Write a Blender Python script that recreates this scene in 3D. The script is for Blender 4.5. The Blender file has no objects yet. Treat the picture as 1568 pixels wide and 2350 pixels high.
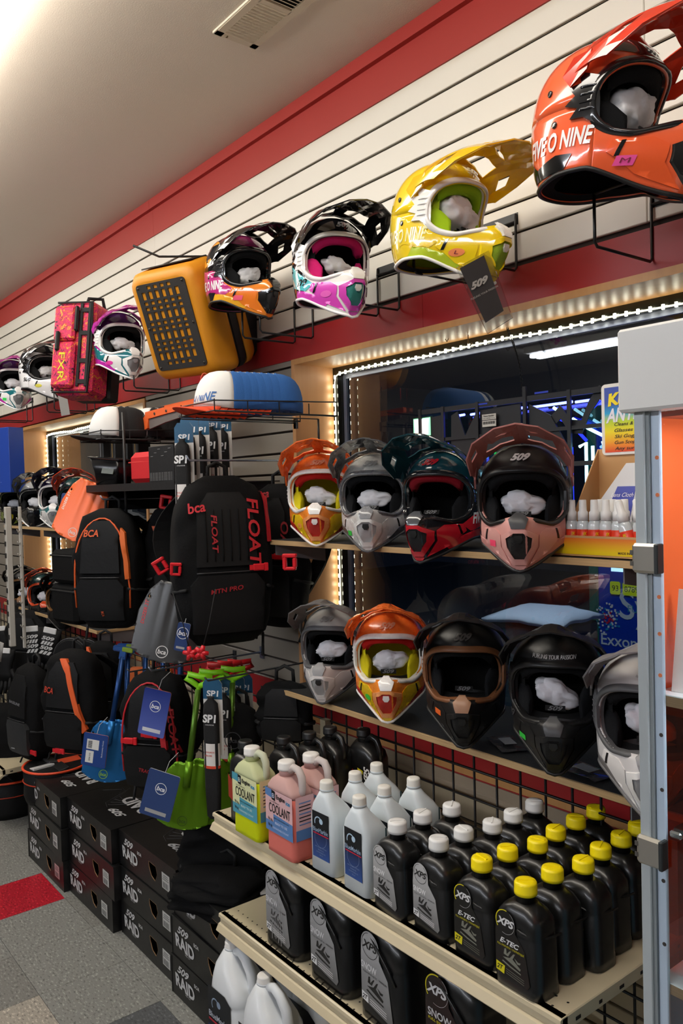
import bpy, bmesh, math, random
from mathutils import Vector, Matrix, noise
from mathutils.geometry import delaunay_2d_cdt
PI = math.pi
R = math.radians
sc = bpy.context.scene
col = sc.collection

# ---------------- camera ----------------
CAM = Vector((0, 0, 1.715))
FPX = 1858.0
RX = Vector((0.62102, 0.78335, -0.02639))      # camera right in world
RY = Vector((0.00564, -0.03814, -0.99926))     # camera down in world
RZ = Vector((-0.78377, 0.62041, -0.02811))     # viewing direction in world
RX.normalize(); RZ = (RZ - RZ.dot(RX) * RX).normalized(); RY = RZ.cross(RX)
camd = bpy.data.cameras.new('camera')
cam = bpy.data.objects.new('camera', camd)
col.objects.link(cam)
camd.sensor_fit = 'HORIZONTAL'
camd.sensor_width = 36
camd.lens = FPX / 1568 * 36
camd.clip_start = 0.05
m4 = Matrix((RX, -RY, -RZ)).transposed().to_4x4()
m4.translation = CAM
cam.matrix_world = m4
sc.camera = cam

def ray(u, v):
    return RX * ((u - 784) / FPX) + RY * ((v - 1175) / FPX) + RZ
def at(u, v, x=None, y=None, z=None):
    """world point seen at pixel (u, v) on the plane x=, y= or z="""
    r = ray(u, v)
    if x is not None: t = (x - CAM.x) / r.x
    elif y is not None: t = (y - CAM.y) / r.y
    else: t = (z - CAM.z) / r.z
    return CAM + r * t

# ---------------- world, exposure ----------------
w = bpy.data.worlds.new('world'); sc.world = w
w.use_nodes = True
w.node_tree.nodes['Background'].inputs[0].default_value = (0.012, 0.016, 0.03, 1)
w.node_tree.nodes['Background'].inputs[1].default_value = 0.3
sc.view_settings.view_transform = 'Standard'
sc.view_settings.look = 'None'
sc.view_settings.gamma = 1
sc.view_settings.use_curve_mapping = False
sc.view_settings.exposure = 0.1
LAMP_A = 11.0     # emission of the ceiling fixture above the aisle
LAMP_B = 9.0     # emission of the fixture behind

# ---------------- materials ----------------
MATS = {}
def srgb(c):
    if isinstance(c, str):
        c = [int(c[i:i + 2], 16) / 255 for i in (0, 2, 4)]
    return tuple(((x / 12.92) if x <= 0.04045 else ((x + 0.055) / 1.055) ** 2.4) for x in c) + (1,)
def M(c, rough=0.5, metal=0.0, bump=0.0, scale=60, var=0.0, coat=0.0, spec=0.5, stretch=None):
    key = (c, rough, metal, bump, scale, var, coat, spec, stretch)
    if key in MATS: return MATS[key]
    m = bpy.data.materials.new('m_' + str(c) + '_%d' % len(MATS)); m.use_nodes = True
    nt = m.node_tree; b = nt.nodes['Principled BSDF']
    b.inputs['Base Color'].default_value = srgb(c)
    b.inputs['Roughness'].default_value = rough
    b.inputs['Metallic'].default_value = metal
    b.inputs['Specular IOR Level'].default_value = spec
    b.inputs['Coat Weight'].default_value = coat
    b.inputs['Coat Roughness'].default_value = 0.06
    tc = nt.nodes.new('ShaderNodeTexCoord')
    mp = nt.nodes.new('ShaderNodeMapping'); nt.links.new(tc.outputs['Object'], mp.inputs[0])
    if stretch: mp.inputs['Scale'].default_value = stretch
    n = nt.nodes.new('ShaderNodeTexNoise'); n.inputs['Scale'].default_value = scale
    n.inputs['Detail'].default_value = 4
    nt.links.new(mp.outputs[0], n.inputs['Vector'])
    if var:
        mx = nt.nodes.new('ShaderNodeMix'); mx.data_type = 'RGBA'
        base = srgb(c)
        mx.inputs['A'].default_value = tuple(max(0, x * (1 - var)) for x in base[:3]) + (1,)
        mx.inputs['B'].default_value = tuple(min(1, x * (1 + var)) for x in base[:3]) + (1,)
        nt.links.new(n.outputs[0], mx.inputs['Factor'])
        nt.links.new(mx.outputs['Result'], b.inputs['Base Color'])
    rr = nt.nodes.new('ShaderNodeMapRange')
    rr.inputs['To Min'].default_value = max(0, rough - 0.05); rr.inputs['To Max'].default_value = min(1, rough + 0.05)
    nt.links.new(n.outputs[0], rr.inputs['Value']); nt.links.new(rr.outputs[0], b.inputs['Roughness'])
    if bump:
        bp = nt.nodes.new('ShaderNodeBump'); bp.inputs['Strength'].default_value = bump
        bp.inputs['Distance'].default_value = 0.002
        nt.links.new(n.outputs[0], bp.inputs['Height']); nt.links.new(bp.outputs[0], b.inputs['Normal'])
    MATS[key] = m
    return m
def Emit(c, s):
    key = ('emit', c, s)
    if key in MATS: return MATS[key]
    m = bpy.data.materials.new('glow'); m.use_nodes = True
    nt = m.node_tree; nt.nodes.remove(nt.nodes['Principled BSDF'])
    e = nt.nodes.new('ShaderNodeEmission'); e.inputs[0].default_value = srgb(c); e.inputs[1].default_value = s
    nt.links.new(e.outputs[0], nt.nodes['Material Output'].inputs[0])
    MATS[key] = m
    return m
def Glass(tint='ffffff', refl=1.0, ior=1.5):
    key = ('glass', tint, refl, ior)
    if key in MATS: return MATS[key]
    m = bpy.data.materials.new('thin_glass'); m.use_nodes = True
    nt = m.node_tree; nt.nodes.remove(nt.nodes['Principled BSDF'])
    tr = nt.nodes.new('ShaderNodeBsdfTransparent'); tr.inputs[0].default_value = srgb(tint)
    gl = nt.nodes.new('ShaderNodeBsdfGlossy'); gl.inputs['Roughness'].default_value = 0.0
    ge = nt.nodes.new('ShaderNodeNewGeometry'); dt = nt.nodes.new('ShaderNodeVectorMath'); dt.operation = 'DOT_PRODUCT'
    nt.links.new(ge.outputs['Incoming'], dt.inputs[0]); nt.links.new(ge.outputs['Normal'], dt.inputs[1])
    def mth(op, *ins):
        n = nt.nodes.new('ShaderNodeMath'); n.operation = op
        for i, v in enumerate(ins):
            if isinstance(v, (int, float)): n.inputs[i].default_value = v
            else: nt.links.new(v, n.inputs[i])
        return n.outputs[0]
    r0 = ((ior - 1) / (ior + 1)) ** 2
    sch = mth('ADD', mth('MULTIPLY', mth('POWER', mth('SUBTRACT', 1.0, mth('ABSOLUTE', dt.outputs['Value'])), 5.0), (1 - r0) * 2), r0 * 2)
    mu = mth('MINIMUM', mth('MULTIPLY', sch, refl), 1.0)
    mx = nt.nodes.new('ShaderNodeMixShader')
    nt.links.new(mu, mx.inputs[0])
    nt.links.new(tr.outputs[0], mx.inputs[1]); nt.links.new(gl.outputs[0], mx.inputs[2])
    nt.links.new(mx.outputs[0], nt.nodes['Material Output'].inputs[0])
    MATS[key] = m
    return m
def Wood(c1, c2, stretch, scale=6):
    key = ('wood', c1, c2, stretch, scale)
    if key in MATS: return MATS[key]
    m = bpy.data.materials.new('wood'); m.use_nodes = True
    nt = m.node_tree; b = nt.nodes['Principled BSDF']; b.inputs['Roughness'].default_value = 0.42
    tc = nt.nodes.new('ShaderNodeTexCoord'); mp = nt.nodes.new('ShaderNodeMapping')
    mp.inputs['Scale'].default_value = stretch
    nt.links.new(tc.outputs['Object'], mp.inputs[0])
    n = nt.nodes.new('ShaderNodeTexNoise'); n.inputs['Scale'].default_value = scale; n.inputs['Detail'].default_value = 6
    nt.links.new(mp.outputs[0], n.inputs['Vector'])
    mx = nt.nodes.new('ShaderNodeMix'); mx.data_type = 'RGBA'
    mx.inputs['A'].default_value = srgb(c1); mx.inputs['B'].default_value = srgb(c2)
    nt.links.new(n.outputs[0], mx.inputs['Factor']); nt.links.new(mx.outputs['Result'], b.inputs['Base Color'])
    MATS[key] = m
    return m
def Clear(c, rough=0.1, dens=1.0):
    """translucent plastic or liquid"""
    key = ('clear', c, rough, dens)
    if key in MATS: return MATS[key]
    m = M(c, rough, spec=0.5).copy(); b = m.node_tree.nodes['Principled BSDF']
    b.inputs['Transmission Weight'].default_value = dens; b.inputs['IOR'].default_value = 1.1
    MATS[key] = m
    return m

# ---------------- mesh building ----------------
class MB:
    def __init__(s): s.v = []; s.f = []; s.mi = []; s.sm = []
    def add(s, vs, fs, mi=0, smooth=False):
        o = len(s.v); s.v += [tuple(x) for x in vs]
        for f in fs:
            s.f.append([i + o for i in f]); s.mi.append(mi); s.sm.append(smooth)
        return s
    def box(s, c, d, rot=None, mi=0, bev=0.0):
        x, y, z = [k / 2 for k in d]
        if bev > 0:
            b = min(bev, x * .9, y * .9, z * .9); vs = []; idx = {}
            for sx in (-1, 1):
                for sy in (-1, 1):
                    for sz in (-1, 1):
                        for ax in range(3):
                            q = [sx * x, sy * y, sz * z]
                            for a2 in range(3):
                                if a2 != ax: q[a2] -= (sx, sy, sz)[a2] * b
                            idx[(sx, sy, sz, ax)] = len(vs); vs.append(q)
            fs = []
            g = lambda a, b_, c_, k: idx[(a, b_, c_, k)]
            for sg in (-1, 1):
                fs.append([g(sg, -1, -1, 0), g(sg, 1, -1, 0), g(sg, 1, 1, 0), g(sg, -1, 1, 0)])
                fs.append([g(-1, sg, -1, 1), g(1, sg, -1, 1), g(1, sg, 1, 1), g(-1, sg, 1, 1)])
                fs.append([g(-1, -1, sg, 2), g(1, -1, sg, 2), g(1, 1, sg, 2), g(-1, 1, sg, 2)])
            for a in (-1, 1):
                for b_ in (-1, 1):
                    fs.append([g(a, b_, -1, 0), g(a, b_, 1, 0), g(a, b_, 1, 1), g(a, b_, -1, 1)])
                    fs.append([g(a, -1, b_, 0), g(a, 1, b_, 0), g(a, 1, b_, 2), g(a, -1, b_, 2)])
                    fs.append([g(-1, a, b_, 1), g(1, a, b_, 1), g(1, a, b_, 2), g(-1, a, b_, 2)])
                    for c_ in (-1, 1): fs.append([g(a, b_, c_, 0), g(a, b_, c_, 1), g(a, b_, c_, 2)])
        else:
            vs = [(i, j, k) for i in (-x, x) for j in (-y, y) for k in (-z, z)]
            fs = [(0, 1, 3, 2), (4, 6, 7, 5), (0, 4, 5, 1), (2, 3, 7, 6), (0, 2, 6, 4), (1, 5, 7, 3)]
        c = Vector(c)
        vs = [(rot @ Vector(p) if rot else Vector(p)) + c for p in vs]
        return s.add(vs, fs, mi)
    def span(s, a, b, mi=0, bev=0.0):
        return s.box([(p + q) / 2 for p, q in zip(a, b)], [abs(q - p) for p, q in zip(a, b)], None, mi, bev)
    def tube(s, pts, r, n=8, closed=False, mi=0, cap=True):
        pts = [Vector(p) for p in pts]; k = len(pts); vs = []; fs = []
        rs = r if isinstance(r, (list, tuple)) else [r] * k
        up = None
        for i, p in enumerate(pts):
            if closed: d = (pts[(i + 1) % k] - pts[i - 1])
            else: d = pts[min(i + 1, k - 1)] - pts[max(i - 1, 0)]
            if d.length < 1e-9: d = Vector((0, 0, 1))
            d.normalize()
            if up is None:
                up = Vector((0, 0, 1)) if abs(d.z) < .9 else Vector((1, 0, 0))
            a = d.cross(up)
            if a.length < 1e-4: a = d.orthogonal()
            a.normalize(); bb = a.cross(d).normalized(); up = bb
            for j in range(n):
                t = 2 * PI * j / n
                vs.append(p + (a * math.cos(t) + bb * math.sin(t)) * rs[i])
        for i in range(k if closed else k - 1):
            i2 = (i + 1) % k
            for j in range(n):
                fs.append((i * n + j, i * n + (j + 1) % n, i2 * n + (j + 1) % n, i2 * n + j))
        if cap and not closed:
            fs.append(tuple(range(n))[::-1]); fs.append(tuple((k - 1) * n + j for j in range(n)))
        return s.add(vs, fs, mi, n > 5)
    def lathe(s, prof, n=20, c=(0, 0, 0), mi=0, rot=None, sx=1, sy=1, smooth=True):
        vs = []; fs = []; c = Vector(c)
        for (r, z) in prof:
            for j in range(n):
                t = 2 * PI * j / n
                p = Vector((r * math.cos(t) * sx, r * math.sin(t) * sy, z))
                vs.append((rot @ p if rot else p) + c)
        for i in range(len(prof) - 1):
            for j in range(n):
                fs.append((i * n + j, i * n + (j + 1) % n, (i + 1) * n + (j + 1) % n, (i + 1) * n + j))
        s.add(vs, fs, mi, smooth)
        o = len(s.v) - len(vs)
        s.f.append([o + j for j in range(n)][::-1]); s.mi.append(mi); s.sm.append(False)
        s.f.append([o + (len(prof) - 1) * n + j for j in range(n)]); s.mi.append(mi); s.sm.append(False)
        return s
    def loft(s, rings, cap=True, mi=0, smooth=True, closed=True):
        n = len(rings[0]); vs = [p for r in rings for p in r]; fs = []
        for i in range(len(rings) - 1):
            for j in range(n if closed else n - 1):
                fs.append((i * n + j, i * n + (j + 1) % n, (i + 1) * n + (j + 1) % n, (i + 1) * n + j))
        s.add(vs, fs, mi, smooth)
        if cap:
            o = len(s.v) - len(vs)
            s.f.append([o + j for j in range(n)][::-1]); s.mi.append(mi); s.sm.append(False)
            s.f.append([o + (len(rings) - 1) * n + j for j in range(n)]); s.mi.append(mi); s.sm.append(False)
        return s
    def prism(s, poly, t, plane='xz', off=0.0, mi=0, M4=None):
        """flat polygon extruded by t; plane xz -> thickness along y"""
        n = len(poly); vs = []
        for o in (off, off + t):
            for a, b in poly:
                vs.append({'xz': (a, o, b), 'xy': (a, b, o), 'yz': (o, a, b)}[plane])
        if M4: vs = [M4 @ Vector(p) for p in vs]
        fs = [list(range(n))[::-1], [n + i for i in range(n)]]
        fs += [(i, (i + 1) % n, n + (i + 1) % n, n + i) for i in range(n)]
        return s.add(vs, fs, mi)
    def xf(s, m):
        s.v = [tuple(m @ Vector(p)) for p in s.v]; return s
    def mesh(s, name):
        me = bpy.data.meshes.new(name); me.from_pydata(s.v, [], s.f)
        me.polygons.foreach_set('use_smooth', s.sm)
        me.polygons.foreach_set('material_index', s.mi)
        me.update(); bm = bmesh.new(); bm.from_mesh(me)
        bmesh.ops.recalc_face_normals(bm, faces=bm.faces); bm.to_mesh(me); bm.free()
        return me
    def build(s, name, mat, parent=None, label=None, sub=0):
        me = s.mesh(name)
        for m in (mat if isinstance(mat, (list, tuple)) else [mat]): me.materials.append(m)
        return link(name, me, parent, label)
def link(name, me, parent=None, label=None, mat=None):
    o = bpy.data.objects.new(name, me); col.objects.link(o)
    if parent: o.parent = parent
    if label: o['label'] = label
    if mat is not None:
        while len(me.materials) < 1: me.materials.append(None)
        o.material_slots[0].link = 'OBJECT'; o.material_slots[0].material = mat
    return o
def thing(name, label, cat, loc=(0, 0, 0), rot=(0, 0, 0), group=None, scale=1):
    o = bpy.data.objects.new(name, None); col.objects.link(o)
    o.empty_display_size = 0.05
    o.location = loc; o.rotation_euler = rot; o.scale = (scale,) * 3
    return tag(o, label, cat, group)
def tag(o, label=None, cat=None, group=None, kind=None):
    if label: o['label'] = label
    if cat: o['category'] = cat
    if group: o['group'] = group
    if kind: o['kind'] = kind
    return o
def struct(o): o['kind'] = 'structure'; return o
def dup(root, loc, rot=None, label=None, group=None, scale=None):
    def cp(o, par):
        c = o.copy(); col.objects.link(c); c.parent = par
        for ch in o.children: cp(ch, c)
        return c
    r = cp(root, None); r.location = loc
    if rot is not None: r.rotation_euler = rot
    if scale: r.scale = (scale,) * 3
    if label: r['label'] = label
    if group: r['group'] = group
    return r
def mod_solid(o, t, off=-1):
    m = o.modifiers.new('s', 'SOLIDIFY'); m.thickness = t; m.offset = off; return o
def mod_sub(o, n=1):
    m = o.modifiers.new('u', 'SUBSURF'); m.levels = n; m.render_levels = n; return o
def mod_bev(o, w, seg=2):
    m = o.modifiers.new('b', 'BEVEL'); m.width = w; m.segments = seg; m.limit_method = 'ANGLE'; return o

_tc = {}
def text2d(s, size=1.0, bold=0.0, shear=0.0, sx=1.0, center=True):
    """flat 2-D mesh of a word: (verts, faces), origin at its centre"""
    key = (s, bold, shear)
    if key not in _tc:
        cu = bpy.data.curves.new('t', 'FONT'); cu.body = s; cu.size = 1.0; cu.offset = bold; cu.shear = shear
        cu.resolution_u = 3
        ob = bpy.data.objects.new('t', cu); col.objects.link(ob)
        dg = bpy.context.evaluated_depsgraph_get(); me = bpy.data.meshes.new_from_object(ob.evaluated_get(dg))
        vs = [(v.co.x, v.co.y) for v in me.vertices]; fs = [tuple(p.vertices) for p in me.polygons]
        if vs and max(v[1] for v in vs) - min(v[1] for v in vs) > 1.6:      # a glyph broke under the outline offset
            cu.offset = 0; dg.update(); bpy.data.meshes.remove(me)
            dg = bpy.context.evaluated_depsgraph_get(); me = bpy.data.meshes.new_from_object(ob.evaluated_get(dg))
            vs = [(v.co.x, v.co.y) for v in me.vertices]; fs = [tuple(p.vertices) for p in me.polygons]
        bpy.data.objects.remove(ob); bpy.data.curves.remove(cu); bpy.data.meshes.remove(me)
        _tc[key] = (vs, fs)
    vs, fs = _tc[key]
    xs = [v[0] for v in vs] or [0]; ys = [v[1] for v in vs] or [0]
    cx, cy = ((min(xs) + max(xs)) / 2, (min(ys) + max(ys)) / 2) if center else (min(xs), min(ys))
    return [((x - cx) * size * sx, (y - cy) * size) for x, y in vs], fs
def lettering(mb, s, o, ax, ay, size, bold=0.0, shear=0.0, sx=1.0, mi=0, center=True, fit=None):
    """put a word on the plane through o spanned by ax, ay"""
    o = Vector(o); ax = Vector(ax).normalized(); ay = Vector(ay).normalized()
    vs, fs = text2d(s, size, bold, shear, sx, center)
    if fit:
        wd = max(v[0] for v in vs) - min(v[0] for v in vs); k = fit / wd
        vs = [(x * k, y) for x, y in vs]
    mb.add([o + ax * x + ay * y for x, y in vs], fs, mi)
    return mb
# ================= the setting =================
WY = 1.67            # front of the slatwall
XL, XR, YB = -8.0, 2.2, -4.2
CEIL = 3.05
white_slat = M('dcd8ce', 0.38, var=0.03, scale=3)
grey_slat = M('8e877c', 0.45, var=0.05, scale=3)
groove_m = M('2c2018', 0.8)
red_m = M('9a1f22', 0.42, var=0.05, scale=4)
red_lit = M('a8322e', 0.5, var=0.05, scale=4)  # lighter copy of the red, glow on the upper boards put into the colour
oak = Wood('b98450', 'cf9c62', (1, 1, 9), 5)
oak_x = Wood('b98450', 'cf9c62', (9, 9, 1), 5)
oak_v = Wood('c08d5e', 'cc9a68', (14, 14, 1), 5)
beige = M('b6a88c', 0.5, var=0.04, scale=4)
P_ = 0.0762

# ceiling
mb = MB(); mb.span((XL, YB, CEIL), (XR, 2.1, CEIL + .1))
ceil = struct(mb.build('ceiling', M('c9bfb2', 0.75, bump=0.25, scale=260, var=0.02)))
# floor with 12 inch tiles
mb = MB(); mb.span((XL, YB, -.1), (XR, 2.1, -.004))
floor = struct(mb.build('floor', M('4c4b48', 0.6)))
T = 0.3048
def tile_mat(c):
    key = ('tile', c)
    if key in MATS: return MATS[key]
    m = bpy.data.materials.new('vinyl'); m.use_nodes = True; nt = m.node_tree; b = nt.nodes['Principled BSDF']
    tc = nt.nodes.new('ShaderNodeTexCoord'); mp = nt.nodes.new('ShaderNodeMapping'); mp.inputs['Scale'].default_value = (1, 2.2, 1)
    n = nt.nodes.new('ShaderNodeTexNoise'); n.inputs['Scale'].default_value = 62; n.inputs['Detail'].default_value = 5
    cr = nt.nodes.new('ShaderNodeValToRGB'); base = srgb(c)
    e = cr.color_ramp.elements
    e[0].position = .34; e[0].color = tuple(x * .42 for x in base[:3]) + (1,)
    e[1].position = .66; e[1].color = tuple(min(1, x * 1.75 + .02) for x in base[:3]) + (1,)
    for p_, k in ((.42, 1.0), (.58, 1.0)):
        q = cr.color_ramp.elements.new(p_); q.color = tuple(x * k for x in base[:3]) + (1,)
    nt.links.new(tc.outputs['Object'], mp.inputs[0]); nt.links.new(mp.outputs[0], n.inputs['Vector'])
    nt.links.new(n.outputs[0], cr.inputs[0]); nt.links.new(cr.outputs[0], b.inputs['Base Color'])
    b.inputs['Roughness'].default_value = 0.38
    MATS[key] = m
    return m
tm = MB(); tm.box((0, 0, -.002), (T - .0012, T - .0012, .004), bev=.0006); tme = tm.mesh('floor_tile')
TX0, TY0 = -3.436, 1.157          # a corner of the grid (right end of the red tile)
grey_t = tile_mat('858580'); red_t = tile_mat('b01428'); lite_t = tile_mat('a29b8f'); dark_t = tile_mat('565859'); grey_b = tile_mat('7c7b76')
special = {(-1, -1): red_t, (3, -1): dark_t, (-5, -1): lite_t, (1, -2): grey_b, (2, -2): lite_t, (-1, -3): dark_t, (-3, -2): dark_t, (5, -3): red_t}
for i in range(-9, 13):
    for j in range(-10, 2):
        if j < -4 and not (-4 < i < 10): continue
        o = link('floor_tile', tme, floor, mat=special.get((i, j), grey_t if (i * 3 + j) % 4 else grey_b))
        o.location = (TX0 + (i + .5) * T, TY0 + (j + .5) * T, 0)

# walls out of view, closing the shop
mb = MB(); mb.span((XL - .1, YB, 0), (XL, 2.1, CEIL)); struct(mb.build('wall_left', M('8a8378', .6)))
mb = MB(); mb.span((XR, YB, 0), (XR + .1, 2.1, CEIL)); struct(mb.build('wall_right', M('6d675e', .6)))
mb = MB(); mb.span((XL, YB - .1, 0), (XR, YB, CEIL)); struct(mb.build('wall_front', M('5a554e', .6)))

# the slatwall, with two window openings
W1 = (-2.369, 0.62, 0.90, 2.178)      # x0, x1, z0, z1 outside of the oak frame
W2 = (-5.50, -3.58, 0.90, 2.170)
mb = MB()
def wallpiece(x0, x1, z0, z1): mb.span((x0, WY + .012, z0), (x1, WY + .06, z1))
wallpiece(XL, XR, 2.178, CEIL); wallpiece(XL, XR, 0, .90)
wallpiece(XL, W2[0], .90, 2.178); wallpiece(W2[1], W1[0], .90, 2.178); wallpiece(W1[1], XR, .90, 2.178)
wallpiece(W2[0], W2[1], 2.17, 2.178)
wall = struct(mb.build('wall_back', groove_m))
def slat(x0, x1, z0, z1, mat, name='slat'):
    b = MB(); b.span((x0 + .0006, WY, z0 + .003), (x1 - .0006, WY + .012, z1 - .0045), bev=.0018)
    return b.build(name, mat, wall)
for k in range(8):
    z1 = 2.8965 - P_ * k
    for x0, x1 in ((XL, -5.87), (-5.87, -3.43), (-3.43, -.99), (-.99, XR)): slat(x0, x1, z1 - P_, z1, white_slat)
# red boards above and below the white slats
for x0, x1 in ((XL, -5.87), (-5.87, -3.43), (-3.43, XR)):
    b = MB(); b.span((x0, WY - .004, 2.892), (x1 - .001, WY + .012, 3.008)); b.build('red_board', red_lit, wall)
    b = MB(); b.span((x0, WY - .022, 3.008), (x1 - .001, WY + .012, CEIL)); b.build('red_moulding', red_lit, wall)
for x0, x1 in ((XL, -4.2), (-4.2, -1.70), (-1.70, XR)):
    b = MB(); b.span((x0 + .0006, WY - .004, 2.178), (x1 - .0006, WY + .012, 2.274)); b.build('red_board', red_m, wall)
# grey slats beside the windows
k = 0; z1 = 2.156
while z1 > 1.01:
    z0 = z1 - P_
    for x0, x1 in ((XL, W2[0] - .001), (W2[1], W1[0] - .001), (W1[1], XR)):
        slat(x0, x1, z0, z1, grey_slat)
    z1 = z0
for x0, x1 in ((XL, W2[0] - .001), (W2[1], W1[0] - .001), (W1[1], XR)):
    b = MB(); b.span((x0 + .0006, WY, 2.159), (x1 - .0006, WY + .012, 2.178)); b.build('slat', grey_slat, wall)
# red board under the windows, pale trim, beige slats
b = MB(); b.span((XL, WY - .004, .895), (XR, WY + .012, 1.005)); b.build('red_board', red_m, wall)
b = MB(); b.span((XL, WY - .012, .845), (XR, WY + .012, .865), bev=.004); b.span((XL, WY - .008, .865), (XR, WY + .012, .895)); b.build('moulding', M('a0917c', .5), wall)
z1 = .845
while z1 > .05:
    for x0, x1 in ((XL, -4.6), (-4.6, -2.16), (-2.16, .28), (.28, XR)): slat(x0, x1, z1 - P_, z1, beige)
    z1 -= P_

# oak window boxes with double glazing
GY = 1.836
def window(name, x0, x1, z0, z1):
    w_ = bpy.data.objects.new(name, None); col.objects.link(w_); struct(w_)
    t = .019; yf = WY - .006; yb = GY + .04
    b = MB(); b.span((x0, yf, z1 - t), (x1, GY, z1)); b.build('head_board', oak_x, w_)
    b = MB(); b.span((x0, yf, z0), (x1, GY, z0 + t)); b.build('sill_board', oak_x, w_)
    for xa in (x0, x1 - t):
        b = MB(); b.span((xa, yf, z0 + t), (xa + t, GY, z1 - t)); b.build('side_board', oak_v, w_)
    # dark sash and grey glazing bead
    sash = M('15160f', .25); bead = M('8d93a6', .35, metal=.3)
    a, c, e, g = x0 + t, x1 - t, z0 + t, z1 - t
    b = MB()
    for sx0, sx1, sz0, sz1 in ((a, a + .028, e, g), (c - .028, c, e, g), (a + .028, c - .028, g - .028, g), (a + .028, c - .028, e, e + .028)):
        b.span((sx0, GY, sz0), (sx1, yb, sz1))
    b.build('sash', sash, w_)
    b = MB()
    for sx0, sx1, sz0, sz1 in ((a + .028, a + .042, e + .028, g - .028), (c - .042, c - .028, e + .028, g - .028), (a + .042, c - .042, g - .042, g - .028), (a + .042, c - .042, e + .028, e + .042)):
        b.span((sx0, GY + .026, sz0), (sx1, yb - .002, sz1))
    b.build('glazing_bead', bead, w_)
    for yy in (GY + .028, GY + .046):
        b = MB(); b.add([(a + .03, yy, e + .03), (c - .03, yy, e + .03), (c - .03, yy, g - .03), (a + .03, yy, g - .03)], [(0, 1, 2, 3)])
        b.build('pane', Glass('e8eef0', 2.0), w_, 'clear window pane reflecting the shop')
    return a, c, e, g
win1 = window('window_1', *W1)
win2 = window('window_2', *W2)

# LED rope lights round the panes: strip with glowing diodes
led_m = Emit('fffbe0', 26); led_dim = Emit('e8e6c8', 2.0)
def led_strip(path, label, step=.033):
    b = MB(); b.tube(path, .0025, 6); o = b.build('light_strip', led_dim); tag(o, label, 'light strip')
    pts = [Vector(p) for p in path]; d = MB(); rest = 0
    for p, q in zip(pts, pts[1:]):
        L = (q - p).length; t = rest
        while t < L:
            c = p + (q - p) * (t / L); dr = (q - p).normalized()
            d.box(c + Vector((0, -.003, 0)), (.006, .004, .012)); t += step
        rest = t - L
    s_ = d.build('diode', led_m, o); s_['kind'] = 'stuff'
    return o
def rope(a, c, e, g, sag, label):
    random.seed(4); y = GY - .004
    pts = [(a + .016, y, e + .05), (a + .016, y, g - .055), (a + .022, y, g - .033), (a + .04, y, g - .026)]
    x = a + .04
    while x < c - .1:
        x += .11; pts.append((x, y + random.uniform(-.004, .003), g - .022 - random.uniform(0, sag)))
    pts += [(c - .016, y, g - .05), (c - .016, y, e + .05)]
    return led_strip(pts, label)
rope(*win1, .007, 'white light strip with bright diodes round the large window pane')
rope(*win2, .012, 'white light strip round the far left window pane')
# second rope hanging behind the top of the far window
# ceiling vent
vx = at(493, 71, z=CEIL - .004)
vent = thing('ceiling_vent', 'white louvred air vent screwed to the ceiling', 'vent', (-2.075, 1.219, CEIL))
b = MB(); pm = M('b9ad99', .5)
L_, D_ = .56, .14
b.span((0, 0, -.008), (.022, D_, 0)); b.span((L_ - .022, 0, -.008), (L_, D_, 0)); b.span((0, 0, -.008), (L_, .022, 0)); b.span((0, D_ - .022, -.008), (L_, D_, 0)); b.span((.205, .02, -.008), (.222, D_ - .02, 0))
b.build('frame', pm, vent)
b = MB(); b.span((-.002, -.004, -.006), (L_, .0, 0)); b.build('edge_strip', M('e9e2d2', .4), vent)
b = MB(); b.span((.01, .01, -.002), (L_ - .01, D_ - .01, -.0005)); b.build('duct_back', M('15120f', .8), vent)
for s0, n_, x_0 in ((-1, 14, .028), (1, 22, .23)):
    for i in range(n_):
        b = MB(); rt = Matrix.Rotation(R(30 * s0), 3, 'Y')
        b.box((x_0 + i * .0135, D_ / 2, -.006), (.0118, D_ - .044, .0012), rt); b.build('louvre', pm, vent)
b = MB(); b.lathe([(.0005, -.012), (.003, -.0115), (.0045, -.009), (.0045, -.008)], 8, (.011, .035, 0)); b.build('screw', M('6b6050', .3, metal=1), vent)

# ceiling fixtures
def fixture(x0, x1, y, label, strength):
    t = thing('ceiling_light', label, 'light', (x0, y, CEIL))
    b = MB(); n = 7; rings = []
    for xx in (0, x1 - x0):
        rings.append([Vector((xx, .125 * math.cos(PI * i / (n - 1)), -.025 - .125 * math.sin(PI * i / (n - 1)) ** .8)) for i in range(n)])
    b.loft(rings, cap=True, closed=True, smooth=False); b.build('diffuser', Emit('fff7ea', strength), t)
    b = MB(); b.span((-.02, -.10, -.025), (x1 - x0 + .02, .10, 0)); b.build('housing', M('d8d4cc', .5), t)
    return t
fixture(-6.4, -.3, .590, 'long white fluorescent ceiling light above the aisle', LAMP_A)
def tubes(x0, x1, y, label, strength):
    t = thing('ceiling_light', label, 'light', (x0, y, CEIL))
    b = MB(); b.span((0, -.12, -.06), (x1 - x0, .12, 0)); b.build('housing', M('c9c9c6', .5), t)
    for dy in (-.05, .05):
        b = MB(); b.tube([(0.03, dy, -.085), (x1 - x0 - .03, dy, -.085)], .017, 10); b.build('tube', Emit('f2f6ff', strength), t)
    return t
tubes(-5.1, 1.5, -2.75, 'bare white fluorescent tubes on the ceiling behind, mirrored in the window', LAMP_B * 6)
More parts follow.
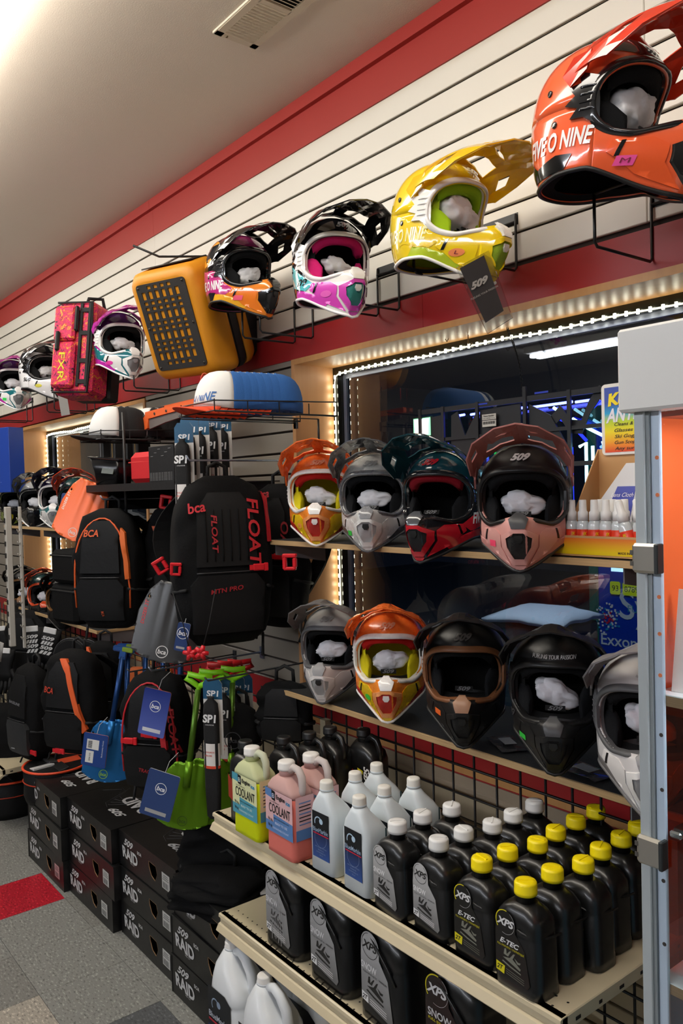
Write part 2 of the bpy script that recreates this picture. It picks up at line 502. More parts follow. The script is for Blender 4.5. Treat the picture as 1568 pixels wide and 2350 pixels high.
# ================= full-face off-road helmets =================
ZT = .150
def sstep(a, b, x):
    t = max(0, min(1, (x - a) / (b - a))); return t * t * (3 - 2 * t)
def helm_r(phi, z):
    c, s_ = math.cos(phi), math.sin(phi)
    ax = .132 if c > 0 else .152
    a = 1 / math.sqrt((c / ax) ** 2 + (s_ / .125) ** 2)
    if z >= 0: k = max(0, 1 - (min(z, ZT) / ZT) ** 2.4) ** (1 / 2.15)
    else: k = 1 - (.10 + .10 * sstep(.2, -.6, c)) * (min(.16, -z) / .14) ** 2
    r = a * k
    if c > 0:
        rc = .02858 / (.108 * c + .198 * abs(s_)) ; rc = min(rc, .226 / max(c, 1e-3))
        w_ = sstep(.012, -.050, z) * sstep(R(84), R(60), abs(phi))
        rc *= 1 - .16 * sstep(-.09, -.19, z) - .05 * sstep(-.075, -.03, z)
        r = r * (1 - w_) + max(r, rc) * w_
    # brow ridge
    return r
def hp(phi, z, off=0.0):
    r = helm_r(phi, z) + off * (1 if z < .13 else .6)
    p = Vector((r * math.cos(phi), r * math.sin(phi), z + (off if z > .1 else 0)))
    return p
PM = 1.14
def e_top(phi):
    q = abs(phi) / PM
    return -.006 + (.082 * max(0, 1 - q ** 2.8) ** (1 / 2.4) if q < 1 else 0)
def e_bot(phi):
    q = abs(phi) / PM
    return -.006 - (.056 * max(0, 1 - q ** 3.2) ** (1 / 2.6) if q < 1 else 0) + .028 * max(0, 1 - abs(phi) / .55)
def hem_z(phi):
    c = math.cos(phi)
    return -.124 - .062 * max(0, 1 - abs(phi) / 1.25) ** 1.25 - .010 * sstep(-.2, -1, c)
NC = 72
def col_rows(phi, n1=13, n3=11):
    t, b_, h = e_top(phi), e_bot(phi), hem_z(phi)
    up = []
    for i in range(n1 + 1):
        q = math.sin(i / n1 * PI / 2)            # dense near the crown in angle
        up.append(t + (ZT - t) * math.cos(i / n1 * PI / 2) ** .9)
    dn = [b_ + (h - b_) * i / n3 for i in range(n3 + 1)]
    return up, dn
def angles():
    out = []
    for i in range(NC):
        t = i / NC * 2 - 1                        # -1..1, denser towards the front sides
        out.append(t * PI)
    ex = [PM * k for k in (1, .985, .95, .9)]
    ex = sorted(set([round(x, 5) for x in out if min(abs(abs(x) - e) for e in ex) > .035] + [round(s * e, 5) for e in ex for s in (1, -1)]))
    return ex
ANG = angles()
def shell_mesh(name, which, off=0.0, inner=False):
    mb = MB(); vs = []; fs = []; n = len(ANG)
    if which == 'dome':
        rows = [[hp(p, z, off) for p in ANG for z in [col_rows(p)[0][i]]] for i in range(14)]
        for r_ in rows: vs += r_
        for i in range(13):
            for j in range(n): fs.append((i * n + j, i * n + (j + 1) % n, (i + 1) * n + (j + 1) % n, (i + 1) * n + j))
    if which in ('chin', 'skirt'):
        sel = [k for k in range(n) if (abs(ANG[k]) <= PM + .02) == (which == 'chin')]
        if which == 'skirt':
            lim = max(a for a in ANG if a <= PM + .02)
            sel = [k for k in range(n) if abs(ANG[k]) >= lim - 1e-4]
            sel.sort(key=lambda k: ANG[k] % (2 * PI))
        m_ = len(sel)
        rows = [[hp(ANG[k], col_rows(ANG[k])[1][i], off) for k in sel] for i in range(12)]
        for r_ in rows: vs += r_
        for i in range(11):
            for j in range(m_ - 1): fs.append((i * m_ + j, i * m_ + j + 1, (i + 1) * m_ + j + 1, (i + 1) * m_ + j))
    mb.add(vs, fs, 0, True)
    me = mb.mesh(name)
    bm = bmesh.new(); bm.from_mesh(me)
    bmesh.ops.remove_doubles(bm, verts=bm.verts, dist=.0006)
    bmesh.ops.recalc_face_normals(bm, faces=bm.faces)
    c = Vector((0, 0, 0)); tot = 0
    for f in bm.faces:
        cc = f.calc_center_median(); cc.z *= .3; tot += f.normal.dot(cc)
    if tot < 0: bmesh.ops.reverse_faces(bm, faces=bm.faces)
    bm.to_mesh(me); bm.free()
    for p in me.polygons: p.use_smooth = True
    return me
# mapping flat outlines on the shell
def m_front(y, z, off):
    x = .2
    for _ in range(9):
        ph = math.atan2(y, x); r = helm_r(ph, z); x = max(.01, .5 * x + .5 * math.sqrt(max(1e-5, r * r - y * y)))
    return hp(math.atan2(y, x), z, off)
def m_side(sg):
    def f(x, z, off):
        y = .12
        for _ in range(10):
            ph = math.atan2(y, x); r = helm_r(ph, z); y = max(.004, .5 * y + .5 * math.sqrt(max(1e-5, r * r - x * x)))
        return hp(math.atan2(y * sg, x), z, off)
    return f
def m_top(x, y, off):
    lo, hi = 0, ZT
    rr = math.hypot(x, y); ph = math.atan2(y, x)
    for _ in range(24):
        md = (lo + hi) / 2
        if helm_r(ph, md) > rr: lo = md
        else: hi = md
    return hp(ph, lo, off)
def inpoly(p, poly):
    ins = False; n = len(poly)
    for i in range(n):
        (x1, y1), (x2, y2) = poly[i], poly[(i + 1) % n]
        if (y1 > p[1]) != (y2 > p[1]) and p[0] < (x2 - x1) * (p[1] - y1) / (y2 - y1) + x1: ins = not ins
    return ins
def resamp(poly, step):
    out = []
    n = len(poly)
    for i in range(n):
        a, b_ = poly[i], poly[(i + 1) % n]; L = math.dist(a, b_); k = max(1, int(L / step))
        for j in range(k): out.append((a[0] + (b_[0] - a[0]) * j / k, a[1] + (b_[1] - a[1]) * j / k))
    return out
def patch(mb, poly, fn, off=.0012, grid=.011, holes=(), mi=0, edge=0.0):
    """a flat outline laid on the shell as a thin raised sheet"""
    rim = resamp(poly, grid); pts = [Vector(p) for p in rim]
    edges = [(i, (i + 1) % len(rim)) for i in range(len(rim))]
    for h in holes:
        hr = resamp(h, grid); o = len(pts); pts += [Vector(p) for p in hr]
        edges += [(o + i, o + (i + 1) % len(hr)) for i in range(len(hr))]
    xs = [p[0] for p in rim]; ys = [p[1] for p in rim]
    x = min(xs) + grid * .5
    while x < max(xs):
        y = min(ys) + grid * .5
        while y < max(ys):
            if inpoly((x, y), poly) and not any(inpoly((x, y), h) for h in holes): pts.append(Vector((x, y)))
            y += grid
        x += grid
    v, e, f, *_ = delaunay_2d_cdt(pts, edges, [], 0, 1e-5)
    fs = []
    for t in f:
        c = sum((v[i] for i in t), Vector((0, 0))) / len(t)
        if inpoly(c, poly) and not any(inpoly(c, h) for h in holes): fs.append(tuple(t))
    top = [fn(p[0], p[1], off) for p in v]
    mb.add(top, fs, mi, True)
    if edge:
        for loop in [poly] + list(holes):
            lp = resamp(loop, grid); k = len(lp)
            a = [fn(p[0], p[1], off) for p in lp]; b_ = [fn(p[0], p[1], -edge) for p in lp]
            mb.add(a + b_, [(i, (i + 1) % k, k + (i + 1) % k, k + i) for i in range(k)], mi)
    return mb
def word_on(mb, s, fn, cx, cy, size, off=.0022, bold=.02, shear=.3, sx=1.0, fit=None, flip=1, rot=0, mi=0):
    vs, fs = text2d(s, size, bold, shear, sx)
    if fit:
        wd = max(v[0] for v in vs) - min(v[0] for v in vs); k = fit / wd; vs = [(x * k, y) for x, y in vs]
    c, s_ = math.cos(rot), math.sin(rot)
    mb.add([fn(cx + flip * (x * c - y * s_), cy + x * s_ + y * c, off) for x, y in vs], fs, mi)
    return mb
H = {}
def both(fn):
    for sg in (1, -1): fn(sg)
def build_helmet_meshes():
    H['dome'] = shell_mesh('shell', 'dome'); H['chin'] = shell_mesh('chin_bar', 'chin'); H['skirt'] = shell_mesh('lower_shell', 'skirt')
    # inner lining: the same dome pulled in
    mb = MB(); n = 40; rows = []
    for i in range(10):
        rg = []
        for j in range(n):
            ph = 2 * PI * j / n; z = .128 - (.128 + .112) * (i / 9) ** 1.0
            k = .835 * math.sqrt(max(.0, 1 - (max(0, z) / .135) ** 2.3)) if z > 0 else .82
            cc = math.cos(ph); ax = .118 if cc > 0 else .148
            a = 1 / math.sqrt((cc / ax) ** 2 + (math.sin(ph) / .122) ** 2)
            rg.append(Vector((a * k * cc, a * k * math.sin(ph), z)))
        rows.append(rg)
    # leave the face side open: drop faces in front
    vs = [p for r_ in rows for p in r_]; fs = []
    for i in range(9):
        for j in range(n):
            q = [i * n + j, i * n + (j + 1) % n, (i + 1) * n + (j + 1) % n, (i + 1) * n + j]
            c = sum((vs[k] for k in q), Vector()) / 4
            if abs(math.atan2(c.y, c.x)) < 1.02 and -.1 < c.z < .062: continue
            fs.append(q)
    mb.add(vs, fs, 0, True); mb.add([vs[j] for j in range(n)], [tuple(range(n))], 0)
    H['lining'] = mb.mesh('lining')
    # brow pad inside the top of the eyeport
    mb = MB(); rings = []
    for i in range(17):
        ph = -1.0 + 2.0 * i / 16; t = e_top(ph); o = hp(ph, max(t, -.0), -.012)
        d = Vector((math.cos(ph), math.sin(ph), 0)); rings.append([o + d * a * -.022 + Vector((0, 0, b_)) for a, b_ in ((0, -.002), (.35, -.020), (1.1, -.024), (1.6, -.012), (1.4, .01), (.2, .012))])
    mb.loft(rings); H['brow'] = mb.mesh('brow_pad')
    for sg, nm in ((1, 'cheekL'), (-1, 'cheekR')):
        mb = MB(); rings = []
        for i in range(9):
            t = i / 8; ph = sg * (1.25 - .62 * t); z0 = -.108 + .01 * t; z1 = .022 - .030 * t
            o = helm_r(ph, -.01) * .90
            d = Vector((math.cos(ph), math.sin(ph), 0)); th = .034 * math.sin(PI * (.18 + .72 * t))
            rg = []
            for k in range(10):
                a = 2 * PI * k / 10; rg.append(d * (o - th * (.75 + .75 * math.cos(a)) * .8) + Vector((0, 0, (z0 + z1) / 2 + (z1 - z0) / 2 * math.sin(a) * (.55 + .45 * math.sin(PI * (.12 + .8 * t))))))
            rings.append(rg)
        mb.loft(rings); H[nm] = mb.mesh('cheek_pad')
    # breath guard: dark shelf inside the chin bar
    mb = MB(); rows = []
    for i in range(6):
        rg = []
        for j in range(25):
            ph = -PM * .97 + 2 * PM * .97 * j / 24; b_ = e_bot(ph)
            p = hp(ph, b_, -.003); q = Vector((.064 * math.cos(ph) + .015, .088 * math.sin(ph), -.052 - .010 * math.cos(ph)))
            t = i / 5; rg.append(p.lerp(q, t) + Vector((0, 0, -.010 * math.sin(PI * t))))
        rows.append(rg)
    vs = [p for r_ in rows for p in r_]
    mb.add(vs, [(i * 25 + j, i * 25 + j + 1, (i + 1) * 25 + j + 1, (i + 1) * 25 + j) for i in range(5) for j in range(24)], 0, True)
    mb.box((.098, 0, -.040), (.004, .052, .014), Matrix.Rotation(R(-28), 3, 'Y'))
    H['guard'] = mb.mesh('breath_guard')
    # badge word on the guard
    mb = MB(); lettering(mb, '509', (.1035, 0, -.0385), (0, 1, 0), (-.45, 0, .9), .016, .03, .35, 1.5); H['badge'] = mb.mesh('badge')
    # eyeport frame
    mb = MB(); K = 72; prof = ((0, .001, -.004), (.0, .006, .0), (.35, .0075, 0), (.8, .005, 0), (1, .0008, 0)); rings = []
    def loop(s_):
        pts = []
        m_ = 1 + .115 * s_
        for k in range(K):
            t = 2 * PI * k / K; cx_, sx_ = math.cos(t), math.sin(t)
            q = math.copysign(abs(cx_) ** .62, cx_); ph = PM * q
            if sx_ >= 0: z = e_top(ph) + .016 * s_ * abs(sx_) ** .5
            else: z = e_bot(ph) - .013 * s_ * abs(sx_) ** .5
            pts.append((ph * m_, z))
        return pts
    for s_, off, back in prof:
        rings.append([hp(ph, z, off) for ph, z in loop(s_)])
    rings = [[hp(ph, z, -.014) for ph, z in loop(-.01)]] + rings
    mb.loft(rings, cap=False); H['frame'] = mb.mesh('eyeport_frame')
    mb = MB()
    for sg in (1, -1):
        f = m_side(sg)
        patch(mb, [(.052, .045), (.012, .058), (.022, .034), (-.004, .030), (.012, .012), (-.008, -.004), (.018, -.012), (.004, -.030), (.030, -.030), (.060, -.048), (.058, 0)], f, .0055, .01, edge=.002)
        for i in range(4): patch(mb, [(.050, .030 - i * .014), (.022, .027 - i * .014), (.022, .0235 - i * .014), (.050, .0255 - i * .014)], f, .0075, .01, edge=.001)
    H['framewing'] = mb.mesh('frame_wing')
    # nose piece and chin vent
    fr = m_front
    mb = MB(); patch(mb, [(-.017, -.068), (-.025, -.044), (-.009, -.029), (.009, -.029), (.025, -.044), (.017, -.068)], fr, .0085, .009, edge=.002); H['nose'] = mb.mesh('nose_piece')
    outer = [(-.016, -.069), (-.047, -.090), (-.044, -.120), (-.016, -.166), (.016, -.166), (.044, -.120), (.047, -.090), (.016, -.069)]
    inner = [(-.012, -.080), (-.033, -.095), (-.030, -.119), (-.012, -.150), (.012, -.150), (.030, -.119), (.033, -.095), (.012, -.080)]
    mb = MB(); patch(mb, outer, fr, .0065, .009, holes=[inner], edge=.003); H['vent'] = mb.mesh('chin_vent')
    mb = MB(); patch(mb, inner, fr, .0008, .009); H['grille'] = mb.mesh('vent_grille')
    mb = MB(); patch(mb, [(-.009, -.086), (-.011, -.097), (-.005, -.106), (.005, -.106), (.011, -.097), (.009, -.086)], fr, .006, .008, edge=.001); H['stud'] = mb.mesh('vent_cap')
    # chin cheek panels (raised) and side slots
    mb = MB(); sl = MB(); lo = MB(); tip = MB()
    for sg in (1, -1):
        g = lambda y, z, o, sg=sg: m_front(y * sg, z, o)
        patch(mb, [(.050, -.088), (.049, -.120), (.022, -.168), (.070, -.138), (.104, -.098), (.100, -.076), (.064, -.074)], g, .0030, .01, edge=.001)
        f = m_side(sg)
        patch(sl, [(.105, -.077), (.098, -.078), (.086, -.107), (.094, -.106)], f, .0045, .008, edge=.001)
        patch(lo, [(.140, -.134), (.10, -.116), (.05, -.100), (-.03, -.092), (-.06, -.118), (.05, -.128), (.12, -.150)], f, .0016, .011)
        patch(tip, [(.018, -.168), (.010, -.178), (.0, -.179), (.0, -.168)], g, .0030, .008, edge=.001)
    H['cheekpanel'] = mb.mesh('chin_panel'); H['slot'] = sl.mesh('side_slot'); H['lower'] = lo.mesh('lower_stripe'); H['tip'] = tip.mesh('chin_tip')
    # hem trim
    mb = MB(); mb.tube([hp(p, hem_z(p) + .001, .0005) for p in ANG], .0048, 8, closed=True); H['hem'] = mb.mesh('hem_trim')
    # graphics
    mb = MB(); b2 = MB(); b3 = MB(); w1 = {}; bl = MB()
    for sg in (1, -1):
        f = m_side(sg)
        patch(mb, [(-.125, .010), (-.02, -.020), (.045, -.052), (.09, -.078), (.06, -.100), (-.03, -.085), (-.10, -.105), (-.128, -.06)], f, .0012)
        patch(b2, [(-.130, .055), (-.06, .038), (-.01, .045), (-.02, .020), (-.07, .012), (-.135, .028)], f, .0013)
        patch(b2, [(-.06, .125), (.01, .100), (.03, .085), (-.03, .095), (-.09, .085)], f, .0013)
        patch(b3, [(-.135, -.065), (-.09, -.100), (-.03, -.088), (.01, -.092), (-.01, -.118), (-.125, -.122)], f, .0020)
    H['gA'] = mb.mesh('side_graphic'); H['gB'] = b2.mesh('accent_stripe'); H['gC'] = b3.mesh('rear_graphic')
    mb = MB(); patch(mb, [(-.090, .098), (-.05, .090), (0, .094), (.05, .090), (.090, .098), (.055, .132), (0, .142), (-.055, .132)], fr, .0016); H['brow_g'] = mb.mesh('crown_graphic')
    for key, s_ in (('509', '509'), ('FIVE O NINE', 'FIVE O NINE')):
        mb = MB()
        for sg in (1, -1):
            f = m_side(sg); 
            if key == '509': word_on(mb, s_, f, .035, -.072, .030, flip=-sg * -1 if False else (1 if sg < 0 else -1), fit=.060, rot=0)
            else: word_on(mb, s_, f, -.030, -.062, .046, flip=(1 if sg < 0 else -1), fit=.165, bold=.03)
        H['w' + key] = mb.mesh('side_lettering')
    mb = MB(); word_on(mb, '509', lambda a, b_, o: m_front(a, b_, o), 0, .112, .024, off=.0035, bold=.05, fit=.052, flip=1, shear=.5); H['logo'] = mb.mesh('brow_lettering')
    H['screw'] = []
    for sg in (1, -1):
        for (x, z) in ((-.055, .035), (-.035, -.030)):
            mb = MB(); c = m_side(sg)(x, z, 0); d = Vector((c.x, c.y, 0)).normalized(); rt = d.to_track_quat('Z', 'Y').to_matrix()
            mb.lathe([(.0068, -.002), (.0068, .002), (.005, .0034), (.0012, .0026)], 14, c, rot=rt); H['screw'].append(mb.mesh('screw'))
    # peak
    def peak(tilt, name):
        K0 = [0, .35, .70, .88, 1]; rx = .030 if name == 'peak_low' else 0
        base = [(.030, 0, .157), (.030, .052, .150), (.030, .104, .116), (.018, .131, .076), (-.004, .134, .044)]
        front = [(.240 + rx, 0, .180 + tilt), (.232 + rx, .056, .172 + tilt * .9), (.196 + rx, .118, .142 + tilt * .6), (.150, .141, .106 + tilt * .3), (.085, .139, .066)]
        def seg(tb, a):
            for i in range(4):
                if a <= K0[i + 1] + 1e-6:
                    t = (a - K0[i]) / (K0[i + 1] - K0[i]); return Vector(tb[i]).lerp(Vector(tb[i + 1]), t)
            return Vector(tb[4])
        def P(u, v, off=0):
            a = min(1, abs(u)); p = seg(base, a).lerp(seg(front, a), v)
            k = math.sin(PI * min(1, max(0, v))) 
            p.z += (.020 * k - .012 * k * (abs(a - .35) < .2)) * (1 - .5 * a)
            if u < 0: p.y = -p.y
            return p
        half = [(0, 1), (.35, 1.0), (.70, .99), (.88, .985), (1, .93), (1, 0), (.70, -.02), (.35, -.03), (0, -.03)]
        outl = half + [(-u, v) for u, v in half[::-1] if u > 0]
        holes = []
        for h in ([(.12, .10), (.17, .34), (.56, .38), (.64, .14)], [(.12, .50), (.15, .57), (.42, .54), (.34, .49)], [(.76, .42), (.74, .60), (.85, .66), (.88, .46)]):
            holes += [h, [(-u, v) for u, v in h]]
        b = MB(); patch(b, outl, lambda u, v, o: P(u, v), 0, .115, holes=holes)
        me = b.mesh(name)
        bm = bmesh.new(); bm.from_mesh(me)
        bmesh.ops.solidify(bm, geom=bm.faces[:], thickness=.0035)
        bm.to_mesh(me); bm.free()
        for p in me.polygons: p.use_smooth = False
        b = MB()
        pts = [Vector((.004, .132, .028)), Vector((-.014, .133, .050)), Vector((.006, .130, .082)), Vector((.040, .124, .092)), Vector((.036, .129, .055))]
        o = [p + Vector((0, .005, 0)) for p in pts]
        b.add(pts + o, [(0, 1, 2, 3, 4), (9, 8, 7, 6, 5)] + [(i, (i + 1) % 5, 5 + (i + 1) % 5, 5 + i) for i in range(5)])
        b.add([Vector((p.x, -p.y, p.z)) for p in pts + o], [(0, 1, 2, 3, 4), (9, 8, 7, 6, 5)] + [(i, (i + 1) % 5, 5 + (i + 1) % 5, 5 + i) for i in range(5)])
        return me, b.mesh('peak_arm')
    H['peak'], H['peakarm'] = peak(-.016, 'peak_low'); H['peak'].name = 'peak'
    H['peakhi'], _ = peak(.022, 'peak')
    # neck roll under the shell
    mb = MB(); rg = []
    for i in range(2):
        rg.append([hp(p, hem_z(p) + .003, -.004 - i * .028) + Vector((0, 0, i * .008)) for p in ANG])
    mb.loft(rg, cap=False); H['neck'] = mb.mesh('neck_roll')
    # crumpled cloth bag and stickers
    mb = MB()
    bm = bmesh.new(); bmesh.ops.create_icosphere(bm, subdivisions=4, radius=1)
    for v in bm.verts:
        p = v.co.copy(); d = 1 + .30 * noise.noise(p * 1.6) + .13 * abs(noise.noise(p * 4.3 + Vector((3, 1, 0)))) - .10 * abs(noise.noise(p * 7.0))
        fold = .07 * math.sin(9 * p.y + 4 * noise.noise(p * 2)) * (1 - abs(p.z))
        v.co = Vector((p.x * .040, p.y * .062, p.z * .036)) * (d + fold)
    me = bpy.data.meshes.new('cloth'); bm.to_mesh(me); bm.free()
    for p in me.polygons: p.use_smooth = True
    H['cloth'] = me
    H['sticker'] = {}
build_helmet_meshes()
def split_lr(key):
    """a left and a right mesh out of a mirrored pair"""
    src = H[key]; out = []
    for sg in (1, -1):
        vm = {}; vs = []; fs = []; sm = []
        for p in src.polygons:
            c = sum((src.vertices[i].co.y for i in p.vertices)) / len(p.vertices)
            if c * sg > 0:
                f = []
                for i in p.vertices:
                    if i not in vm: vm[i] = len(vs); vs.append(src.vertices[i].co.copy())
                    f.append(vm[i])
                fs.append(f); sm.append(p.use_smooth)
        me = bpy.data.meshes.new(src.name); me.from_pydata(vs, [], fs); me.polygons.foreach_set('use_smooth', sm)
        out.append(me)
    H[key] = out
for k_ in ('framewing', 'cheekpanel', 'slot', 'lower', 'tip', 'gA', 'gB', 'gC', 'w509', 'wFIVE O NINE', 'peakarm'): split_lr(k_)
def llink(nm, me, parent, lab=None, mat=None):
    return [link(nm, m_, parent, lab, mat) for m_ in (me if isinstance(me, list) else [me])][0]
cloth_m = M('e9e9ee', .85, bump=.3, scale=90)
grille_m = M('181818', .7, bump=1.0, scale=900)
def helmet(label, loc, yaw, pitch=0, roll=0, sc_=1.0, shell='222222', chin=None, skirt=None, frame='222222', wing=True, nose=None, vent=None, grille='1a1a1a', cap=None,
           panel=None, peak_=None, peakhi=False, lining='141414', pads='17181a', brow=None, hem='151515', gA=None, gB=None, gC=None, browg=None, lower=None,
           word=None, wordc='f2f2f2', logo='c8c8c8', rough=.28, coat=.6, cloth=True, sticker=None, stk_word=None, group=None, cloth_label=None, cloth_s=.9, cloth_off=(0, 0, 0)):
    t = thing('motocross_helmet', label, 'helmet', loc, (R(roll), R(-pitch), R(yaw)), group, sc_)
    # z measured from the lowest hem
    base = bpy.data.objects
    def part(nm, key, c, lab=None, mat=None):
        me = H[key]
        return llink(nm, me, t, lab, mat or M(c, rough, coat=coat))
    chin = chin or shell; skirt = skirt or shell; nose = nose or frame; vent = vent or chin; panel = panel or chin
    sh = part('shell', 'dome', shell); mod_solid(sh, .006)
    ch = part('chin_bar', 'chin', chin); mod_solid(ch, .006)
    sk = part('lower_shell', 'skirt', skirt); mod_solid(sk, .006)
    soft = lambda c: M(c, .95, bump=.5, scale=420, spec=.2)
    part('lining', 'lining', lining, mat=soft(lining))
    part('brow_pad', 'brow', brow or pads, mat=soft(brow or pads))
    for k in ('cheekL', 'cheekR'): part('cheek_pad', k, pads, mat=soft(pads))
    g = part('breath_guard', 'guard', '121212', mat=M('131313', .8, spec=.3))
    bd = link('badge', H['badge'], g, None, M('5c5c5e', .4))
    part('neck_roll', 'neck', '101010', mat=soft('0e0e0e'))
    fm = part('eyeport_frame', 'frame', frame)
    if wing: llink('frame_wing', H['framewing'], fm, None, M(frame, rough, coat=coat))
    part('nose_piece', 'nose', nose)
    v = part('chin_vent', 'vent', vent); link('vent_grille', H['grille'], v, None, M(grille, .6, bump=1.0, scale=900)); link('vent_cap', H['stud'], v, None, M(cap or '1c1c1c', .4))
    part('chin_panel', 'cheekpanel', panel)
    part('side_slot', 'slot', '0a0a0a'); part('chin_tip', 'tip', panel)
    part('hem_trim', 'hem', hem, mat=M(hem, .45))
    part('screw', 'screw', '202020')
    pk = part('peak', 'peakhi' if peakhi else 'peak', peak_ or shell); llink('peak_arm', H['peakarm'], pk, None, M(peak_ or shell, rough, coat=coat))
    if browg: part('crown_graphic', 'brow_g', browg)
    if gA: part('side_graphic', 'gA', gA)
    if gB: part('accent_stripe', 'gB', gB)
    if gC: part('rear_graphic', 'gC', gC)
    if lower: part('lower_stripe', 'lower', lower)
    if word: part('side_lettering', 'w' + word, wordc)
    if logo: part('brow_lettering', 'logo', logo)
    if sticker:
        c, y, z, kind = sticker
        key = (round(y, 3), round(z, 3), kind)
        if key not in H['sticker']:
            mb = MB(); r_ = .0105
            n = 14 if kind == 'round' else 4
            poly = [(y + r_ * math.cos(2 * PI * (i + .5) / n) * (1 if n > 4 else 1.2), z + r_ * math.sin(2 * PI * (i + .5) / n) * (1 if n > 4 else 1.2)) for i in range(n)]
            patch(mb, poly, m_front, .0045, .008); H['sticker'][key] = mb.mesh('size_sticker')
        st = part('size_sticker', None, c, mat=M(c, .6)) if False else link('size_sticker', H['sticker'][key], t, 'bright size sticker', M(c, .6))
        if stk_word:
            mb = MB(); word_on(mb, stk_word, m_front, y, z, .013, off=.0062, bold=0, shear=0); mb.build('size_letter', M('7c1030', .6), st)
    if cloth:
        mt = t.matrix_basis
        c = link('cloth_bag', H['cloth'], None, None, cloth_m)
        mw = Matrix.Translation(Vector(loc)) @ Matrix.Rotation(R(yaw), 4, 'Z') @ Matrix.Rotation(R(-pitch), 4, 'Y') @ Matrix.Rotation(R(roll), 4, 'X') @ Matrix.Translation(Vector((.052, .0, -.012)) * sc_ + Vector(cloth_off))
        rnd = random.uniform(-.5, .5)
        c.matrix_world = mw @ Matrix.Rotation(rnd, 4, 'X') @ Matrix.Scale(sc_ * cloth_s, 4)
        tag(c, cloth_label or 'white cloth bag inside the ' + ' '.join(label.split()[:11]), 'cloth bag', 'helmet bags')
    return t
# ================= shelves, grid panels =================
SH1, SH2, SF = 1.556, 1.070, 1.46
ply = Wood('9c7a52', 'd9b988', (1.5, 1, 160), 4)
mat_m = M('1c1c1d', .75, bump=.3, scale=200)
def plyshelf(x0, x1, z, label, back=GY - .012):
    t = thing('plywood_shelf', label, 'shelf', (x0, SF, z))
    L = x1 - x0
    b = MB(); b.span((0, 0, -.0165), (L, back - SF, -.0012), bev=.0008); b.build('board', ply, t)
    b = MB(); b.span((.004, .006, -.0012), (L - .004, back - SF, .0)); b.build('rubber_mat', mat_m, t)
    for xx in (.012, L / 2, L - .02):
        b = MB(); b.prism([(.012, -.018), (.012, -.050), (.215, -.085), (.215, -.018)], .003, 'yz', xx)
        b.build('bracket', M('6a6a6e', .5), t)
    return t
plyshelf(-2.226, .35, SH1, 'plywood shelf with dark mat across the large window, upper one')
plyshelf(-2.21, .35, SH2, 'plywood shelf with dark mat across the large window, lower one')
plyshelf(-5.20, -3.80, SH1 - .006, 'plywood shelf across the far window, upper one')
plyshelf(-5.26, -3.751, SH2 + .0, 'plywood shelf across the far window, lower one')
# wire grid panels in front of the slatwall
GRY = 1.56
blackwire = M('0f0f10', .4)
vw = MB(); vw.tube([(0, 0, 0), (0, 0, .965)], .0032, 6); vwm = vw.mesh('wire')
hw = MB(); hw.tube([(0, 0, 0), (1.2192, 0, 0)], .0032, 6); hwm = hw.mesh('wire')
gl_ = ['black wire grid panel behind the white jugs and oil bottles', 'black wire grid panel behind the shovels and backpacks', 'black wire grid panel behind the orange-trimmed backpack', 'black wire grid panel at the far end under the helmets shelf']
for k, x0 in enumerate((-2.06 + .01, -3.30, -4.54, -5.78)):
    t = thing('grid_panel', gl_[k], 'wire grid', (x0, GRY, .05), group='grid panels along the wall')
    for i in range(17):
        o = link('wire', vwm, t, mat=blackwire); o.location = (i * P_, 0, 0)
    for i in range(13):
        o = link('wire', hwm, t, mat=blackwire); o.location = (0, -.006, .01 + i * P_)
t = thing('grid_panel', 'black wire grid panel at the right behind the yellow-capped bottles', 'wire grid', (-.83, GRY, .05), group='grid panels along the wall')
for i in range(17):
    o = link('wire', vwm, t, mat=blackwire); o.location = (i * P_, 0, 0)
for i in range(13):
    o = link('wire', hwm, t, mat=blackwire); o.location = (0, -.006, .01 + i * P_)

# beige steel gondola shelves
steel = M('cdbf9f', .38, var=.03, scale=5, coat=.2)
steel_d = M('a3957a', .45)
GX0, GX1 = -2.078, -.860
def gondola(z, yf, yb, label, x0=GX0, x1=GX1, holes=True):
    t = thing('steel_shelf', label, 'shelf', (x0, yf, z)); L = x1 - x0
    b = MB(); b.span((0, .004, -.028), (L, yb - yf, 0), bev=.002); b.build('deck', steel, t)
    # rolled front with a price channel
    pr = [(.004, 0), (0, -.002), (-.001, -.010), (.006, -.013), (.0075, -.026), (-.002, -.030), (-.011, -.046), (-.009, -.049), (.010, -.034), (.02, -.028), (.02, 0)]
    b = MB(); n = len(pr)
    vs = [(xx, y, zz) for xx in (0, L) for y, zz in pr]
    mi = [0] * n
    b.add(vs, [tuple(range(n))[::-1], tuple(n + i for i in range(n))]); 
    for i in range(n): b.add([vs[i], vs[(i + 1) % n], vs[n + (i + 1) % n], vs[n + i]], [(0, 1, 2, 3)], 1 if i == 3 else 0)
    b.build('price_channel', [steel, steel_d], t)
    if holes:
        b = MB()
        for i in range(int(L / .0254)):
            for yy in (.022, .050, .078)[:2]:
                b.lathe([(.0028, .0002), (.0005, .0003)], 6, (.016 + i * .0254 + (.0127 if yy > .03 else 0), yy, 0), smooth=False)
        o = b.build('hole', M('1a140c', .9), t); o['kind'] = 'stuff'
    b = MB()
    for i in range(6): b.box((L - .0, .05 + i * .068, -.016), (.002, .009 if i % 2 else .014, .006))
    o = b.build('side_slot', M('15110c', .8), t); o['kind'] = 'stuff'
    return t
gondola(.784, 1.136, 1.545, 'beige steel shelf carrying the coolant jugs and oil bottles')
gondola(.483, 1.146, 1.545, 'beige steel shelf carrying the black gallon oil jugs')
gondola(.135, 1.03, 1.545, 'beige steel base shelf carrying the white jugs')
gondola(.33, 1.15, 1.545, 'beige steel shelf end at the far left beside the black bins', -5.6, -4.30, False)
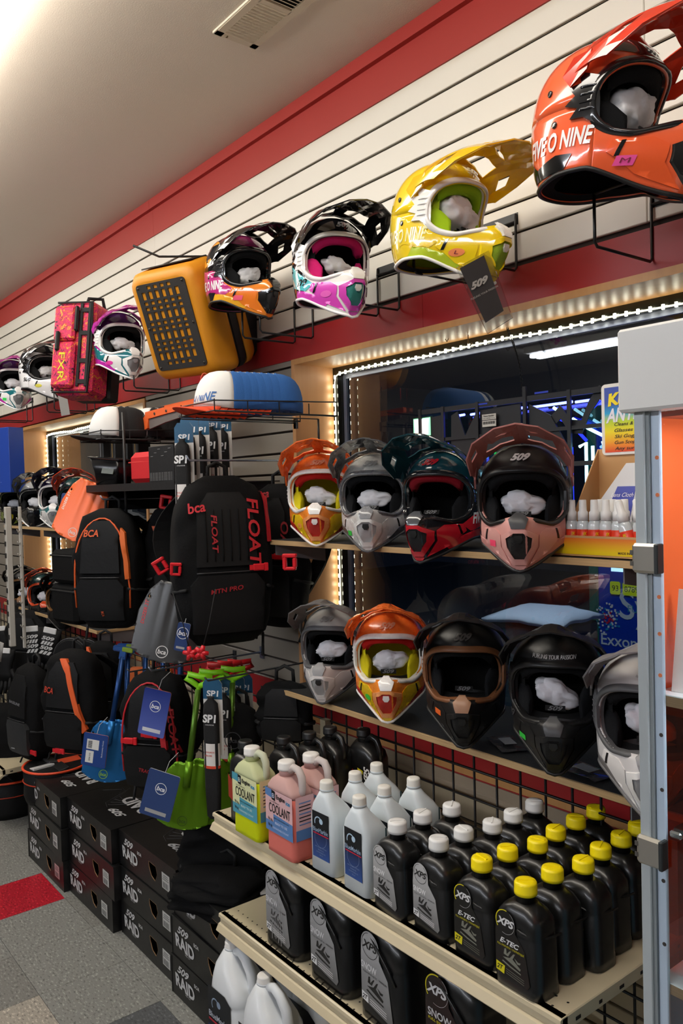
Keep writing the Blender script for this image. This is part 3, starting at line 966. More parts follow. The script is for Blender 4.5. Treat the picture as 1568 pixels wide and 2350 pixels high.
for xx in (GX0 + .003, GX1 - .03):
    b = MB(); b.span((xx, 1.532, .05), (xx + .027, 1.555, .98)); tag(b.build('shelf_upright', M('8a7f68', .5)), 'beige slotted upright behind the steel shelves ' + ('at their left end' if xx < -1.5 else 'at their right end'), 'upright')
# ================= bottles =================
def rr(hx, hy, r, z, n=5, cx=0, cy=0):
    """rounded rectangle ring"""
    out = []
    r = min(r, hx * .98, hy * .98)
    for (sx, sy, a0) in ((1, 1, 0), (-1, 1, 90), (-1, -1, 180), (1, -1, 270)):
        for i in range(n):
            a = R(a0 + 90 * i / (n - 1)); out.append(Vector((cx + sx * (hx - r) + r * math.cos(a), cy + sy * (hy - r) + r * math.sin(a), z)))
    return out
def cap_mesh(r, h, name='cap', ribs=20, top=True):
    b = MB(); rg = []
    prof = [(1.0, 0), (1.0, .25), (.96, .3), (.96, .8), (.9, .95), (.55, 1.0)]
    n = ribs * 2
    for k, z in prof:
        rg.append([Vector(((r * k * (1 + (.03 if (j % 2 and .28 < z < .85) else 0))) * math.cos(2 * PI * j / n), (r * k * (1 + (.03 if (j % 2 and .28 < z < .85) else 0))) * math.sin(2 * PI * j / n), z * h)) for j in range(n)])
    b.loft(rg)
    if top: b.box((0, 0, h), (r * 1.5, r * .16, h * .1), Matrix.Rotation(.5, 3, 'Z'))
    return b.mesh(name)
blk = M('161616', .32, bump=.05, scale=30, coat=.15)
white_p = M('dfe4e6', .35, coat=.3); 
# --- XPS quart
def xps_body(w, d, h, name):
    b = MB(); hx, hy = w / 2, d / 2
    S = [(0, .90, .90), (.012, 1, 1), (.11, 1, 1), (.13, .985, .97), (.60, .95, 1), (.62, .92, .94), (.66, .93, .96), (.78, .90, .93), (.86, .72, .80), (.93, .42, .52)]
    b.loft([rr(hx * kx, hy * ky, hy * .55, z * h) for z, kx, ky in S])
    b.lathe([(hy * .50, .92 * h), (hy * .50, h), (hy * .55, h + .001), (hy * .55, h + .005), (hy * .45, h + .006)], 20)
    return b.mesh(name)
def ridge(w, d, h):
    b = MB(); pts = []
    for i in range(9):
        t = i / 8; pts.append((w / 2 * (.18 + .82 * math.sin(t * PI / 2)), -d / 2 - .001 + (d * .95) * t ** 2.2, h * (.70 - .12 * t + .05 * t * t)))
    b.tube(pts, .0022, 6)
    return b.mesh('shoulder_ridge')
def gradient_m(c1, c2, z0, z1, rough=.35, metal=.2, axis='Z'):
    m = bpy.data.materials.new('label_gradient'); m.use_nodes = True; nt = m.node_tree; b = nt.nodes['Principled BSDF']
    tc = nt.nodes.new('ShaderNodeTexCoord'); sp = nt.nodes.new('ShaderNodeSeparateXYZ'); mr = nt.nodes.new('ShaderNodeMapRange')
    mr.inputs['From Min'].default_value = z0; mr.inputs['From Max'].default_value = z1
    mx = nt.nodes.new('ShaderNodeMix'); mx.data_type = 'RGBA'; mx.inputs['A'].default_value = srgb(c1); mx.inputs['B'].default_value = srgb(c2)
    nt.links.new(tc.outputs['Object'], sp.inputs[0]); nt.links.new(sp.outputs[axis], mr.inputs[0]); nt.links.new(mr.outputs[0], mx.inputs['Factor'])
    nt.links.new(mx.outputs['Result'], b.inputs['Base Color']); b.inputs['Roughness'].default_value = rough; b.inputs['Metallic'].default_value = metal
    return m
silver = gradient_m('6d6d6d', 'bdbdbd', .02, .13, .4, 0)
silver_g = gradient_m('6a6a6a', 'b4b4b4', .03, .17, .4, 0)
def circle(cx, cy, r, n=20, a0=0, a1=360): return [(cx + r * math.cos(R(a0 + (a1 - a0) * i / n)), cy + r * math.sin(R(a0 + (a1 - a0) * i / n))) for i in range(n)]
def flat(b, poly, y, mi=0):
    b.add([(x, y, z) for x, z in poly], [tuple(range(len(poly)))], mi); return b
def ring(b, cx, cz, r0, r1, y, a0=0, a1=360, n=24, mi=0):
    vs = []; 
    for i in range(n + 1):
        a = R(a0 + (a1 - a0) * i / n)
        vs += [(cx + r0 * math.cos(a), y, cz + r0 * math.sin(a)), (cx + r1 * math.cos(a), y, cz + r1 * math.sin(a))]
    b.add(vs, [(2 * i, 2 * i + 1, 2 * i + 3, 2 * i + 2) for i in range(n)], mi); return b
def sled(b, cx, cz, s, y, mi=0):
    """line drawing of a snowmobile"""
    for poly in ([(-.5, -.1), (-.1, .0), (.1, .25), (.2, .28), (.05, 0), (.5, -.25), (.45, -.35), (-.1, -.2)], [(-.45, .05), (-.4, .3), (-.3, .34), (-.28, .1), (-.1, .3), (-.02, .32), (-.2, .02)],
                 [(-.55, -.3), (-.1, -.42), (.5, -.5), (.5, -.44), (-.1, -.34), (-.5, -.24)], [(.15, .1), (.35, .0), (.5, .02), (.45, -.08), (.3, -.1)]):
        flat(b, [(cx + x * s, cz + z * s) for x, z in poly], y, mi)
    return b
def xps_label(w, d, h, kind, name):
    """label on the -y face; slots: 0 base, 1 dark print, 2 white print, 3 yellow print"""
    b = MB(); y = -d / 2 - .0008; u = w / .092; v = h / .165; X = lambda x: x * u; Z = lambda z: z * v
    cx, cz, r = X(-.016), Z(.118), .0215 * min(u, v) ** 1
    base = circle(cx, cz, r, 14, 0, 200)
    bl = [(X(-.037), Z(.095)), (X(-.037), Z(.030)), (X(.026), Z(.018)), (X(.031), Z(.026)), (X(.022), Z(.082)), (X(.004), Z(.104))]
    flat(b, [(x, z) for x, z in base] + bl, y, 0)
    y2 = y - .0006
    if kind == 'snow':
        lettering(b, 'XPS', (cx, y2, cz), (1, 0, 0), (0, 0, 1), .017 * v, .03, .3, 1.15, mi=1)
        ring(b, cx, cz, r * .86, r * .90, y2, 100, 420, mi=1)
        lettering(b, 'SNOW', (X(-.019), y2, Z(.084)), (1, 0, 0), (0, 0, 1), .0145 * v, .02, .0, .82, mi=2)
        lettering(b, 'FULL SYNTHETIC / PREMIUM', (X(-.006), y2, Z(.0745)), (1, 0, 0), (0, 0, 1), .0042 * v, 0, .0, 1, mi=1, fit=X(.052))
        sled(b, X(-.006), Z(.058), .036 * u, y2, 1)
        flat(b, [(X(-.036), Z(.030)), (X(-.022), Z(.0275)), (X(-.022), Z(.040)), (X(-.036), Z(.042))], y2, 2)
        lettering(b, '2T', (X(-.029), y2 - .0003, Z(.035)), (1, 0, 0), (0, 0, 1), .010 * v, .03, .3, 1, mi=1)
        for k in range(3): flat(b, [(X(-.018), Z(.037 - k * .0035)), (X(.018), Z(.0325 - k * .0035)), (X(.018), Z(.0315 - k * .0035)), (X(-.018), Z(.036 - k * .0035))], y2, 2)
    else:
        lettering(b, 'XPS', (cx, y2, cz), (1, 0, 0), (0, 0, 1), .018 * v, .04, .3, 1.15, mi=2)
        ring(b, cx, cz, r * .94, r * 1.02, y2, 80, 215, mi=3); ring(b, cx, cz, r * .96, r * .98, y2, 250, 420, mi=2)
        if kind == 'etec':
            lettering(b, 'E-TEC', (X(-.008), y2, Z(.084)), (1, 0, 0), (0, 0, 1), .0125 * v, .03, .35, 1.25, mi=2)
            lettering(b, 'FULL SYNTHETIC / SYNTHETIQUE', (X(-.006), y2, Z(.0745)), (1, 0, 0), (0, 0, 1), .0052 * v, .02, .2, 1, mi=3, fit=X(.054))
        else:
            lettering(b, 'SNOW', (X(-.012), y2, Z(.084)), (1, 0, 0), (0, 0, 1), .015 * v, .02, .0, .95, mi=2)
            lettering(b, 'FULL SYNTHETIC', (X(-.009), y2, Z(.0745)), (1, 0, 0), (0, 0, 1), .0052 * v, .02, .0, 1, mi=3, fit=X(.046))
        sled(b, X(-.004), Z(.058), .036 * u, y2, 4)
        flat(b, [(X(-.036), Z(.026)), (X(-.020), Z(.0235)), (X(-.018), Z(.039)), (X(-.036), Z(.042))], y2, 3)
        lettering(b, '2T', (X(-.028), y2 - .0003, Z(.0335)), (1, 0, 0), (0, 0, 1), .011 * v, .03, .3, 1, mi=1)
        for k in range(3): flat(b, [(X(-.016), Z(.036 - k * .004)), (X(.020), Z(.0315 - k * .004)), (X(.020), Z(.0305 - k * .004)), (X(-.016), Z(.035 - k * .004))], y2, 4)
    return b.mesh(name)
W_, D_, H_ = .108, .072, .173
q_body = xps_body(W_, D_, H_, 'bottle_body'); q_ridge = ridge(W_, D_, H_)
q_snow = xps_label(W_, D_, H_, 'snow', 'label'); q_etec = xps_label(W_, D_, H_, 'etec', 'label')
q_cap = cap_mesh(.0215, .024)
for me, ms in ((q_snow, [silver, M('1a1a1a', .5), M('f0f0f0', .5), M('e8d81c', .5), M('6a6a6a', .5)]), (q_etec, [M('0e0f0c', .3), M('101010', .5), M('dcdcdc', .5), M('d8cc10', .5), M('77786c', .5)])):
    for m_ in ms: me.materials.append(m_)
def quart(x, y, z, snow, label, group):
    t = thing('oil_bottle', label, 'bottle', (x, y, z), (0, 0, R(random.uniform(-3, 3))), group)
    bd = link('bottle_body', q_body, t, mat=blk); link('shoulder_ridge', q_ridge, bd, mat=blk)
    c = link('cap', q_cap, t, 'white ribbed cap' if snow else 'yellow ribbed cap', mat=M('e8e8e6', .35) if snow else M('ffe60e', .35))
    c.location = (0, 0, H_ + .001); c.rotation_euler = (0, 0, random.uniform(0, 3))
    link('label', q_snow if snow else q_etec, t, 'silver label with black print' if snow else 'black label with white and yellow print')
    return t
random.seed(7)
CZ = .784 + H_ + .022
rows = {'Y1': [(1206.5, 2023), (1268, 1992), (1339, 1972), (1379, 1941), (1426, 1914), (1465, 1890)], 'Y2': [(1106, 1969), (1165, 1945), (1234, 1927), (1276, 1900), (1322, 1875), (1368, 1853)],
        'W1': [(1007, 1924), (1064, 1902), (1130, 1885), (1178, 1862), (1227, 1839)], 'W2': [(912, 1886), (970, 1864), (1037, 1847)]}
nth = ['front', 'second from the front', 'third from the front', 'fourth from the front', 'fifth from the front', 'sixth from the front']
desc = {'Y1': 'yellow-capped black oil bottle in the row nearest the shelf right end, %s', 'Y2': 'yellow-capped black oil bottle in the row beside the white-capped ones, %s',
        'W1': 'white-capped black oil bottle in the row beside the yellow-capped ones, %s', 'W2': 'white-capped black oil bottle in the row beside the white jugs, %s'}
for rk, pts in rows.items():
    for i, (u, v) in enumerate(pts):
        p = at(u, v, z=CZ); quart(p.x, p.y, .784, rk[0] == 'W', desc[rk] % nth[i], 'yellow-capped oil bottles' if rk[0] == 'Y' else 'white-capped oil bottles')
# one more yellow cap at the back edge by the cabinet
# --- gallon jugs on the middle shelf
GW, GD, GH = .164, .115, .240
g_body = xps_body(GW, GD, GH, 'jug_body')
g_snow = xps_label(GW * .92, GD, GH * 1.05, 'snow', 'label'); g_yel = xps_label(GW * .92, GD, GH * 1.05, 'yel', 'label')
for me, ms in ((g_snow, [silver_g, M('1a1a1a', .5), M('f0f0f0', .5), M('e8d81c', .5), M('6a6a6a', .5)]), (g_yel, [M('0e0f0c', .3), M('101010', .5), M('dcdcdc', .5), M('d8cc10', .5), M('77786c', .5)])):
    for m_ in ms: me.materials.append(m_)
b = MB(); b.tube([(.035, 0, .20), (.055, 0, .235), (.02, 0, .245), (-.01, 0, .235)], .009, 8); g_handle = b.mesh('handle')
b = MB(); b.tube([(-.03, -GD / 2 + .004, .205), (.01, -GD / 2 - .002, .180), (.045, -GD / 2 - .002, .150), (.06, -GD / 2 + .001, .125)], .004, 6); g_rib = b.mesh('shoulder_ridge')
for i, (x, lab, yel) in enumerate(((-1.79, 'black gallon oil jug with scratched silver label, leftmost on the middle steel shelf', 0), (-1.585, 'black gallon oil jug with silver label, second from the left on the middle steel shelf', 0),
                                   (-1.385, 'black gallon oil jug with silver label, third from the left on the middle steel shelf', 0), (-1.17, 'black gallon oil jug with yellow ring on its label, rightmost on the middle steel shelf', 1))):
    t = thing('oil_jug', lab, 'jug', (x, 1.225, .483), (0, 0, R(random.uniform(-2, 2))), 'gallon oil jugs')
    link('jug_body', g_body, t, mat=blk); link('handle', g_handle, t, mat=blk); link('shoulder_ridge', g_rib, t, mat=blk)
    link('label', g_yel if yel else g_snow, t)
    c = link('cap', q_cap, t, mat=M('222222', .4)); c.location = (-.03, 0, GH); 
    if i < 3:
        t2 = dup(t, (x + .01, 1.36, .483), label='black gallon oil jug standing behind the ' + ('leftmost', 'second', 'third')[i] + ' silver-labelled one')
    if i == 0:
        b = MB()
        for k in range(7): b.box((-.03 + k * .008, -GD / 2 - .0016, .085 + random.uniform(-.01, .01)), (.0012, .0004, .11), Matrix.Rotation(random.uniform(-.08, .08), 3, 'Y'))
        o = b.build('scratch', M('c8c8c8', .6), t); o['kind'] = 'stuff'
# --- white quart bottles
def slant_body(w, d, h, name, cy):
    b = MB(); hx, hy = w / 2, d / 2
    S = [(0, .93, .93, 0), (.012, 1, 1, 0), (.55, 1, 1, 0), (.64, .97, .97, 0), (.74, .80, .80, -.20), (.84, .50, .55, -.40), (.90, .34, .40, -.44)]
    b.loft([rr(hx * kx, hy * ky, hy * .45, z * h, cy=hy * o_) for z, kx, ky, o_ in S])
    b.lathe([(.0145, .89 * h), (.0145, h * .97)], 18, (0, -hy * .44, 0))
    b.lathe([(.0165, .905 * h), (.0175, .91 * h), (.0175, .925 * h), (.0165, .93 * h)], 18, (0, -hy * .44, 0))
    return b.mesh(name)
BW, BD, BH = .098, .076, .220
b_body = slant_body(BW, BD, BH, 'bottle_body', 0)
b_cap = cap_mesh(.0168, .024, ribs=24, top=False)
b = MB(); y = -BD / 2 - .0008
flat(b, [(-.032, .035), (.032, .035), (.032, .148), (-.032, .148)], y, 0); flat(b, [(-.032, .035), (.032, .035), (.032, .098), (-.032, .105)], y - .0004, 1)
lettering(b, 'BlueMarble', (0, y - .001, .104), (1, 0, 0), (0, 0, 1), .015, .01, 0, 1, mi=2, fit=.058)
flat(b, [(-.028, .093), (.031, .093), (.031, .096), (-.028, .096)], y - .001, 3)
ring(b, -.008, .122, .012, .015, y - .0006, 20, 200, mi=4); flat(b, circle(.003, .127, .007, 12), y - .0008, 4); ring(b, .0, .085, .022, .0228, y - .0008, 120, 420, mi=5)
for k in range(4): lettering(b, ('AIR COOLED 2 STROKE', 'ENGINE OIL', 'SNOWMOBILE OIL', '946 ml')[k], (0, y - .0008, .062 - .0062 * k), (1, 0, 0), (0, 0, 1), .0042, 0, 0, 1, mi=5)
b_lab = b.mesh('label')
for m_ in (M('0a1018', .3), gradient_m('2a4f96', '0c1c40', .035, .1, .35, 0), M('9fb4cc', .4), M('c02038', .4), M('b9d4ea', .4), M('8fa0c0', .5)): b_lab.materials.append(m_)
b = MB(); b.box((BW / 2 + .0003, .020, .115), (.0006, .004, .075)); b_strip = b.mesh('level_strip')
b = MB(); b.box((.008, -BD * .30, .179), (.016, .001, .022), Matrix.Rotation(.62, 3, 'X')); b_tape = b.mesh('clear_tape')
k = 0
bl_lab = {(0, 0): 'white oil bottle with dark blue label, left one of the front pair', (1, 0): 'white oil bottle with dark blue label, right one of the front pair'}
for ci, pts in enumerate(([(749, 1791), (815, 1771), (864, 1751)], [(825, 1826), (882, 1803), (949, 1784)])):
    for ri, (u, v) in enumerate(pts):
        p = at(u, v, z=.784 + BH + .002)
        lab = bl_lab.get((ci, ri)) or 'white oil bottle ' + ('second' if ri == 1 else 'third') + ' in the ' + ('left' if ci == 0 else 'right') + ' column of white bottles'
        t = thing('white_oil_bottle', lab, 'bottle', (p.x, p.y + BD * .22, .784), (0, 0, R(random.uniform(-3, 3))), 'white oil bottles')
        bd = link('bottle_body', b_body, t, mat=M('dde6ea', .38, coat=.2)); link('level_strip', b_strip, bd, mat=M('2c4a50', .5))
        c = link('cap', b_cap, t, mat=M('e6e4dc', .45)); c.location = (0, -BD / 2 * .44, BH * .93 - .006)
        link('label', b_lab, t)
        if ri == 0: link('clear_tape', b_tape, t, mat=M('f4f4f2', .1))
# --- coolant jugs
CW, CD, CH = .126, .072, .226
def cool_part(z0, z1, name):
    S = [(0, .92, .92), (.012, 1, 1), (.06, 1, 1), (.20, .99, .99), (.215, .985, .985), (.70, .98, .98), (.76, .90, .95), (.83, .66, .80), (.88, .40, .55)]
    b = MB(); rg = []
    for z, kx, ky in S:
        if z0 <= z <= z1: rg.append(rr(CW / 2 * kx, CD / 2 * ky, .014, z * CH, cx=-CW / 2 * .20 * max(0, (z - .70) / .18)))
    b.loft(rg, cap=True); return b
lb = cool_part(0, .70, ''); c_low = lb.mesh('filled_body'); 
lb = cool_part(.70, 1, ''); lb.lathe([(.019, .87 * CH), (.019, .97 * CH)], 20, (-.014, 0, 0)); c_top = lb.mesh('clear_shoulder')
b = MB(); b.tube([(.002, 0, .212), (.020, 0, .226), (.042, 0, .224), (.054, 0, .208), (.056, 0, .180), (.050, 0, .155)], [.008, .0095, .010, .010, .009, .008], 10); c_han = b.mesh('handle')
c_cap = cap_mesh(.0225, .022, ribs=30, top=False)
def cool_label(c1, c2, c3):
    b = MB(); y = -CD / 2 - .0006; x0, x1 = -CW / 2 * .97, CW / 2 * .97
    flat(b, [(x0, .055), (x1, .055), (x1, .165), (x0, .165)], y, 0)
    b.add([(CW / 2 + .0006, -CD / 2 + .008, z) for z in (.055, .165)] + [(CW / 2 + .0006, CD / 2 - .008, z) for z in (.165, .055)], [(0, 1, 2, 3)], 0)
    b.add([(CW / 2 + .0010, -CD / 2 + .008, z) for z in (.055, .082)] + [(CW / 2 + .0010, CD / 2 - .008, z) for z in (.082, .055)], [(0, 1, 2, 3)], 1)
    flat(b, [(x0, .055), (x1, .055), (x1, .082), (x0, .082)], y - .0003, 1); flat(b, [(x0 + .036, .082), (x1, .082), (x1, .098), (x0 + .036, .103)], y - .0003, 1)
    flat(b, [(x0, .146), (x0 + .03, .143), (x0 + .03, .165), (x0, .165)], y - .0003, 1)
    flat(b, [(x0 + .030, .140), (x0 + .046, .138), (x0 + .046, .163), (x0 + .030, .165)], y - .0006, 2)
    lettering(b, 'Ei', (x0 + .038, y - .001, .151), (1, 0, 0), (0, 0, 1), .016, .02, 0, 1, mi=3)
    lettering(b, 'Engine', (.010, y - .001, .150), (1, 0, 0), (0, 0, 1), .0155, .03, 0, 1, mi=2, fit=.040)
    lettering(b, 'ice', (.043, y - .001, .148), (1, 0, 0), (0, 0, 1), .0155, .03, 0, 1, mi=4, fit=.018)
    lettering(b, 'HIGH PERFORMANCE', (-.018, y - .001, .1345), (1, 0, 0), (0, 0, 1), .005, 0, 0, 1, mi=2, fit=.045)
    lettering(b, 'COOLANT', (.004, y - .001, .118), (1, 0, 0), (0, 0, 1), .034, .012, 0, .62, mi=2, fit=.096)
    for (px_, pz) in ((-.045, .088), (-.033, .086), (-.045, .072), (-.033, .070)): sled(b, px_, pz, .010, y - .001, 2)
    lettering(b, 'KEEPS YOUR ENGINE COOL', (.012, y - .001, .094), (1, 0, 0), (0, 0, 1), .005, .01, 0, 1, mi=2, fit=.07)
    lettering(b, 'READY TO USE', (.010, y - .001, .082), (1, 0, 0), (0, 0, 1), .0085, .02, 0, 1, mi=3, fit=.055); lettering(b, 'BIODEGRADABLE COOLANT', (.006, y - .001, .068), (1, 0, 0), (0, 0, 1), .007, .01, 0, 1, mi=3, fit=.075)
    for k in range(7): b.box((CW / 2 + .0012, 0, .095 + k * .009), (.0004, CD * .5, .0025), mi=2 if k % 3 else 1)
    me = b.mesh('label')
    for m_ in (M(c1, .4), M(c2, .4), M('101418', .5), M(c3, .5), M('2f8fc0', .5)): me.materials.append(m_)
    return me
lab_y = cool_label('e6e8b4', '4f9fb4', 'd8eee8'); lab_r = cool_label('e6b9bc', '5a86c0', 'cfd8ee')
def coolant(u, v, red, label):
    p = at(u, v, z=.784 + CH + .012)
    t = thing('coolant_jug', label, 'jug', (p.x + .014, p.y, .784), (0, 0, R(random.uniform(-3, 3))), 'coolant jugs')
    cc, tt = (('e67c70', 'e8bcb6') if red else ('d4e01c', 'e0e6b4'))
    link('filled_body', c_low, t, mat=Clear(cc, .25, .12)); link('clear_shoulder', c_top, t, mat=Clear(cc if False else tt, .35, .3)); link('handle', c_han, t, mat=Clear('e6dcd8' if red else 'e2e6cc', .35, .3))
    c = link('cap', c_cap, t, mat=M('eceae6', .4)); c.location = (-.014, 0, CH - .012)
    link('label', lab_r if red else lab_y, t)
coolant(578, 1711, 0, 'yellow-green coolant jug with pale blue label at the left of the top steel shelf')
coolant(657, 1743, 1, 'pink-red coolant jug with blue label, front one beside the yellow jug')
coolant(714, 1726, 1, 'pink-red coolant jug standing behind the other pink one')
# --- black jugs at the left of the shelf
JW, JD, JH = .115, .075, .215
j_body = MB(); j_body.loft([rr(JW / 2 * kx, JD / 2 * ky, .02, z * JH, cx=-JW / 2 * ox) for z, kx, ky, ox in ((0, .92, .92, 0), (.02, 1, 1, 0), (.7, 1, 1, 0), (.8, .9, .95, .05), (.9, .45, .6, .3))]); j_body.lathe([(.017, .89 * JH), (.017, .98 * JH)], 16, (-.018, 0, 0)); j_body = j_body.mesh('jug_body')
b = MB(); b.tube([(-.004, 0, .195), (.018, 0, .212), (.040, 0, .205), (.052, 0, .180), (.052, 0, .150)], .009, 8); j_han = b.mesh('handle')
b = MB(); y = -JD / 2 - .0008
flat(b, [(-.052, .07), (-.012, .055), (-.012, .105), (-.052, .135)], y, 0); lettering(b, 'XPS', (.035, y - .0005, .105), (0, 0, 1), (-1, 0, 0), .034, .03, .3, 1, mi=1, fit=.06); flat(b, [(-.005, .115), (.018, .11), (.018, .120), (-.005, .125)], y, 2)
for k in range(6): flat(b, [(-.02, .050 - k * .005), (.045, .045 - k * .005), (.045, .044 - k * .005), (-.02, .049 - k * .005)], y, 3)
j_lab = b.mesh('label')
for m_ in (M('9c2f1c', .5), M('e8e8e6', .5), M('e0d020', .5), M('6a6a6a', .5)): j_lab.materials.append(m_)
j_cap = cap_mesh(.021, .022, ribs=22, top=False)
for i, (x, y_, lab) in enumerate(((-1.945, 1.185, 'black oil jug with red and white label left of the yellow coolant'), (-1.90, 1.285, 'black jug right behind the black labelled one'), (-1.885, 1.365, 'black jug with angular handle behind the yellow coolant'), (-1.885, 1.44, 'black jug with angular handle next to the bag with a white pull'), (-1.80, 1.50, 'black oil jug with small yellow label against the wire grid'))):
    t = thing('black_jug', lab, 'jug', (x, y_, .784), (0, 0, R(random.uniform(-4, 4))), 'black jugs by the coolant')
    link('jug_body', j_body, t, mat=blk); link('handle', j_han, t, mat=blk); c = link('cap', j_cap, t, mat=M('1b1b1c', .35)); c.location = (-.018, 0, JH * .97 - .002)
    if i in (0, 4): link('label', j_lab, t)
# --- white gallon jugs on the base shelf
WW, WD, WH = .155, .125, .285
lb = MB(); lb.loft([rr(WW / 2 * kx, WD / 2 * ky, .035, z * WH, cx=-WW / 2 * ox) for z, kx, ky, ox in ((0, .92, .92, 0), (.02, 1, 1, 0), (.50, 1, 1, 0), (.52, .97, .97, 0), (.54, 1, 1, 0), (.62, .97, .97, 0), (.70, .84, .92, .10), (.80, .58, .80, .32), (.88, .38, .55, .42), (.93, .28, .36, .44))]); lb.lathe([(.019, .91 * WH), (.019, .93 * WH), (.022, .935 * WH), (.022, .95 * WH), (.018, .955 * WH), (.018, .98 * WH)], 20, (-.034, 0, 0)); w_body = lb.mesh('jug_body')
b = MB(); b.tube([(-.016, 0, .262), (.012, 0, .272), (.038, 0, .262), (.062, 0, .235), (.070, 0, .200), (.066, 0, .168)], [.011, .013, .0145, .0145, .014, .013], 12); w_han = b.mesh('handle')
w_cap = cap_mesh(.0205, .020, ribs=26, top=False)
b = MB(); y = -WD / 2 - .0008
flat(b, [(-.070, .01), (.050, .01), (.050, .155), (.02, .172), (-.070, .172)], y, 0); flat(b, [(-.070, .01), (.050, .01), (.050, .05), (-.070, .058)], y - .0003, 1)
ring(b, -.03, .125, .016, .020, y - .0006, 20, 220, mi=4); flat(b, circle(-.012, .133, .010, 12), y - .0006, 4)
lettering(b, 'BlueMarble', (-.012, y - .001, .092), (1, 0, 0), (0, 0, 1), .024, .01, 0, 1, mi=2, fit=.105); flat(b, [(-.066, .072), (.048, .072), (.048, .078), (-.066, .078)], y - .001, 3)
w_lab = b.mesh('label')
for m_ in (M('10141c', .35), M('15356e', .35), M('c8d0dc', .4), M('b02030', .4), M('8ea0b8', .4)): w_lab.materials.append(m_)
for i, (u, v, dy, lab) in enumerate(((533, 2159, 0, 'white gallon jug with blue label under the steel shelf, left one'), (608, 2238, 0, 'white gallon jug with blue label under the steel shelf, right one'), (533, 2159, .16, 'white gallon jug behind the left one, under the steel shelf'), (608, 2238, .16, 'white gallon jug behind the right one, under the steel shelf'))):
    p = at(u, v, z=.135 + WH)
    t = thing('white_jug', lab, 'jug', (p.x + .034, p.y + dy, .135), (0, 0, R(2)), 'white jugs on the base shelf')
    link('jug_body', w_body, t, mat=M('dfe3e6', .4, coat=.2)); link('handle', w_han, t, mat=M('dfe3e6', .4, coat=.2)); c = link('cap', w_cap, t, mat=M('e8e6e2', .45)); c.location = (-.034, 0, WH * .955 - .004)
    link('label', w_lab, t)
# ================= helmets in their places =================
random.seed(3)
def hat_(u, v, y): return at(u, v, y=y)
U1 = 'upper shelf of the large window'; U2 = 'lower shelf of the large window'
G1, G2, G3 = 'helmets on the upper window shelf', 'helmets on the lower window shelf', 'helmets on wire hooks along the wall'
orange_kit = dict(shell='f0702a', chin='f08a2c', frame='f0eeea', panel='f2c81a', vent='f2a060', grille='c8281c', cap='e8e4e0', lining='e2d41c', pads='dccc1c', brow='c8201c', hem='e8e4e0', lower='b82418', peak_='f4702a', peakhi=True, logo='e8a080', gC='b82418')
S_ = .80
helmet('orange helmet with yellow chin, leftmost on the upper shelf of the large window', hat_(738, 1130, 1.54), -44, -2, sc_=S_ * 1.03, group=G1, sticker=('f2a040', -.066, -.115, 'round'), stk_word='L', **orange_kit)
helmet('light grey helmet with dark grey peak on the upper shelf, beside the orange one', hat_(862, 1136, 1.53), -50, -2, sc_=S_, group=G1, shell='b4b4b0', chin='c4c4c2', frame='66676a', nose='85868a', panel='d4d4d2', vent='e2e2e0', grille='b8b8ba', cap='202022', lower='4c4c4e', hem='4a4a4c', peak_='55565a', peakhi=True, logo='8e8e8e', sticker=('30c840', -.072, -.125, 'sq'), gC='5a5a5c')
helmet('dark teal helmet with red chin and white lettering on the upper shelf', hat_(1020, 1142, 1.49), -70, -2, sc_=S_ * 1.0, group=G1, shell='17414c', chin='1b1c20', frame='1d2024', panel='c81c2c', vent='c81c2c', grille='16191c', lower='c81c2c', hem='1a1a1c', peak_='133a42', peakhi=True, brow='8c1622', logo='b01c28', gA='c81c2c', word='FIVE O NINE', gB='1f5a68', nose='505256', rough=.16, coat=1, cloth=False)
helmet('matt black helmet with rose pink chin and peak on the upper shelf', hat_(1202, 1142, 1.46), -55, -2, sc_=S_, group=G1, shell='1d1a1a', chin='cf948c', frame='141415', nose='36373a', panel='d49a92', vent='d49a92', grille='141414', lower='c98a84', hem='18181a', peak_='b8766f', peakhi=True, logo='d8d4d2', gB='cf948c', gC='cf948c', rough=.45, coat=0, sticker=('ff4a70', -.074, -.115, 'sq'))
helmet('grey helmet with pearl chin, leftmost on the lower shelf of the large window', hat_(768, 1476, 1.55), -54, -2, sc_=S_, group=G2, shell='a8a6a2', chin='cfcac8', frame='626264', nose='8c8c8e', panel='dcd6d4', vent='e6e2e0', grille='b0b0b0', lower='4c4c4e', hem='4a4a4c', peak_='6c6a6a', peakhi=True, logo='8a8886', rough=.5, coat=0)
helmet('orange helmet with yellow chin on the lower shelf, between grey and bronze ones', hat_(896, 1498, 1.52), -46, -2, sc_=S_ * 1.02, group=G2, sticker=('40c840', -.066, -.115, 'round'), **orange_kit)
helmet('matt black helmet with bronze eyeport frame on the lower shelf', hat_(1068, 1528, 1.49), -50, -4, sc_=S_ * 1.02, group=G2, shell='171616', frame='7a4e30', nose='9a7258', wing=True, peak_='161516', peakhi=True, logo='4a4644', grille='101010', rough=.4, coat=0, hem='1a1a1a', sticker=('f06820', -.074, -.100, 'sq'), cloth=False)
helmet('all black helmet with small white brow lettering on the lower shelf', hat_(1278, 1566, 1.46), -56, -4, sc_=S_ * .99, group=G2, shell='131314', frame='161617', nose='3c3d40', peak_='141415', peakhi=True, logo=None, grille='0e0e0e', rough=.42, coat=0, word='509', wordc='3c3c3e', sticker=('30c840', -.085, -.118, 'sq'))
helmet('white and grey helmet partly behind the glass cabinet on the lower shelf', hat_(1490, 1630, 1.43), -60, -2, sc_=S_ * 1.0, group=G2, shell='b4b2b2', chin='cdcaca', frame='58595b', nose='8a8a8c', panel='e2dedc', vent='e6e4e2', grille='9c9c9c', cap='101010', lower='706c6c', hem='6a6868', peak_='7c7a7c', peakhi=True, logo='9a9898', rough=.45, coat=0)
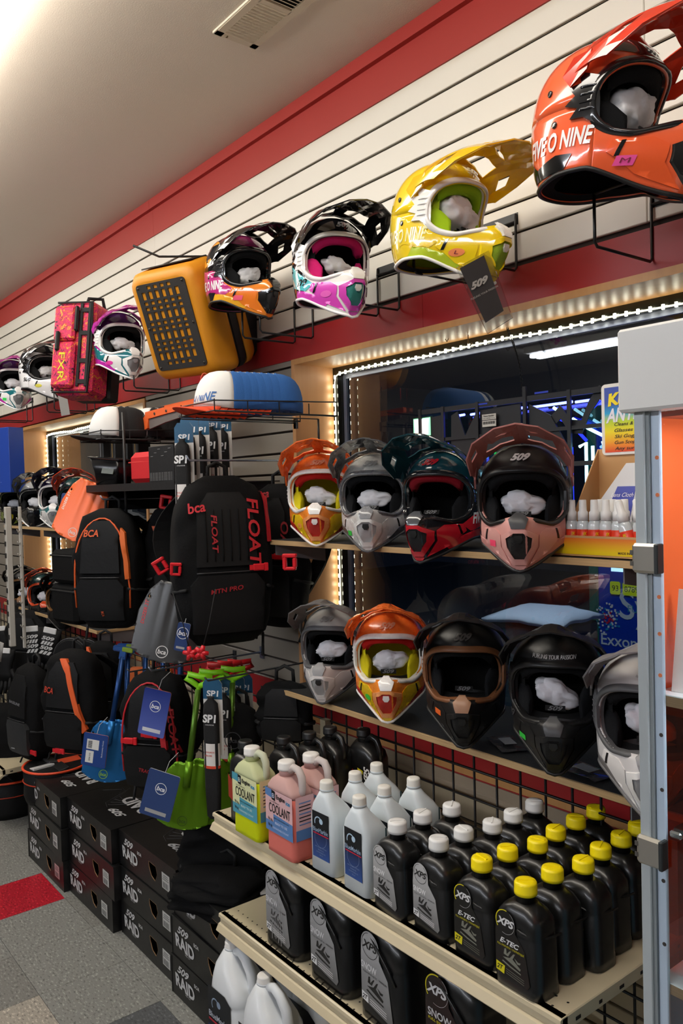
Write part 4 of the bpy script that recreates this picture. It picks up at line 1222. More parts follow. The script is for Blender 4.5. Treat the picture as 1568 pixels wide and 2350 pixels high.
# brow lettering of the black helmet
hb = [o for o in bpy.data.objects if o.get('label', '').startswith('all black helmet')][0]
mb = MB(); word_on(mb, 'FUELING YOUR PASSION', m_front, 0, .100, .010, off=.003, bold=.02, shear=.2, fit=.11); mb.build('brow_lettering', M('c4c4c4', .5), hb)

# top row on wire hooks
helmet('orange and black helmet with white lettering at the top right corner', hat_(1385, 282, 1.40), 4, -7, sc_=.94, group=G3, cloth_s=1.15, cloth_off=(0, 0, .02), shell='f2653a', skirt='f2653a', frame='1b1b1d', chin='f2653a', panel='f2602f', vent='1a1a1a', grille='141414', hem='141414', peak_='d8381f', browg='1b1718', gC='121213', gA=None, word='FIVE O NINE', logo='d8c0c0', gB=None, sticker=('f04fa0', -.085, -.115, 'sq'), stk_word='M', rough=.16, coat=1)
helmet('yellow helmet with white eyeport frame and lime lining on a wire hook', hat_(1012, 505, 1.44), 6, -8, sc_=.87, group=G3, shell='f2ce1c', chin='f2d01e', frame='f0efea', panel='f4d41c', vent='f4d41c', grille='9cc020', cap='dcdcd0', lining='a4c424', pads='a0c820', brow='8cb81c', hem='eeece6', peak_='f2c01a', gC='eccc28', gA='f0d030', cloth_s=1.15, cloth_off=(0, 0, .02), word='FIVE O NINE', wordc='f8f2b0', logo='d8c030', lower='b8cc30', sticker=('f08a50', -.075, -.112, 'round'), stk_word='L', rough=.16, coat=1)
helmet('black helmet with magenta chin and turquoise stripe on a wire hook', hat_(758, 608, 1.45), -14, -8, sc_=.85, group=G3, shell='131316', chin='eeece8', frame='efedea', panel='e04cc0', vent='d848b8', grille='2f8c84', cap='dcdcdc', lining='161618', pads='c41f68', brow='c41f68', hem='eeecec', peak_='121214', gA='58c0c8', gB='e8e8ea', word='509', wordc='101214', lower='e04cc0', gC='18181c', logo='8c8c90', sticker=('e860c0', -.070, -.112, 'round'), rough=.14, coat=1, cloth_s=.8)
helmet('black helmet with orange chin and plum sides behind the amber bag', hat_(548, 630, 1.45), 8, -6, sc_=.84, group=G3, shell='17151a', chin='ee8a2a', skirt='c02c70', frame='18181a', panel='ee7e28', vent='141416', grille='101012', lining='161618', hem='141414', peak_='131315', gA='c03080', gB='ee9c2a', word='FIVE O NINE', lower='f0b030', gC='1c1a22', browg='8c2860', logo=None, sticker=('f05878', -.085, -.112, 'sq'), rough=.14, coat=1)
pk_ = dict(shell='2c1840', chin='1f6c76', skirt='c42ca8', frame='f0efee', panel='efeeee', vent='f2f2f2', grille='8c8c90', cap='9a9aa0', hem='eeeef0', peak_='c034a4', gA='1b7a84', gB='131318', lower='c832b0', gC='d030b0', browg='38204c', rough=.14, coat=1, logo=None)
helmet('purple and teal helmet with white frame beside the amber bag', hat_(272, 785, 1.45), -2, -8, sc_=.84, group=G3, sticker=('e83aa8', -.085, -.112, 'round'), **pk_)
helmet('white helmet with black frame left of the floral bag', hat_(95, 848, 1.45), 14, -6, sc_=.86, group=G3, shell='eeeef0', frame='141416', chin='eeeef0', panel='eeeef0', vent='18181a', grille='0e0e10', hem='121212', peak_='2a2a2c', browg='1c1c20', gB='1a1a1c', word='509', wordc='141416', logo=None, sticker=('e0d850', -.085, -.105, 'round'), rough=.2, coat=1)
helmet('purple and teal helmet with white frame at the far left end of the top row', hat_(28, 876, 1.45), -6, -8, sc_=.84, group=G3, sticker=('40e060', -.072, -.118, 'sq'), **pk_)
# helmets on the shelves of the far window
G4, G5 = 'helmets on the upper shelf of the far window', 'helmets on the lower shelf of the far window'
helmet('black and lime helmet, leftmost on the far window upper shelf', hat_(40, 1152, 1.56), -34, 0, sc_=.80, group=G4, shell='a8b070', chin='151515', frame='131313', panel='8fa040', vent='1a1a1a', grille='c8b818', peak_='1a1a1a', gC='8fa040', lower='8fa040', logo=None, peakhi=True)
helmet('black helmet with white crown, second on the far window upper shelf', hat_(87, 1150, 1.56), -30, 0, sc_=.82, group=G4, shell='e2e2e0', chin='18181a', frame='121212', panel='1a1a1a', vent='1a1a1c', grille='101010', peak_='242424', gB='b8b850', lower='e6e4e2', hem='e8e6e4', logo=None, peakhi=True)
helmet('helmet with white frame and teal chin on the far window upper shelf', hat_(136, 1144, 1.55), -30, 0, sc_=.84, group=G4, shell='241a40', chin='1c6e74', frame='eceaea', panel='e8e6e6', vent='e6e4e4', grille='a0a0a0', cap='707078', peak_='161618', lower='eceaea', hem='e8e8e8', logo=None, peakhi=True)
helmet('black helmet with red peak behind the orange shovel blade', hat_(182, 1148, 1.56), -30, 0, sc_=.82, group=G4, shell='1d5a5c', chin='151517', frame='141416', peak_='e0421c', logo=None, peakhi=True, cloth=False)
helmet('black helmet with bronze frame, leftmost on the far window lower shelf', hat_(62, 1352, 1.56), -30, 0, sc_=.82, group=G5, shell='151515', frame='7a5228', peak_='151515', logo=None, peakhi=True, rough=.45, coat=0)
helmet('black helmet with red peak on the far window lower shelf', hat_(107, 1362, 1.56), -24, 0, sc_=.82, group=G5, shell='1d4c4e', chin='151515', frame='d84a20', wing=False, peak_='dc4a20', panel='181818', logo=None, peakhi=True)
helmet('black helmet with bronze nose bridge beside the black packs on the lower far shelf', hat_(153, 1372, 1.55), -30, 0, sc_=.82, group=G5, shell='151515', frame='7a5228', peak_='141414', nose='a87a38', logo=None, peakhi=True, rough=.45, coat=0)
# wire hooks
def hook(x, z, w, d, drop, label, wf=1.0):
    t = thing('wire_hook', label, 'hook', (x, WY, z), group='wire helmet hooks on the wall')
    for k, xx in enumerate((0, w)):
        b = MB(); b.tube([(xx, -.004, .02), (xx, -.006, -.0), (xx, -.006, -drop + .008), (xx, -.014, -drop), (xx, -d + .008, -drop), (xx, -d, -drop + .008), (xx, -d, -.02)], .0034, 8); b.build('side_wire', blackwire, t)
    b = MB(); b.tube([(0, -.006, 0), (w, -.006, 0)], .0034, 8); b.build('cross_wire', blackwire, t)
    b = MB(); b.tube([(0, -d, -.02), (w, -d, -.02)], .0034, 8); b.build('front_wire', blackwire, t)
    b = MB(); b.span((-.004, -.0015, -.006), (w + .004, .0, .024)); b.build('slat_plate', blackwire, t)
def hook_px(u0, u1, v, label, d=.22, drop=.125):
    a = at(u0, v, y=WY - .006); c = at(u1, v, y=WY - .006); hook(a.x, a.z, abs(c.x - a.x), d, drop, label)
hook_px(1495, 1700, 470, 'black wire hook under the orange helmet')
hook_px(1080, 1184, 545, 'black wire hook under the yellow helmet')
hook_px(866, 915, 632, 'black wire hook under the black and magenta helmet')
hook_px(675, 717, 706, 'black wire hook under the black and orange helmet')
hook_px(386, 412, 838, 'black wire hook under the purple helmet beside the amber bag')
hook_px(198, 216, 896, 'black wire hook between the floral bag and the white helmet')
hook_px(61, 74, 925, 'black wire hook under the far left purple helmet')
# folded card in a clear sleeve hanging under the yellow helmet
t = thing('booklet', 'dark booklet in a clear plastic sleeve hanging under the yellow helmet', 'booklet', at(1085, 600, y=1.40), (R(8), R(-16), R(38)))
b = MB(); b.add([(-.04, -.001, 0), (.04, -.001, .01), (.045, -.003, -.15), (-.018, -.003, -.165), (-.036, .006, 0), (.042, .006, .01), (.048, .008, -.15), (-.016, .008, -.165)], [(0, 1, 2, 3), (7, 6, 5, 4), (0, 4, 5, 1), (1, 5, 6, 2), (2, 6, 7, 3), (3, 7, 4, 0)]); b.build('sleeve', Glass('f0f0f0', 1.0), t)
b = MB(); b.add([(-.032, .001, -.004), (.028, .001, .004), (.033, .003, -.128), (-.014, .003, -.140), (-.032, .004, -.004), (.028, .004, .004), (.033, .006, -.128), (-.014, .006, -.140)], [(0, 1, 2, 3), (7, 6, 5, 4), (0, 4, 5, 1), (1, 5, 6, 2), (2, 6, 7, 3), (3, 7, 4, 0)])
bk = b.build('card', M('2c2422', .5), t); b = MB(); lettering(b, '509', (0, -.0012, -.05), (1, .0, .12), (-.05, -.01, 1), .020, .05, .4, 1.3); lettering(b, 'FUELING YOUR PASSION', (.004, -.0008, -.075), (1, .0, .12), (-.05, -.01, 1), .006, .0, 0, 1); b.build('print', M('b8b0a8', .5), bk)
# ================= soft goods, shovels, caps and boxes on the left =================
fab = M('0d0d0e', .85, bump=.6, scale=160, var=.25, spec=.18)
fab2 = M('131314', .62, bump=.4, scale=60, var=.2, spec=.22)
web = M('0f0f10', .7, bump=.5, scale=500)
red_p = M('d01a26', .35); org_p = M('dd5a20', .6)
def lerp_tab(tab, z):
    for a, b_ in zip(tab, tab[1:]):
        if z <= b_[0]:
            t = (z - a[0]) / (b_[0] - a[0]); return [p + (q - p) * t for p, q in zip(a[1:], b_[1:])]
    return list(tab[-1][1:])
PT = [(0, .60, .50), (.04, .80, .80), (.14, .92, .96), (.45, 1.0, 1.0), (.70, .97, .88), (.86, .86, .70), (.95, .66, .48), (1.0, .30, .2)]
def pack(label, loc, yaw, w, h, d, trim=None, texts=(), strip=None, group=None, pocket=True, buckle=None, tilt=0, straps=True, front=None, piping=None, logo_ring=None, cat='backpack', name='backpack', quilt=False):
    t = thing(name, label, cat, loc, (0, R(tilt), R(yaw)), group)
    F = lambda x, z, o: Vector((x, -(d / 2) * lerp_tab(PT, max(0, min(1, z / h)))[1] * max(.05, 1 - min(1, abs(x) / (w / 2 * lerp_tab(PT, max(0, min(1, z / h)))[0] + .001)) ** 4) ** .28 - o, z))
    b = MB(); rings = []
    for i in range(17):
        z = i / 16; kx, ky = lerp_tab(PT, z); rg = []
        for k in range(32):
            a = 2 * PI * k / 32; c, s_ = math.cos(a), math.sin(a)
            x = w / 2 * kx * math.copysign(abs(c) ** .55, c); y = d / 2 * ky * math.copysign(abs(s_) ** .55, s_)
            wob = (.022 if name == 'gear_bag' else .009) * noise.noise(Vector((x * 14, y * 14, z * 9 + w * 50)))
            rg.append(Vector((x + wob, y + wob * 2, z * h)))
        rings.append(rg)
    b.loft(rings); b.build('bag_body', fab, t)
    if pocket:
        b = MB(); patch(b, [(-w * .34, h * .08), (w * .34, h * .08), (w * .36, h * .36), (w * .28, h * .42), (-w * .28, h * .42), (-w * .36, h * .36)], F, .016, .03, edge=.01); b.build('front_pocket', front or fab2, t)
        b = MB(); b.tube([F(-w * .30 + w * .06 * i, h * .435, .010) for i in range(11)], .0022, 6); b.build('zip', M('2a2a2c', .4), t)
        b = MB(); patch(b, [(-w * .30, h * .47), (w * .30, h * .47), (w * .27, h * .80), (w * .16, h * .90), (-w * .16, h * .90), (-w * .27, h * .80)], F, .009, .03, edge=.006); fp = b.build('front_panel', fab2, t)
        if quilt:
            for i in range(6):
                b = MB(); x = w * (-.20 + .08 * i); b.tube([F(x, h * (.50 + .05 * j), .011) for j in range(7)], .0025, 6); b.build('quilt_rib', fab, t)
    b = MB(); b.tube([(-.03, d * .2, h * .94), (-.028, d * .2, h + .03), (0, d * .2, h + .045), (.028, d * .2, h + .03), (.03, d * .2, h * .94)], .0065, 8); b.build('grab_handle', web, t)
    if straps:
        for sg in (-1, 1):
            b = MB(); rg = []
            for i in range(13):
                q = i / 12; ang = PI * q
                c = Vector((sg * w * (.22 + .30 * math.sin(ang)), d * .40 + .075 * math.sin(ang), h * (.93 - .75 * q) + .03 * math.sin(ang)))
                rg.append([c + Vector((dx, dy, 0)) for dx, dy in ((-.028, -.007), (.028, -.007), (.028, .007), (-.028, .007))])
            b.loft(rg, smooth=False); b.build('shoulder_strap', fab, t)
            b = MB(); b.tube([(sg * w * .3, d * .35, h * .2), (sg * w * .42, d * .1, h * .02), (sg * w * .38, -.02, -h * .10)], .005, 6); b.build('webbing_tail', web, t)
    for sg in (-1, 1):
        b = MB(); b.tube([(sg * w * .49, d * .3, h * .30), (sg * w * .52, 0, h * .31), (sg * w * .40, -d * .46, h * .34)], .006, 6); b.build('compression_strap', web, t)
    if piping:
        b = MB(); pts = [F(w * .40 * math.cos(R(a)), h * (.50 + .42 * math.sin(R(a))), .006) for a in range(0, 181, 12)]
        pts = [F(w * .41, h * .18, .004), F(w * .42, h * .34, .004)] + pts + [F(-w * .42, h * .34, .004), F(-w * .41, h * .18, .004)]
        b.tube(pts, .0035, 6); b.build('piping', piping, t)
    if strip:
        c_, poly = strip; b = MB(); patch(b, [(x * w, z * h) for x, z in poly], F, .013, .02, edge=.002); b.build('colour_strip', c_, t, 'coloured zip strip')
    for (s_, x, z, size, c_, rot, fit) in texts:
        vs, fs = text2d(s_, size, .02, .15)
        if fit: k = fit / (max(v[0] for v in vs) - min(v[0] for v in vs)); vs = [(a * k, b_) for a, b_ in vs]
        cr, sr = math.cos(R(rot)), math.sin(R(rot))
        b = MB(); b.add([F(x * w + a * cr - c2 * sr, z * h + a * sr + c2 * cr, .0185) for a, c2 in vs], fs); b.build('lettering', M(c_, .6), t)
    if logo_ring:
        b = MB(); ring(b, 0, h * .45, .026, .029, -d / 2 - .012); lettering(b, 'bca', (0, -d / 2 - .012, h * .45), (1, 0, 0), (0, 0, 1), .022, .02); b.build('logo', M('3c3c40', .5), t)
    for (x, z) in (buckle or []):
        b = MB(); p = F(x * w, z * h, .016); b.box(p, (.038, .010, .022), bev=.003); b.box(p + Vector((.024, 0, 0)), (.014, .008, .026), bev=.002); b.box(p + Vector((-.024, .0, 0)), (.012, .006, .016)); b.build('buckle', red_p, t, 'red plastic buckle')
    return t
side_strip = [(.22, .93), (.30, .90), (.42, .60), (.44, .30), (.37, .30), (.35, .60), (.24, .86)]
pack('large black pack with big vertical red lettering hanging left of the window', (-2.33, 1.335, 1.225), 72, .33, .545, .19, strip=(M('c01624', .6), [(.40, .90), (.45, .86), (.46, .60), (.42, .60), (.41, .84)]),
     texts=(('bca', -.28, .815, .045, 'c8202c', 8, .055), ('FLOAT', -.12, .66, .026, 'a81a24', -90, .12), ('FLOAT', .27, .66, .052, 'c01c28', -90, .22), ('MTN PRO', -.02, .335, .020, 'a01822', 6, .105)), buckle=[(.30, .455)], quilt=True, group='packs hanging by the window')
pack('black pack with red lettering hanging behind the large one near the oak frame', (-2.375, 1.590, 1.24), 22, .24, .50, .11, texts=(('bca', -.1, .93, .040, 'b01c28', 8, .05), ('OAT', .30, .62, .04, '8c1620', -90, .12), ('TRAC', -.1, .40, .018, 'a01822', 4, .06)), buckle=[(.2, .5)], group='packs hanging by the window')
pack('black pack with orange piping and orange lettering beside the orange shovel blade', (-3.02, 1.24, 1.205), 40, .27, .46, .17, piping=org_p, strip=(M('e06a28', .6), [(.30, .84), (.36, .80), (.42, .55), (.43, .42), (.38, .42), (.36, .58), (.30, .76)]), texts=(('BCA', -.12, .80, .036, 'dd5a20', 0, .062), ('BCA', .05, .14, .014, 'c04818', -80, .02)), group='packs hanging by the window')
pack('black pack with a slanted orange zip behind the big red-lettered pack', (-2.90, 1.47, 1.24), 60, .25, .44, .13, strip=(org_p, [(-.38, .80), (-.33, .80), (-.05, .36), (-.12, .33)]), group='packs hanging by the window')
pack('black pack with thin orange piping close to the wall between the larger packs', (-2.72, 1.56, 1.28), 60, .22, .40, .12, piping=org_p, straps=False, group='packs hanging by the window')
pack('black pack with smooth grey front and small reflective bar at the lower left', at(78, 1735, y=1.25), 12, .26, .46, .16, front=M('2b2c2e', .45), texts=(('BASELINE', 0, .62, .018, '7c7c80', -4, .10), ('I', -.1, .13, .05, 'b8b8b8', -75, None)), buckle=[(.42, .12)], group='packs on the lower left')
pack('black pack with wide slanted orange strip and small red lettering at the lower left', at(178, 1722, y=1.24), 30, .28, .44, .17, strip=(org_p, [(-.10, .93), (.02, .93), (.12, .86), (.42, .28), (.36, .24), (.06, .80)]), texts=(('BCA', -.22, .64, .036, 'c23a20', -6, .05),), buckle=[(-.1, .05)], group='packs on the lower left')
pack('black pack with orange edge half hidden behind the blue shovels', at(245, 1700, y=1.42), 40, .24, .46, .12, strip=(org_p, [(-.30, .95), (-.22, .95), (.14, .62), (.06, .60)]), straps=False, group='packs on the lower left')
pack('black pack with red piping and a blue card between the blue and green shovels', at(368, 1808, y=1.24), 36, .25, .42, .16, piping=M('c41c28', .6), strip=(M('c01c28', .6), [(.18, .70), (.26, .70), (.34, .22), (.27, .22)]), texts=(('FLOAT', .40, .55, .030, '9c1a24', -82, .16), ('TRACT', .0, .22, .018, '9c1a24', -8, .055)), buckle=[(-.25, .46), (.06, .52)], group='packs on the lower left')
pack('small black sling bag with round logo behind the coolant', at(548, 1748, y=1.40), 42, .15, .20, .09, pocket=False, logo_ring=True, straps=False, cat='bag', name='sling_bag')
pack('black pouch bag with white zip pull hanging behind the black jugs', at(655, 1700, y=1.48), 40, .19, .20, .08, pocket=True, straps=False, cat='bag', name='pouch_bag')
pack('large black duffel with pale lettering at the far lower left', at(-5, 1765, y=1.22), 55, .50, .36, .22, pocket=False, texts=(('Backcountry', .12, .14, .042, '9a9a9c', 0, .24),), cat='bag', name='duffel')
pack('black pack behind the grey-fronted one at the lower left', at(75, 1560, y=1.45), 30, .34, .40, .14, straps=False, group='packs on the lower left')
pack('black gear bag lying on the shoe boxes by the steel shelf, upper one', at(520, 2030, y=1.38), 40, .32, .26, .18, pocket=False, cat='bag', name='gear_bag')
pack('black crumpled bag on the front shoe box below the steel shelf', at(505, 2075, y=1.30), 20, .30, .12, .24, pocket=False, straps=False, cat='bag', name='gear_bag')
for i, (u, v, y, z_, l_) in enumerate(((178, 1440, 1.50, .20, 'lower'), (178, 1345, 1.50, .17, 'upper'))):
    p = at(u, v, y=y); t = thing('soft_case', 'black soft case stacked on the far window shelf, %s one' % l_, 'case', (p.x, y, SH2 + (0 if i == 0 else .205)), (0, 0, R(10)), 'black soft cases')
    b = MB(); b.box((0, 0, z_ / 2), (.24, .16, z_), bev=.02); b.build('case_body', fab, t)
    b = MB(); b.span((-.123, -.083, z_ * .80), (.123, .083, z_ * .86), bev=.004); b.build('lid_seam', web, t)

# --- amber hard pack on the wall
def tunnel(label, c, rot):
    t = thing('hard_pack', label, 'pack', c, rot)
    am = M('d38a12', .5, bump=.15, scale=300, var=.05); bk = M('161618', .6)
    t.scale = (.93,) * 3; w, h, d = .335, .43, .13
    b = MB(); rg = []
    for y, k, r_ in ((0, .80, .05), (.006, .90, .045), (.03, .96, .04), (d * .9, 1.0, .035), (d, 1.0, .035)): rg.append([Vector((p.x, -d + y, p.y)) for p in rr(w / 2 * k, h / 2 * k, r_, 0)])
    b.loft(rg); b.build('shell', am, t)
    b = MB(); rg = []
    for y, k in ((0, .98), (.012, .98), (.012, 1.0), (.045, 1.0), (.045, .97), (.06, .97)): rg.append([Vector((p.x, y, p.y)) for p in rr(w / 2 * k, h / 2 * k, .035, 0)])
    b.loft(rg, smooth=False); b.build('zip_band', bk, t)
    b = MB(); rg = []
    for y, k in ((.06, .99), (.10, .985), (.13, .93)): rg.append([Vector((p.x, y, p.y)) for p in rr(w / 2 * k, h / 2 * k, .035, 0)])
    b.loft(rg); b.build('rear_shell', am, t)
    b = MB(); b.span((-w * .42, .13, -h * .47), (w * .42, .26, h * .30), bev=.02); b.span((-.05, .20, -h * .62), (.02, .24, -h * .4)); b.build('mount_frame', bk, t)
    b = MB(); b.add([(-w * .34, -d * .55, h / 2 + .0015), (w * .36, -d * .55, h / 2 + .0015), (w * .40, -.01, h / 2 + .0015), (-w * .38, -.01, h / 2 + .0015)], [(0, 1, 2, 3)]); b.build('top_flap', M('b9660f', .6), t)
    b = MB(); b.tube([(-w * .36, -d * .57, h / 2 + .002), (w * .38, -d * .57, h / 2 + .002), (w * .42, -.0, h / 2 + .002), (-w * .40, 0, h / 2 + .002)], .003, 6, closed=True); b.build('flap_zip', bk, t)
    # lattice plate
    pw, ph = .245, .330; nx, nz = 11, 15
    xs = [-pw / 2 + .014]; 
    cells = []
    colw = [.017, .030, .017, .030, .017, .030, .017]  # alternating hole rows
    poly = [(p.x, p.y) for p in rr(pw / 2, ph / 2, .014, 0)]
    holes = []
    z = -ph / 2 + .020; r_ = 0
    hs = [.012, .028, .012, .012, .028, .012, .012, .028, .012, .012, .028, .012]
    for hh in hs:
        for i in range(6):
            if (r_ in (0, 11)) and i in (0, 5): continue
            x = -pw / 2 + .022 + i * .0335; holes.append([(x, z), (x + .018, z), (x + .018, z + hh), (x, z + hh)])
        z += hh + .0085; r_ += 1
    b = MB(); patch(b, poly, lambda x, z, o: Vector((x, -d - .004 - o, z)), .0, .05, holes=holes, edge=.004)
    b.build('lattice_plate', M('2a2725', .6, bump=.4, scale=300), t)
    for x in (-pw / 2 + .012, pw / 2 - .012):
        for z in (-ph / 2 + .012, ph / 2 - .012, 0):
            q = MB(); q.lathe([(.0045, 0), (.0045, .002), (.002, .003)], 10, (x, -d - .004, z), rot=Matrix.Rotation(R(90), 3, 'X')); q.build('rivet', M('55504a', .3, metal=.8), t)
    return t
tunnel('amber yellow hard pack with black lattice plate hanging between the helmets', (-2.645, 1.43, 2.350), (R(21), R(0), R(20)))
b = MB(); b.tube([(-2.72, 1.24, 2.60), (-2.70, 1.33, 2.57), (-2.64, 1.42, 2.57), (-2.60, 1.66, 2.60)], .004, 6); tag(b.build('pack_hook', blackwire), 'black wire hook arm above the amber hard pack', 'hook')
# --- floral pack
def floral_m():
    m = bpy.data.materials.new('floral'); m.use_nodes = True; nt = m.node_tree; b = nt.nodes['Principled BSDF']
    tc = nt.nodes.new('ShaderNodeTexCoord'); vo = nt.nodes.new('ShaderNodeTexNoise'); vo.inputs['Scale'].default_value = 26; vo.inputs['Detail'].default_value = 3; vo.inputs['Distortion'].default_value = 2.5
    cr = nt.nodes.new('ShaderNodeValToRGB'); cr.color_ramp.interpolation = 'CONSTANT'
    cols = [(0, '141012'), (.36, 'c81c58'), (.46, 'e8285a'), (.53, '6a1838'), (.56, 'f0483c'), (.62, 'c8c020'), (.65, 'e0304c'), (.72, 'f07a20')]
    while len(cr.color_ramp.elements) < len(cols): cr.color_ramp.elements.new(.5)
    for e, (p_, c_) in zip(cr.color_ramp.elements, cols): e.position = p_
    for e, (p_, c_) in zip(cr.color_ramp.elements, cols): e.color = srgb(c_)
    nt.links.new(tc.outputs['Object'], vo.inputs['Vector']); nt.links.new(vo.outputs[0], cr.inputs[0]); nt.links.new(cr.outputs[0], b.inputs['Base Color']); b.inputs['Roughness'].default_value = .6
    return m
flo = floral_m()
p = at(190, 808, y=1.34)
t = thing('floral_pack', 'pink and black floral patterned pack hanging between white and purple helmets', 'pack', (p.x, 1.34, p.z), (R(-6), R(3), R(38)))
w, h, d = .185, .41, .16
b = MB(); b.box((0, 0, 0), (w, d, h), bev=.022); b.build('bag_body', flo, t)
b = MB(); b.box((-.035, -d / 2 - .012, .10), (.10, .026, .15), bev=.01); b.build('upper_pocket', flo, t)
b = MB(); b.box((-.030, -d / 2 - .014, -.08), (.105, .030, .20), bev=.012); b.build('lower_pocket', flo, t)
for x in (.035, .075):
    b = MB(); b.box((x, -d / 2 - .004, .01), (.014, .008, h * .88), bev=.002); b.build('strap', web, t)
for z in (.16, .06, -.06, -.15):
    b = MB(); b.box((.055, -d / 2 - .006, z), (.05, .006, .018)); b.build('cross_strap', web, t)
b = MB(); b.box((-.055, -d / 2 - .032, .02), (.020, .016, .085), bev=.006); b.build('buckle', M('111113', .35), t)
b = MB(); b.box((.02, -d / 2 - .016, .12), (.020, .018, .11), bev=.007); b.build('buckle', M('111113', .35), t)
b = MB(); b.tube([(-w / 2 + .01, -d / 2 - .002, h / 2 - .01), (w / 2 - .01, -d / 2 - .002, h / 2 - .01), (w / 2 - .004, -d / 2, 0), (w / 2 - .01, -d / 2 - .002, -h / 2 + .01), (-w / 2 + .01, -d / 2 - .002, -h / 2 + .01)], .005, 6); b.build('piping', web, t)
b = MB(); lettering(b, 'FXR', (-.03, -d / 2 - .0305, -.09), (0, 0, -1), (1, 0, 0), .040, .01, 0, 1, fit=.12); b.build('lettering', M('d8d020', .5), t)
b = MB(); b.box((.0, d / 2 + .05, -.06), (w * 1.0, .09, h * .66), bev=.01); b.box((.05, d / 2 + .05, -.30), (.05, .03, .16)); b.build('mount_frame', M('131315', .6), t)
b = MB(); b.tube([(0, 0, h / 2 - .01), (.0, .02, h / 2 + .04), (.05, .05, h / 2 + .045), (.06, .06, h / 2 - .01)], .008, 8); b.build('grab_handle', web, t)
# tag card under the white helmet
t = thing('hang_tag', 'pale grey hang tag below the white helmet', 'tag', at(145, 895, y=1.42), (0, 0, R(45))); b = MB(); b.box((0, 0, -.06), (.045, .002, .13), Matrix.Rotation(R(-8), 3, 'Y')); b.build('card', M('8e8c88', .6), t)

# --- caps
def cap_meshes():
    H['capf'] = MB(); H['capb'] = MB()
    def dome(a0, a1, key, n=16):
        b = MB(); rg = []
        for i in range(9):
            q = i / 8; z = .125 * math.sin(q * PI / 2) ** .9; r_ = math.cos(q * PI / 2) ** .62
            rg.append([Vector((.088 * r_ * math.sin(a), -.100 * r_ * math.cos(a), z)) for a in [R(a0 + (a1 - a0) * k / n) for k in range(n + 1)]])
        b.loft(rg, cap=False, closed=False); return b.mesh(key)
    H['capf'] = dome(-84, 84, 'front_panel', 20); H['capb'] = dome(84, 276, 'rear_mesh', 24); H['capf2'] = dome(-58, 58, 'front_panel', 20); H['capb2'] = dome(58, 302, 'rear_mesh', 24)
    b = MB(); vs = []; fs = []; n = 14
    for j in range(4):
        for i in range(n + 1):
            a = R(-62 + 124 * i / n); k = 1 + .72 * (j / 3) * math.cos(a * 1.15) ** .7 if abs(a) < 1.3 else 1
            vs.append((.088 * math.sin(a) * (1 + .03 * j), -.100 * math.cos(a) * k - .002, .002 - .022 * (math.sin(a) ** 2) * j / 3 - .006 * j / 3))
    for j in range(3):
        for i in range(n): fs.append((j * (n + 1) + i, j * (n + 1) + i + 1, (j + 1) * (n + 1) + i + 1, (j + 1) * (n + 1) + i))
    b.add(vs, fs, 0, True); H['brim'] = b.mesh('brim')
    b = MB(); b.lathe([(.008, 0), (.007, .004), (.001, .006)], 12, (0, 0, .124)); H['button'] = b.mesh('button')
    b = MB()
    fn = lambda x, z, o: Vector((x, -(.100 + o) * math.cos(math.asin(max(-.98, min(.98, x / .088)))) * (1 - (z / .125) ** 1.8) ** .45, z))
    word_on(b, 'FIVE O NINE', fn, 0, .034, .040, off=.003, bold=.02, shear=.15, fit=.135); H['capword'] = b.mesh('lettering')
    b = MB()
    for k in range(3): patch(b, [(-.060, .052 - k * .014), (-.022, .052 - k * .014), (-.022, .040 - k * .014), (-.060, .040 - k * .014)], fn, .002, .01, mi=k)
    H['capstripe'] = b.mesh('stripe_badge')
    for c_ in ('e8622a', 'ee7c28', 'f2b21e'): H['capstripe'].materials.append(M(c_, .6))
cap_meshes()
def capo(loc, yaw, front, back, brim, label, group, word=None, badge=False, pitch=0, sc_=1):
    t = thing('cap', label, 'cap', loc, (R(pitch), 0, R(yaw)), group, sc_)
    a = link('front_panel', H['capf' if (word or badge) else 'capf2'], t, mat=M(front, .8, bump=.2, scale=300)); mod_solid(a, .002)
    a = link('rear_mesh', H['capb' if (word or badge) else 'capb2'], t, mat=M(back, .85, bump=.8, scale=700)); mod_solid(a, .002)
    a = link('brim', H['brim'], t, mat=M(brim, .7)); mod_solid(a, .003); link('button', H['button'], t, mat=M(back, .7))
    if word: link('lettering', H['capword'], t, mat=M(word, .6))
    if badge: link('stripe_badge', H['capstripe'], t, 'orange and yellow striped badge')
p0 = at(515, 945, y=1.30)
for k in range(8):
    capo((p0.x + .004 * k, 1.30 + .024 * k, p0.z + .002), -4, 'e6e6e4', '2a62a8', 'e84a22', 'white-fronted cap with orange brim and blue lettering, front of the blue stack' if k == 0 else 'blue mesh cap number %d from the front of the nested stack' % (k + 1) if False else 'blue mesh cap nested in the stack, %s from its front' % ('', 'second', 'third', 'fourth', 'fifth', 'sixth', 'seventh', 'eighth')[k],
         'caps in the blue stack', '3a6aa8' if k == 0 else None, pitch=-4, sc_=.98)
p1 = at(262, 1006, y=1.30)
for k in range(6):
    capo((p1.x + .004 * k, 1.30 + (.024 * k if k < 3 else .16 + .028 * (k - 3)), p1.z + .002), -4, 'e8e8e6', '17181a', '141416', 'white-fronted cap with orange striped badge, front of the black stack' if k == 0 else 'white-fronted black cap in the black stack, %s from its front' % ('', 'second', 'third', 'fourth', 'fifth', 'sixth')[k], 'caps in the black stack', badge=k == 0, pitch=-4, sc_=.98)
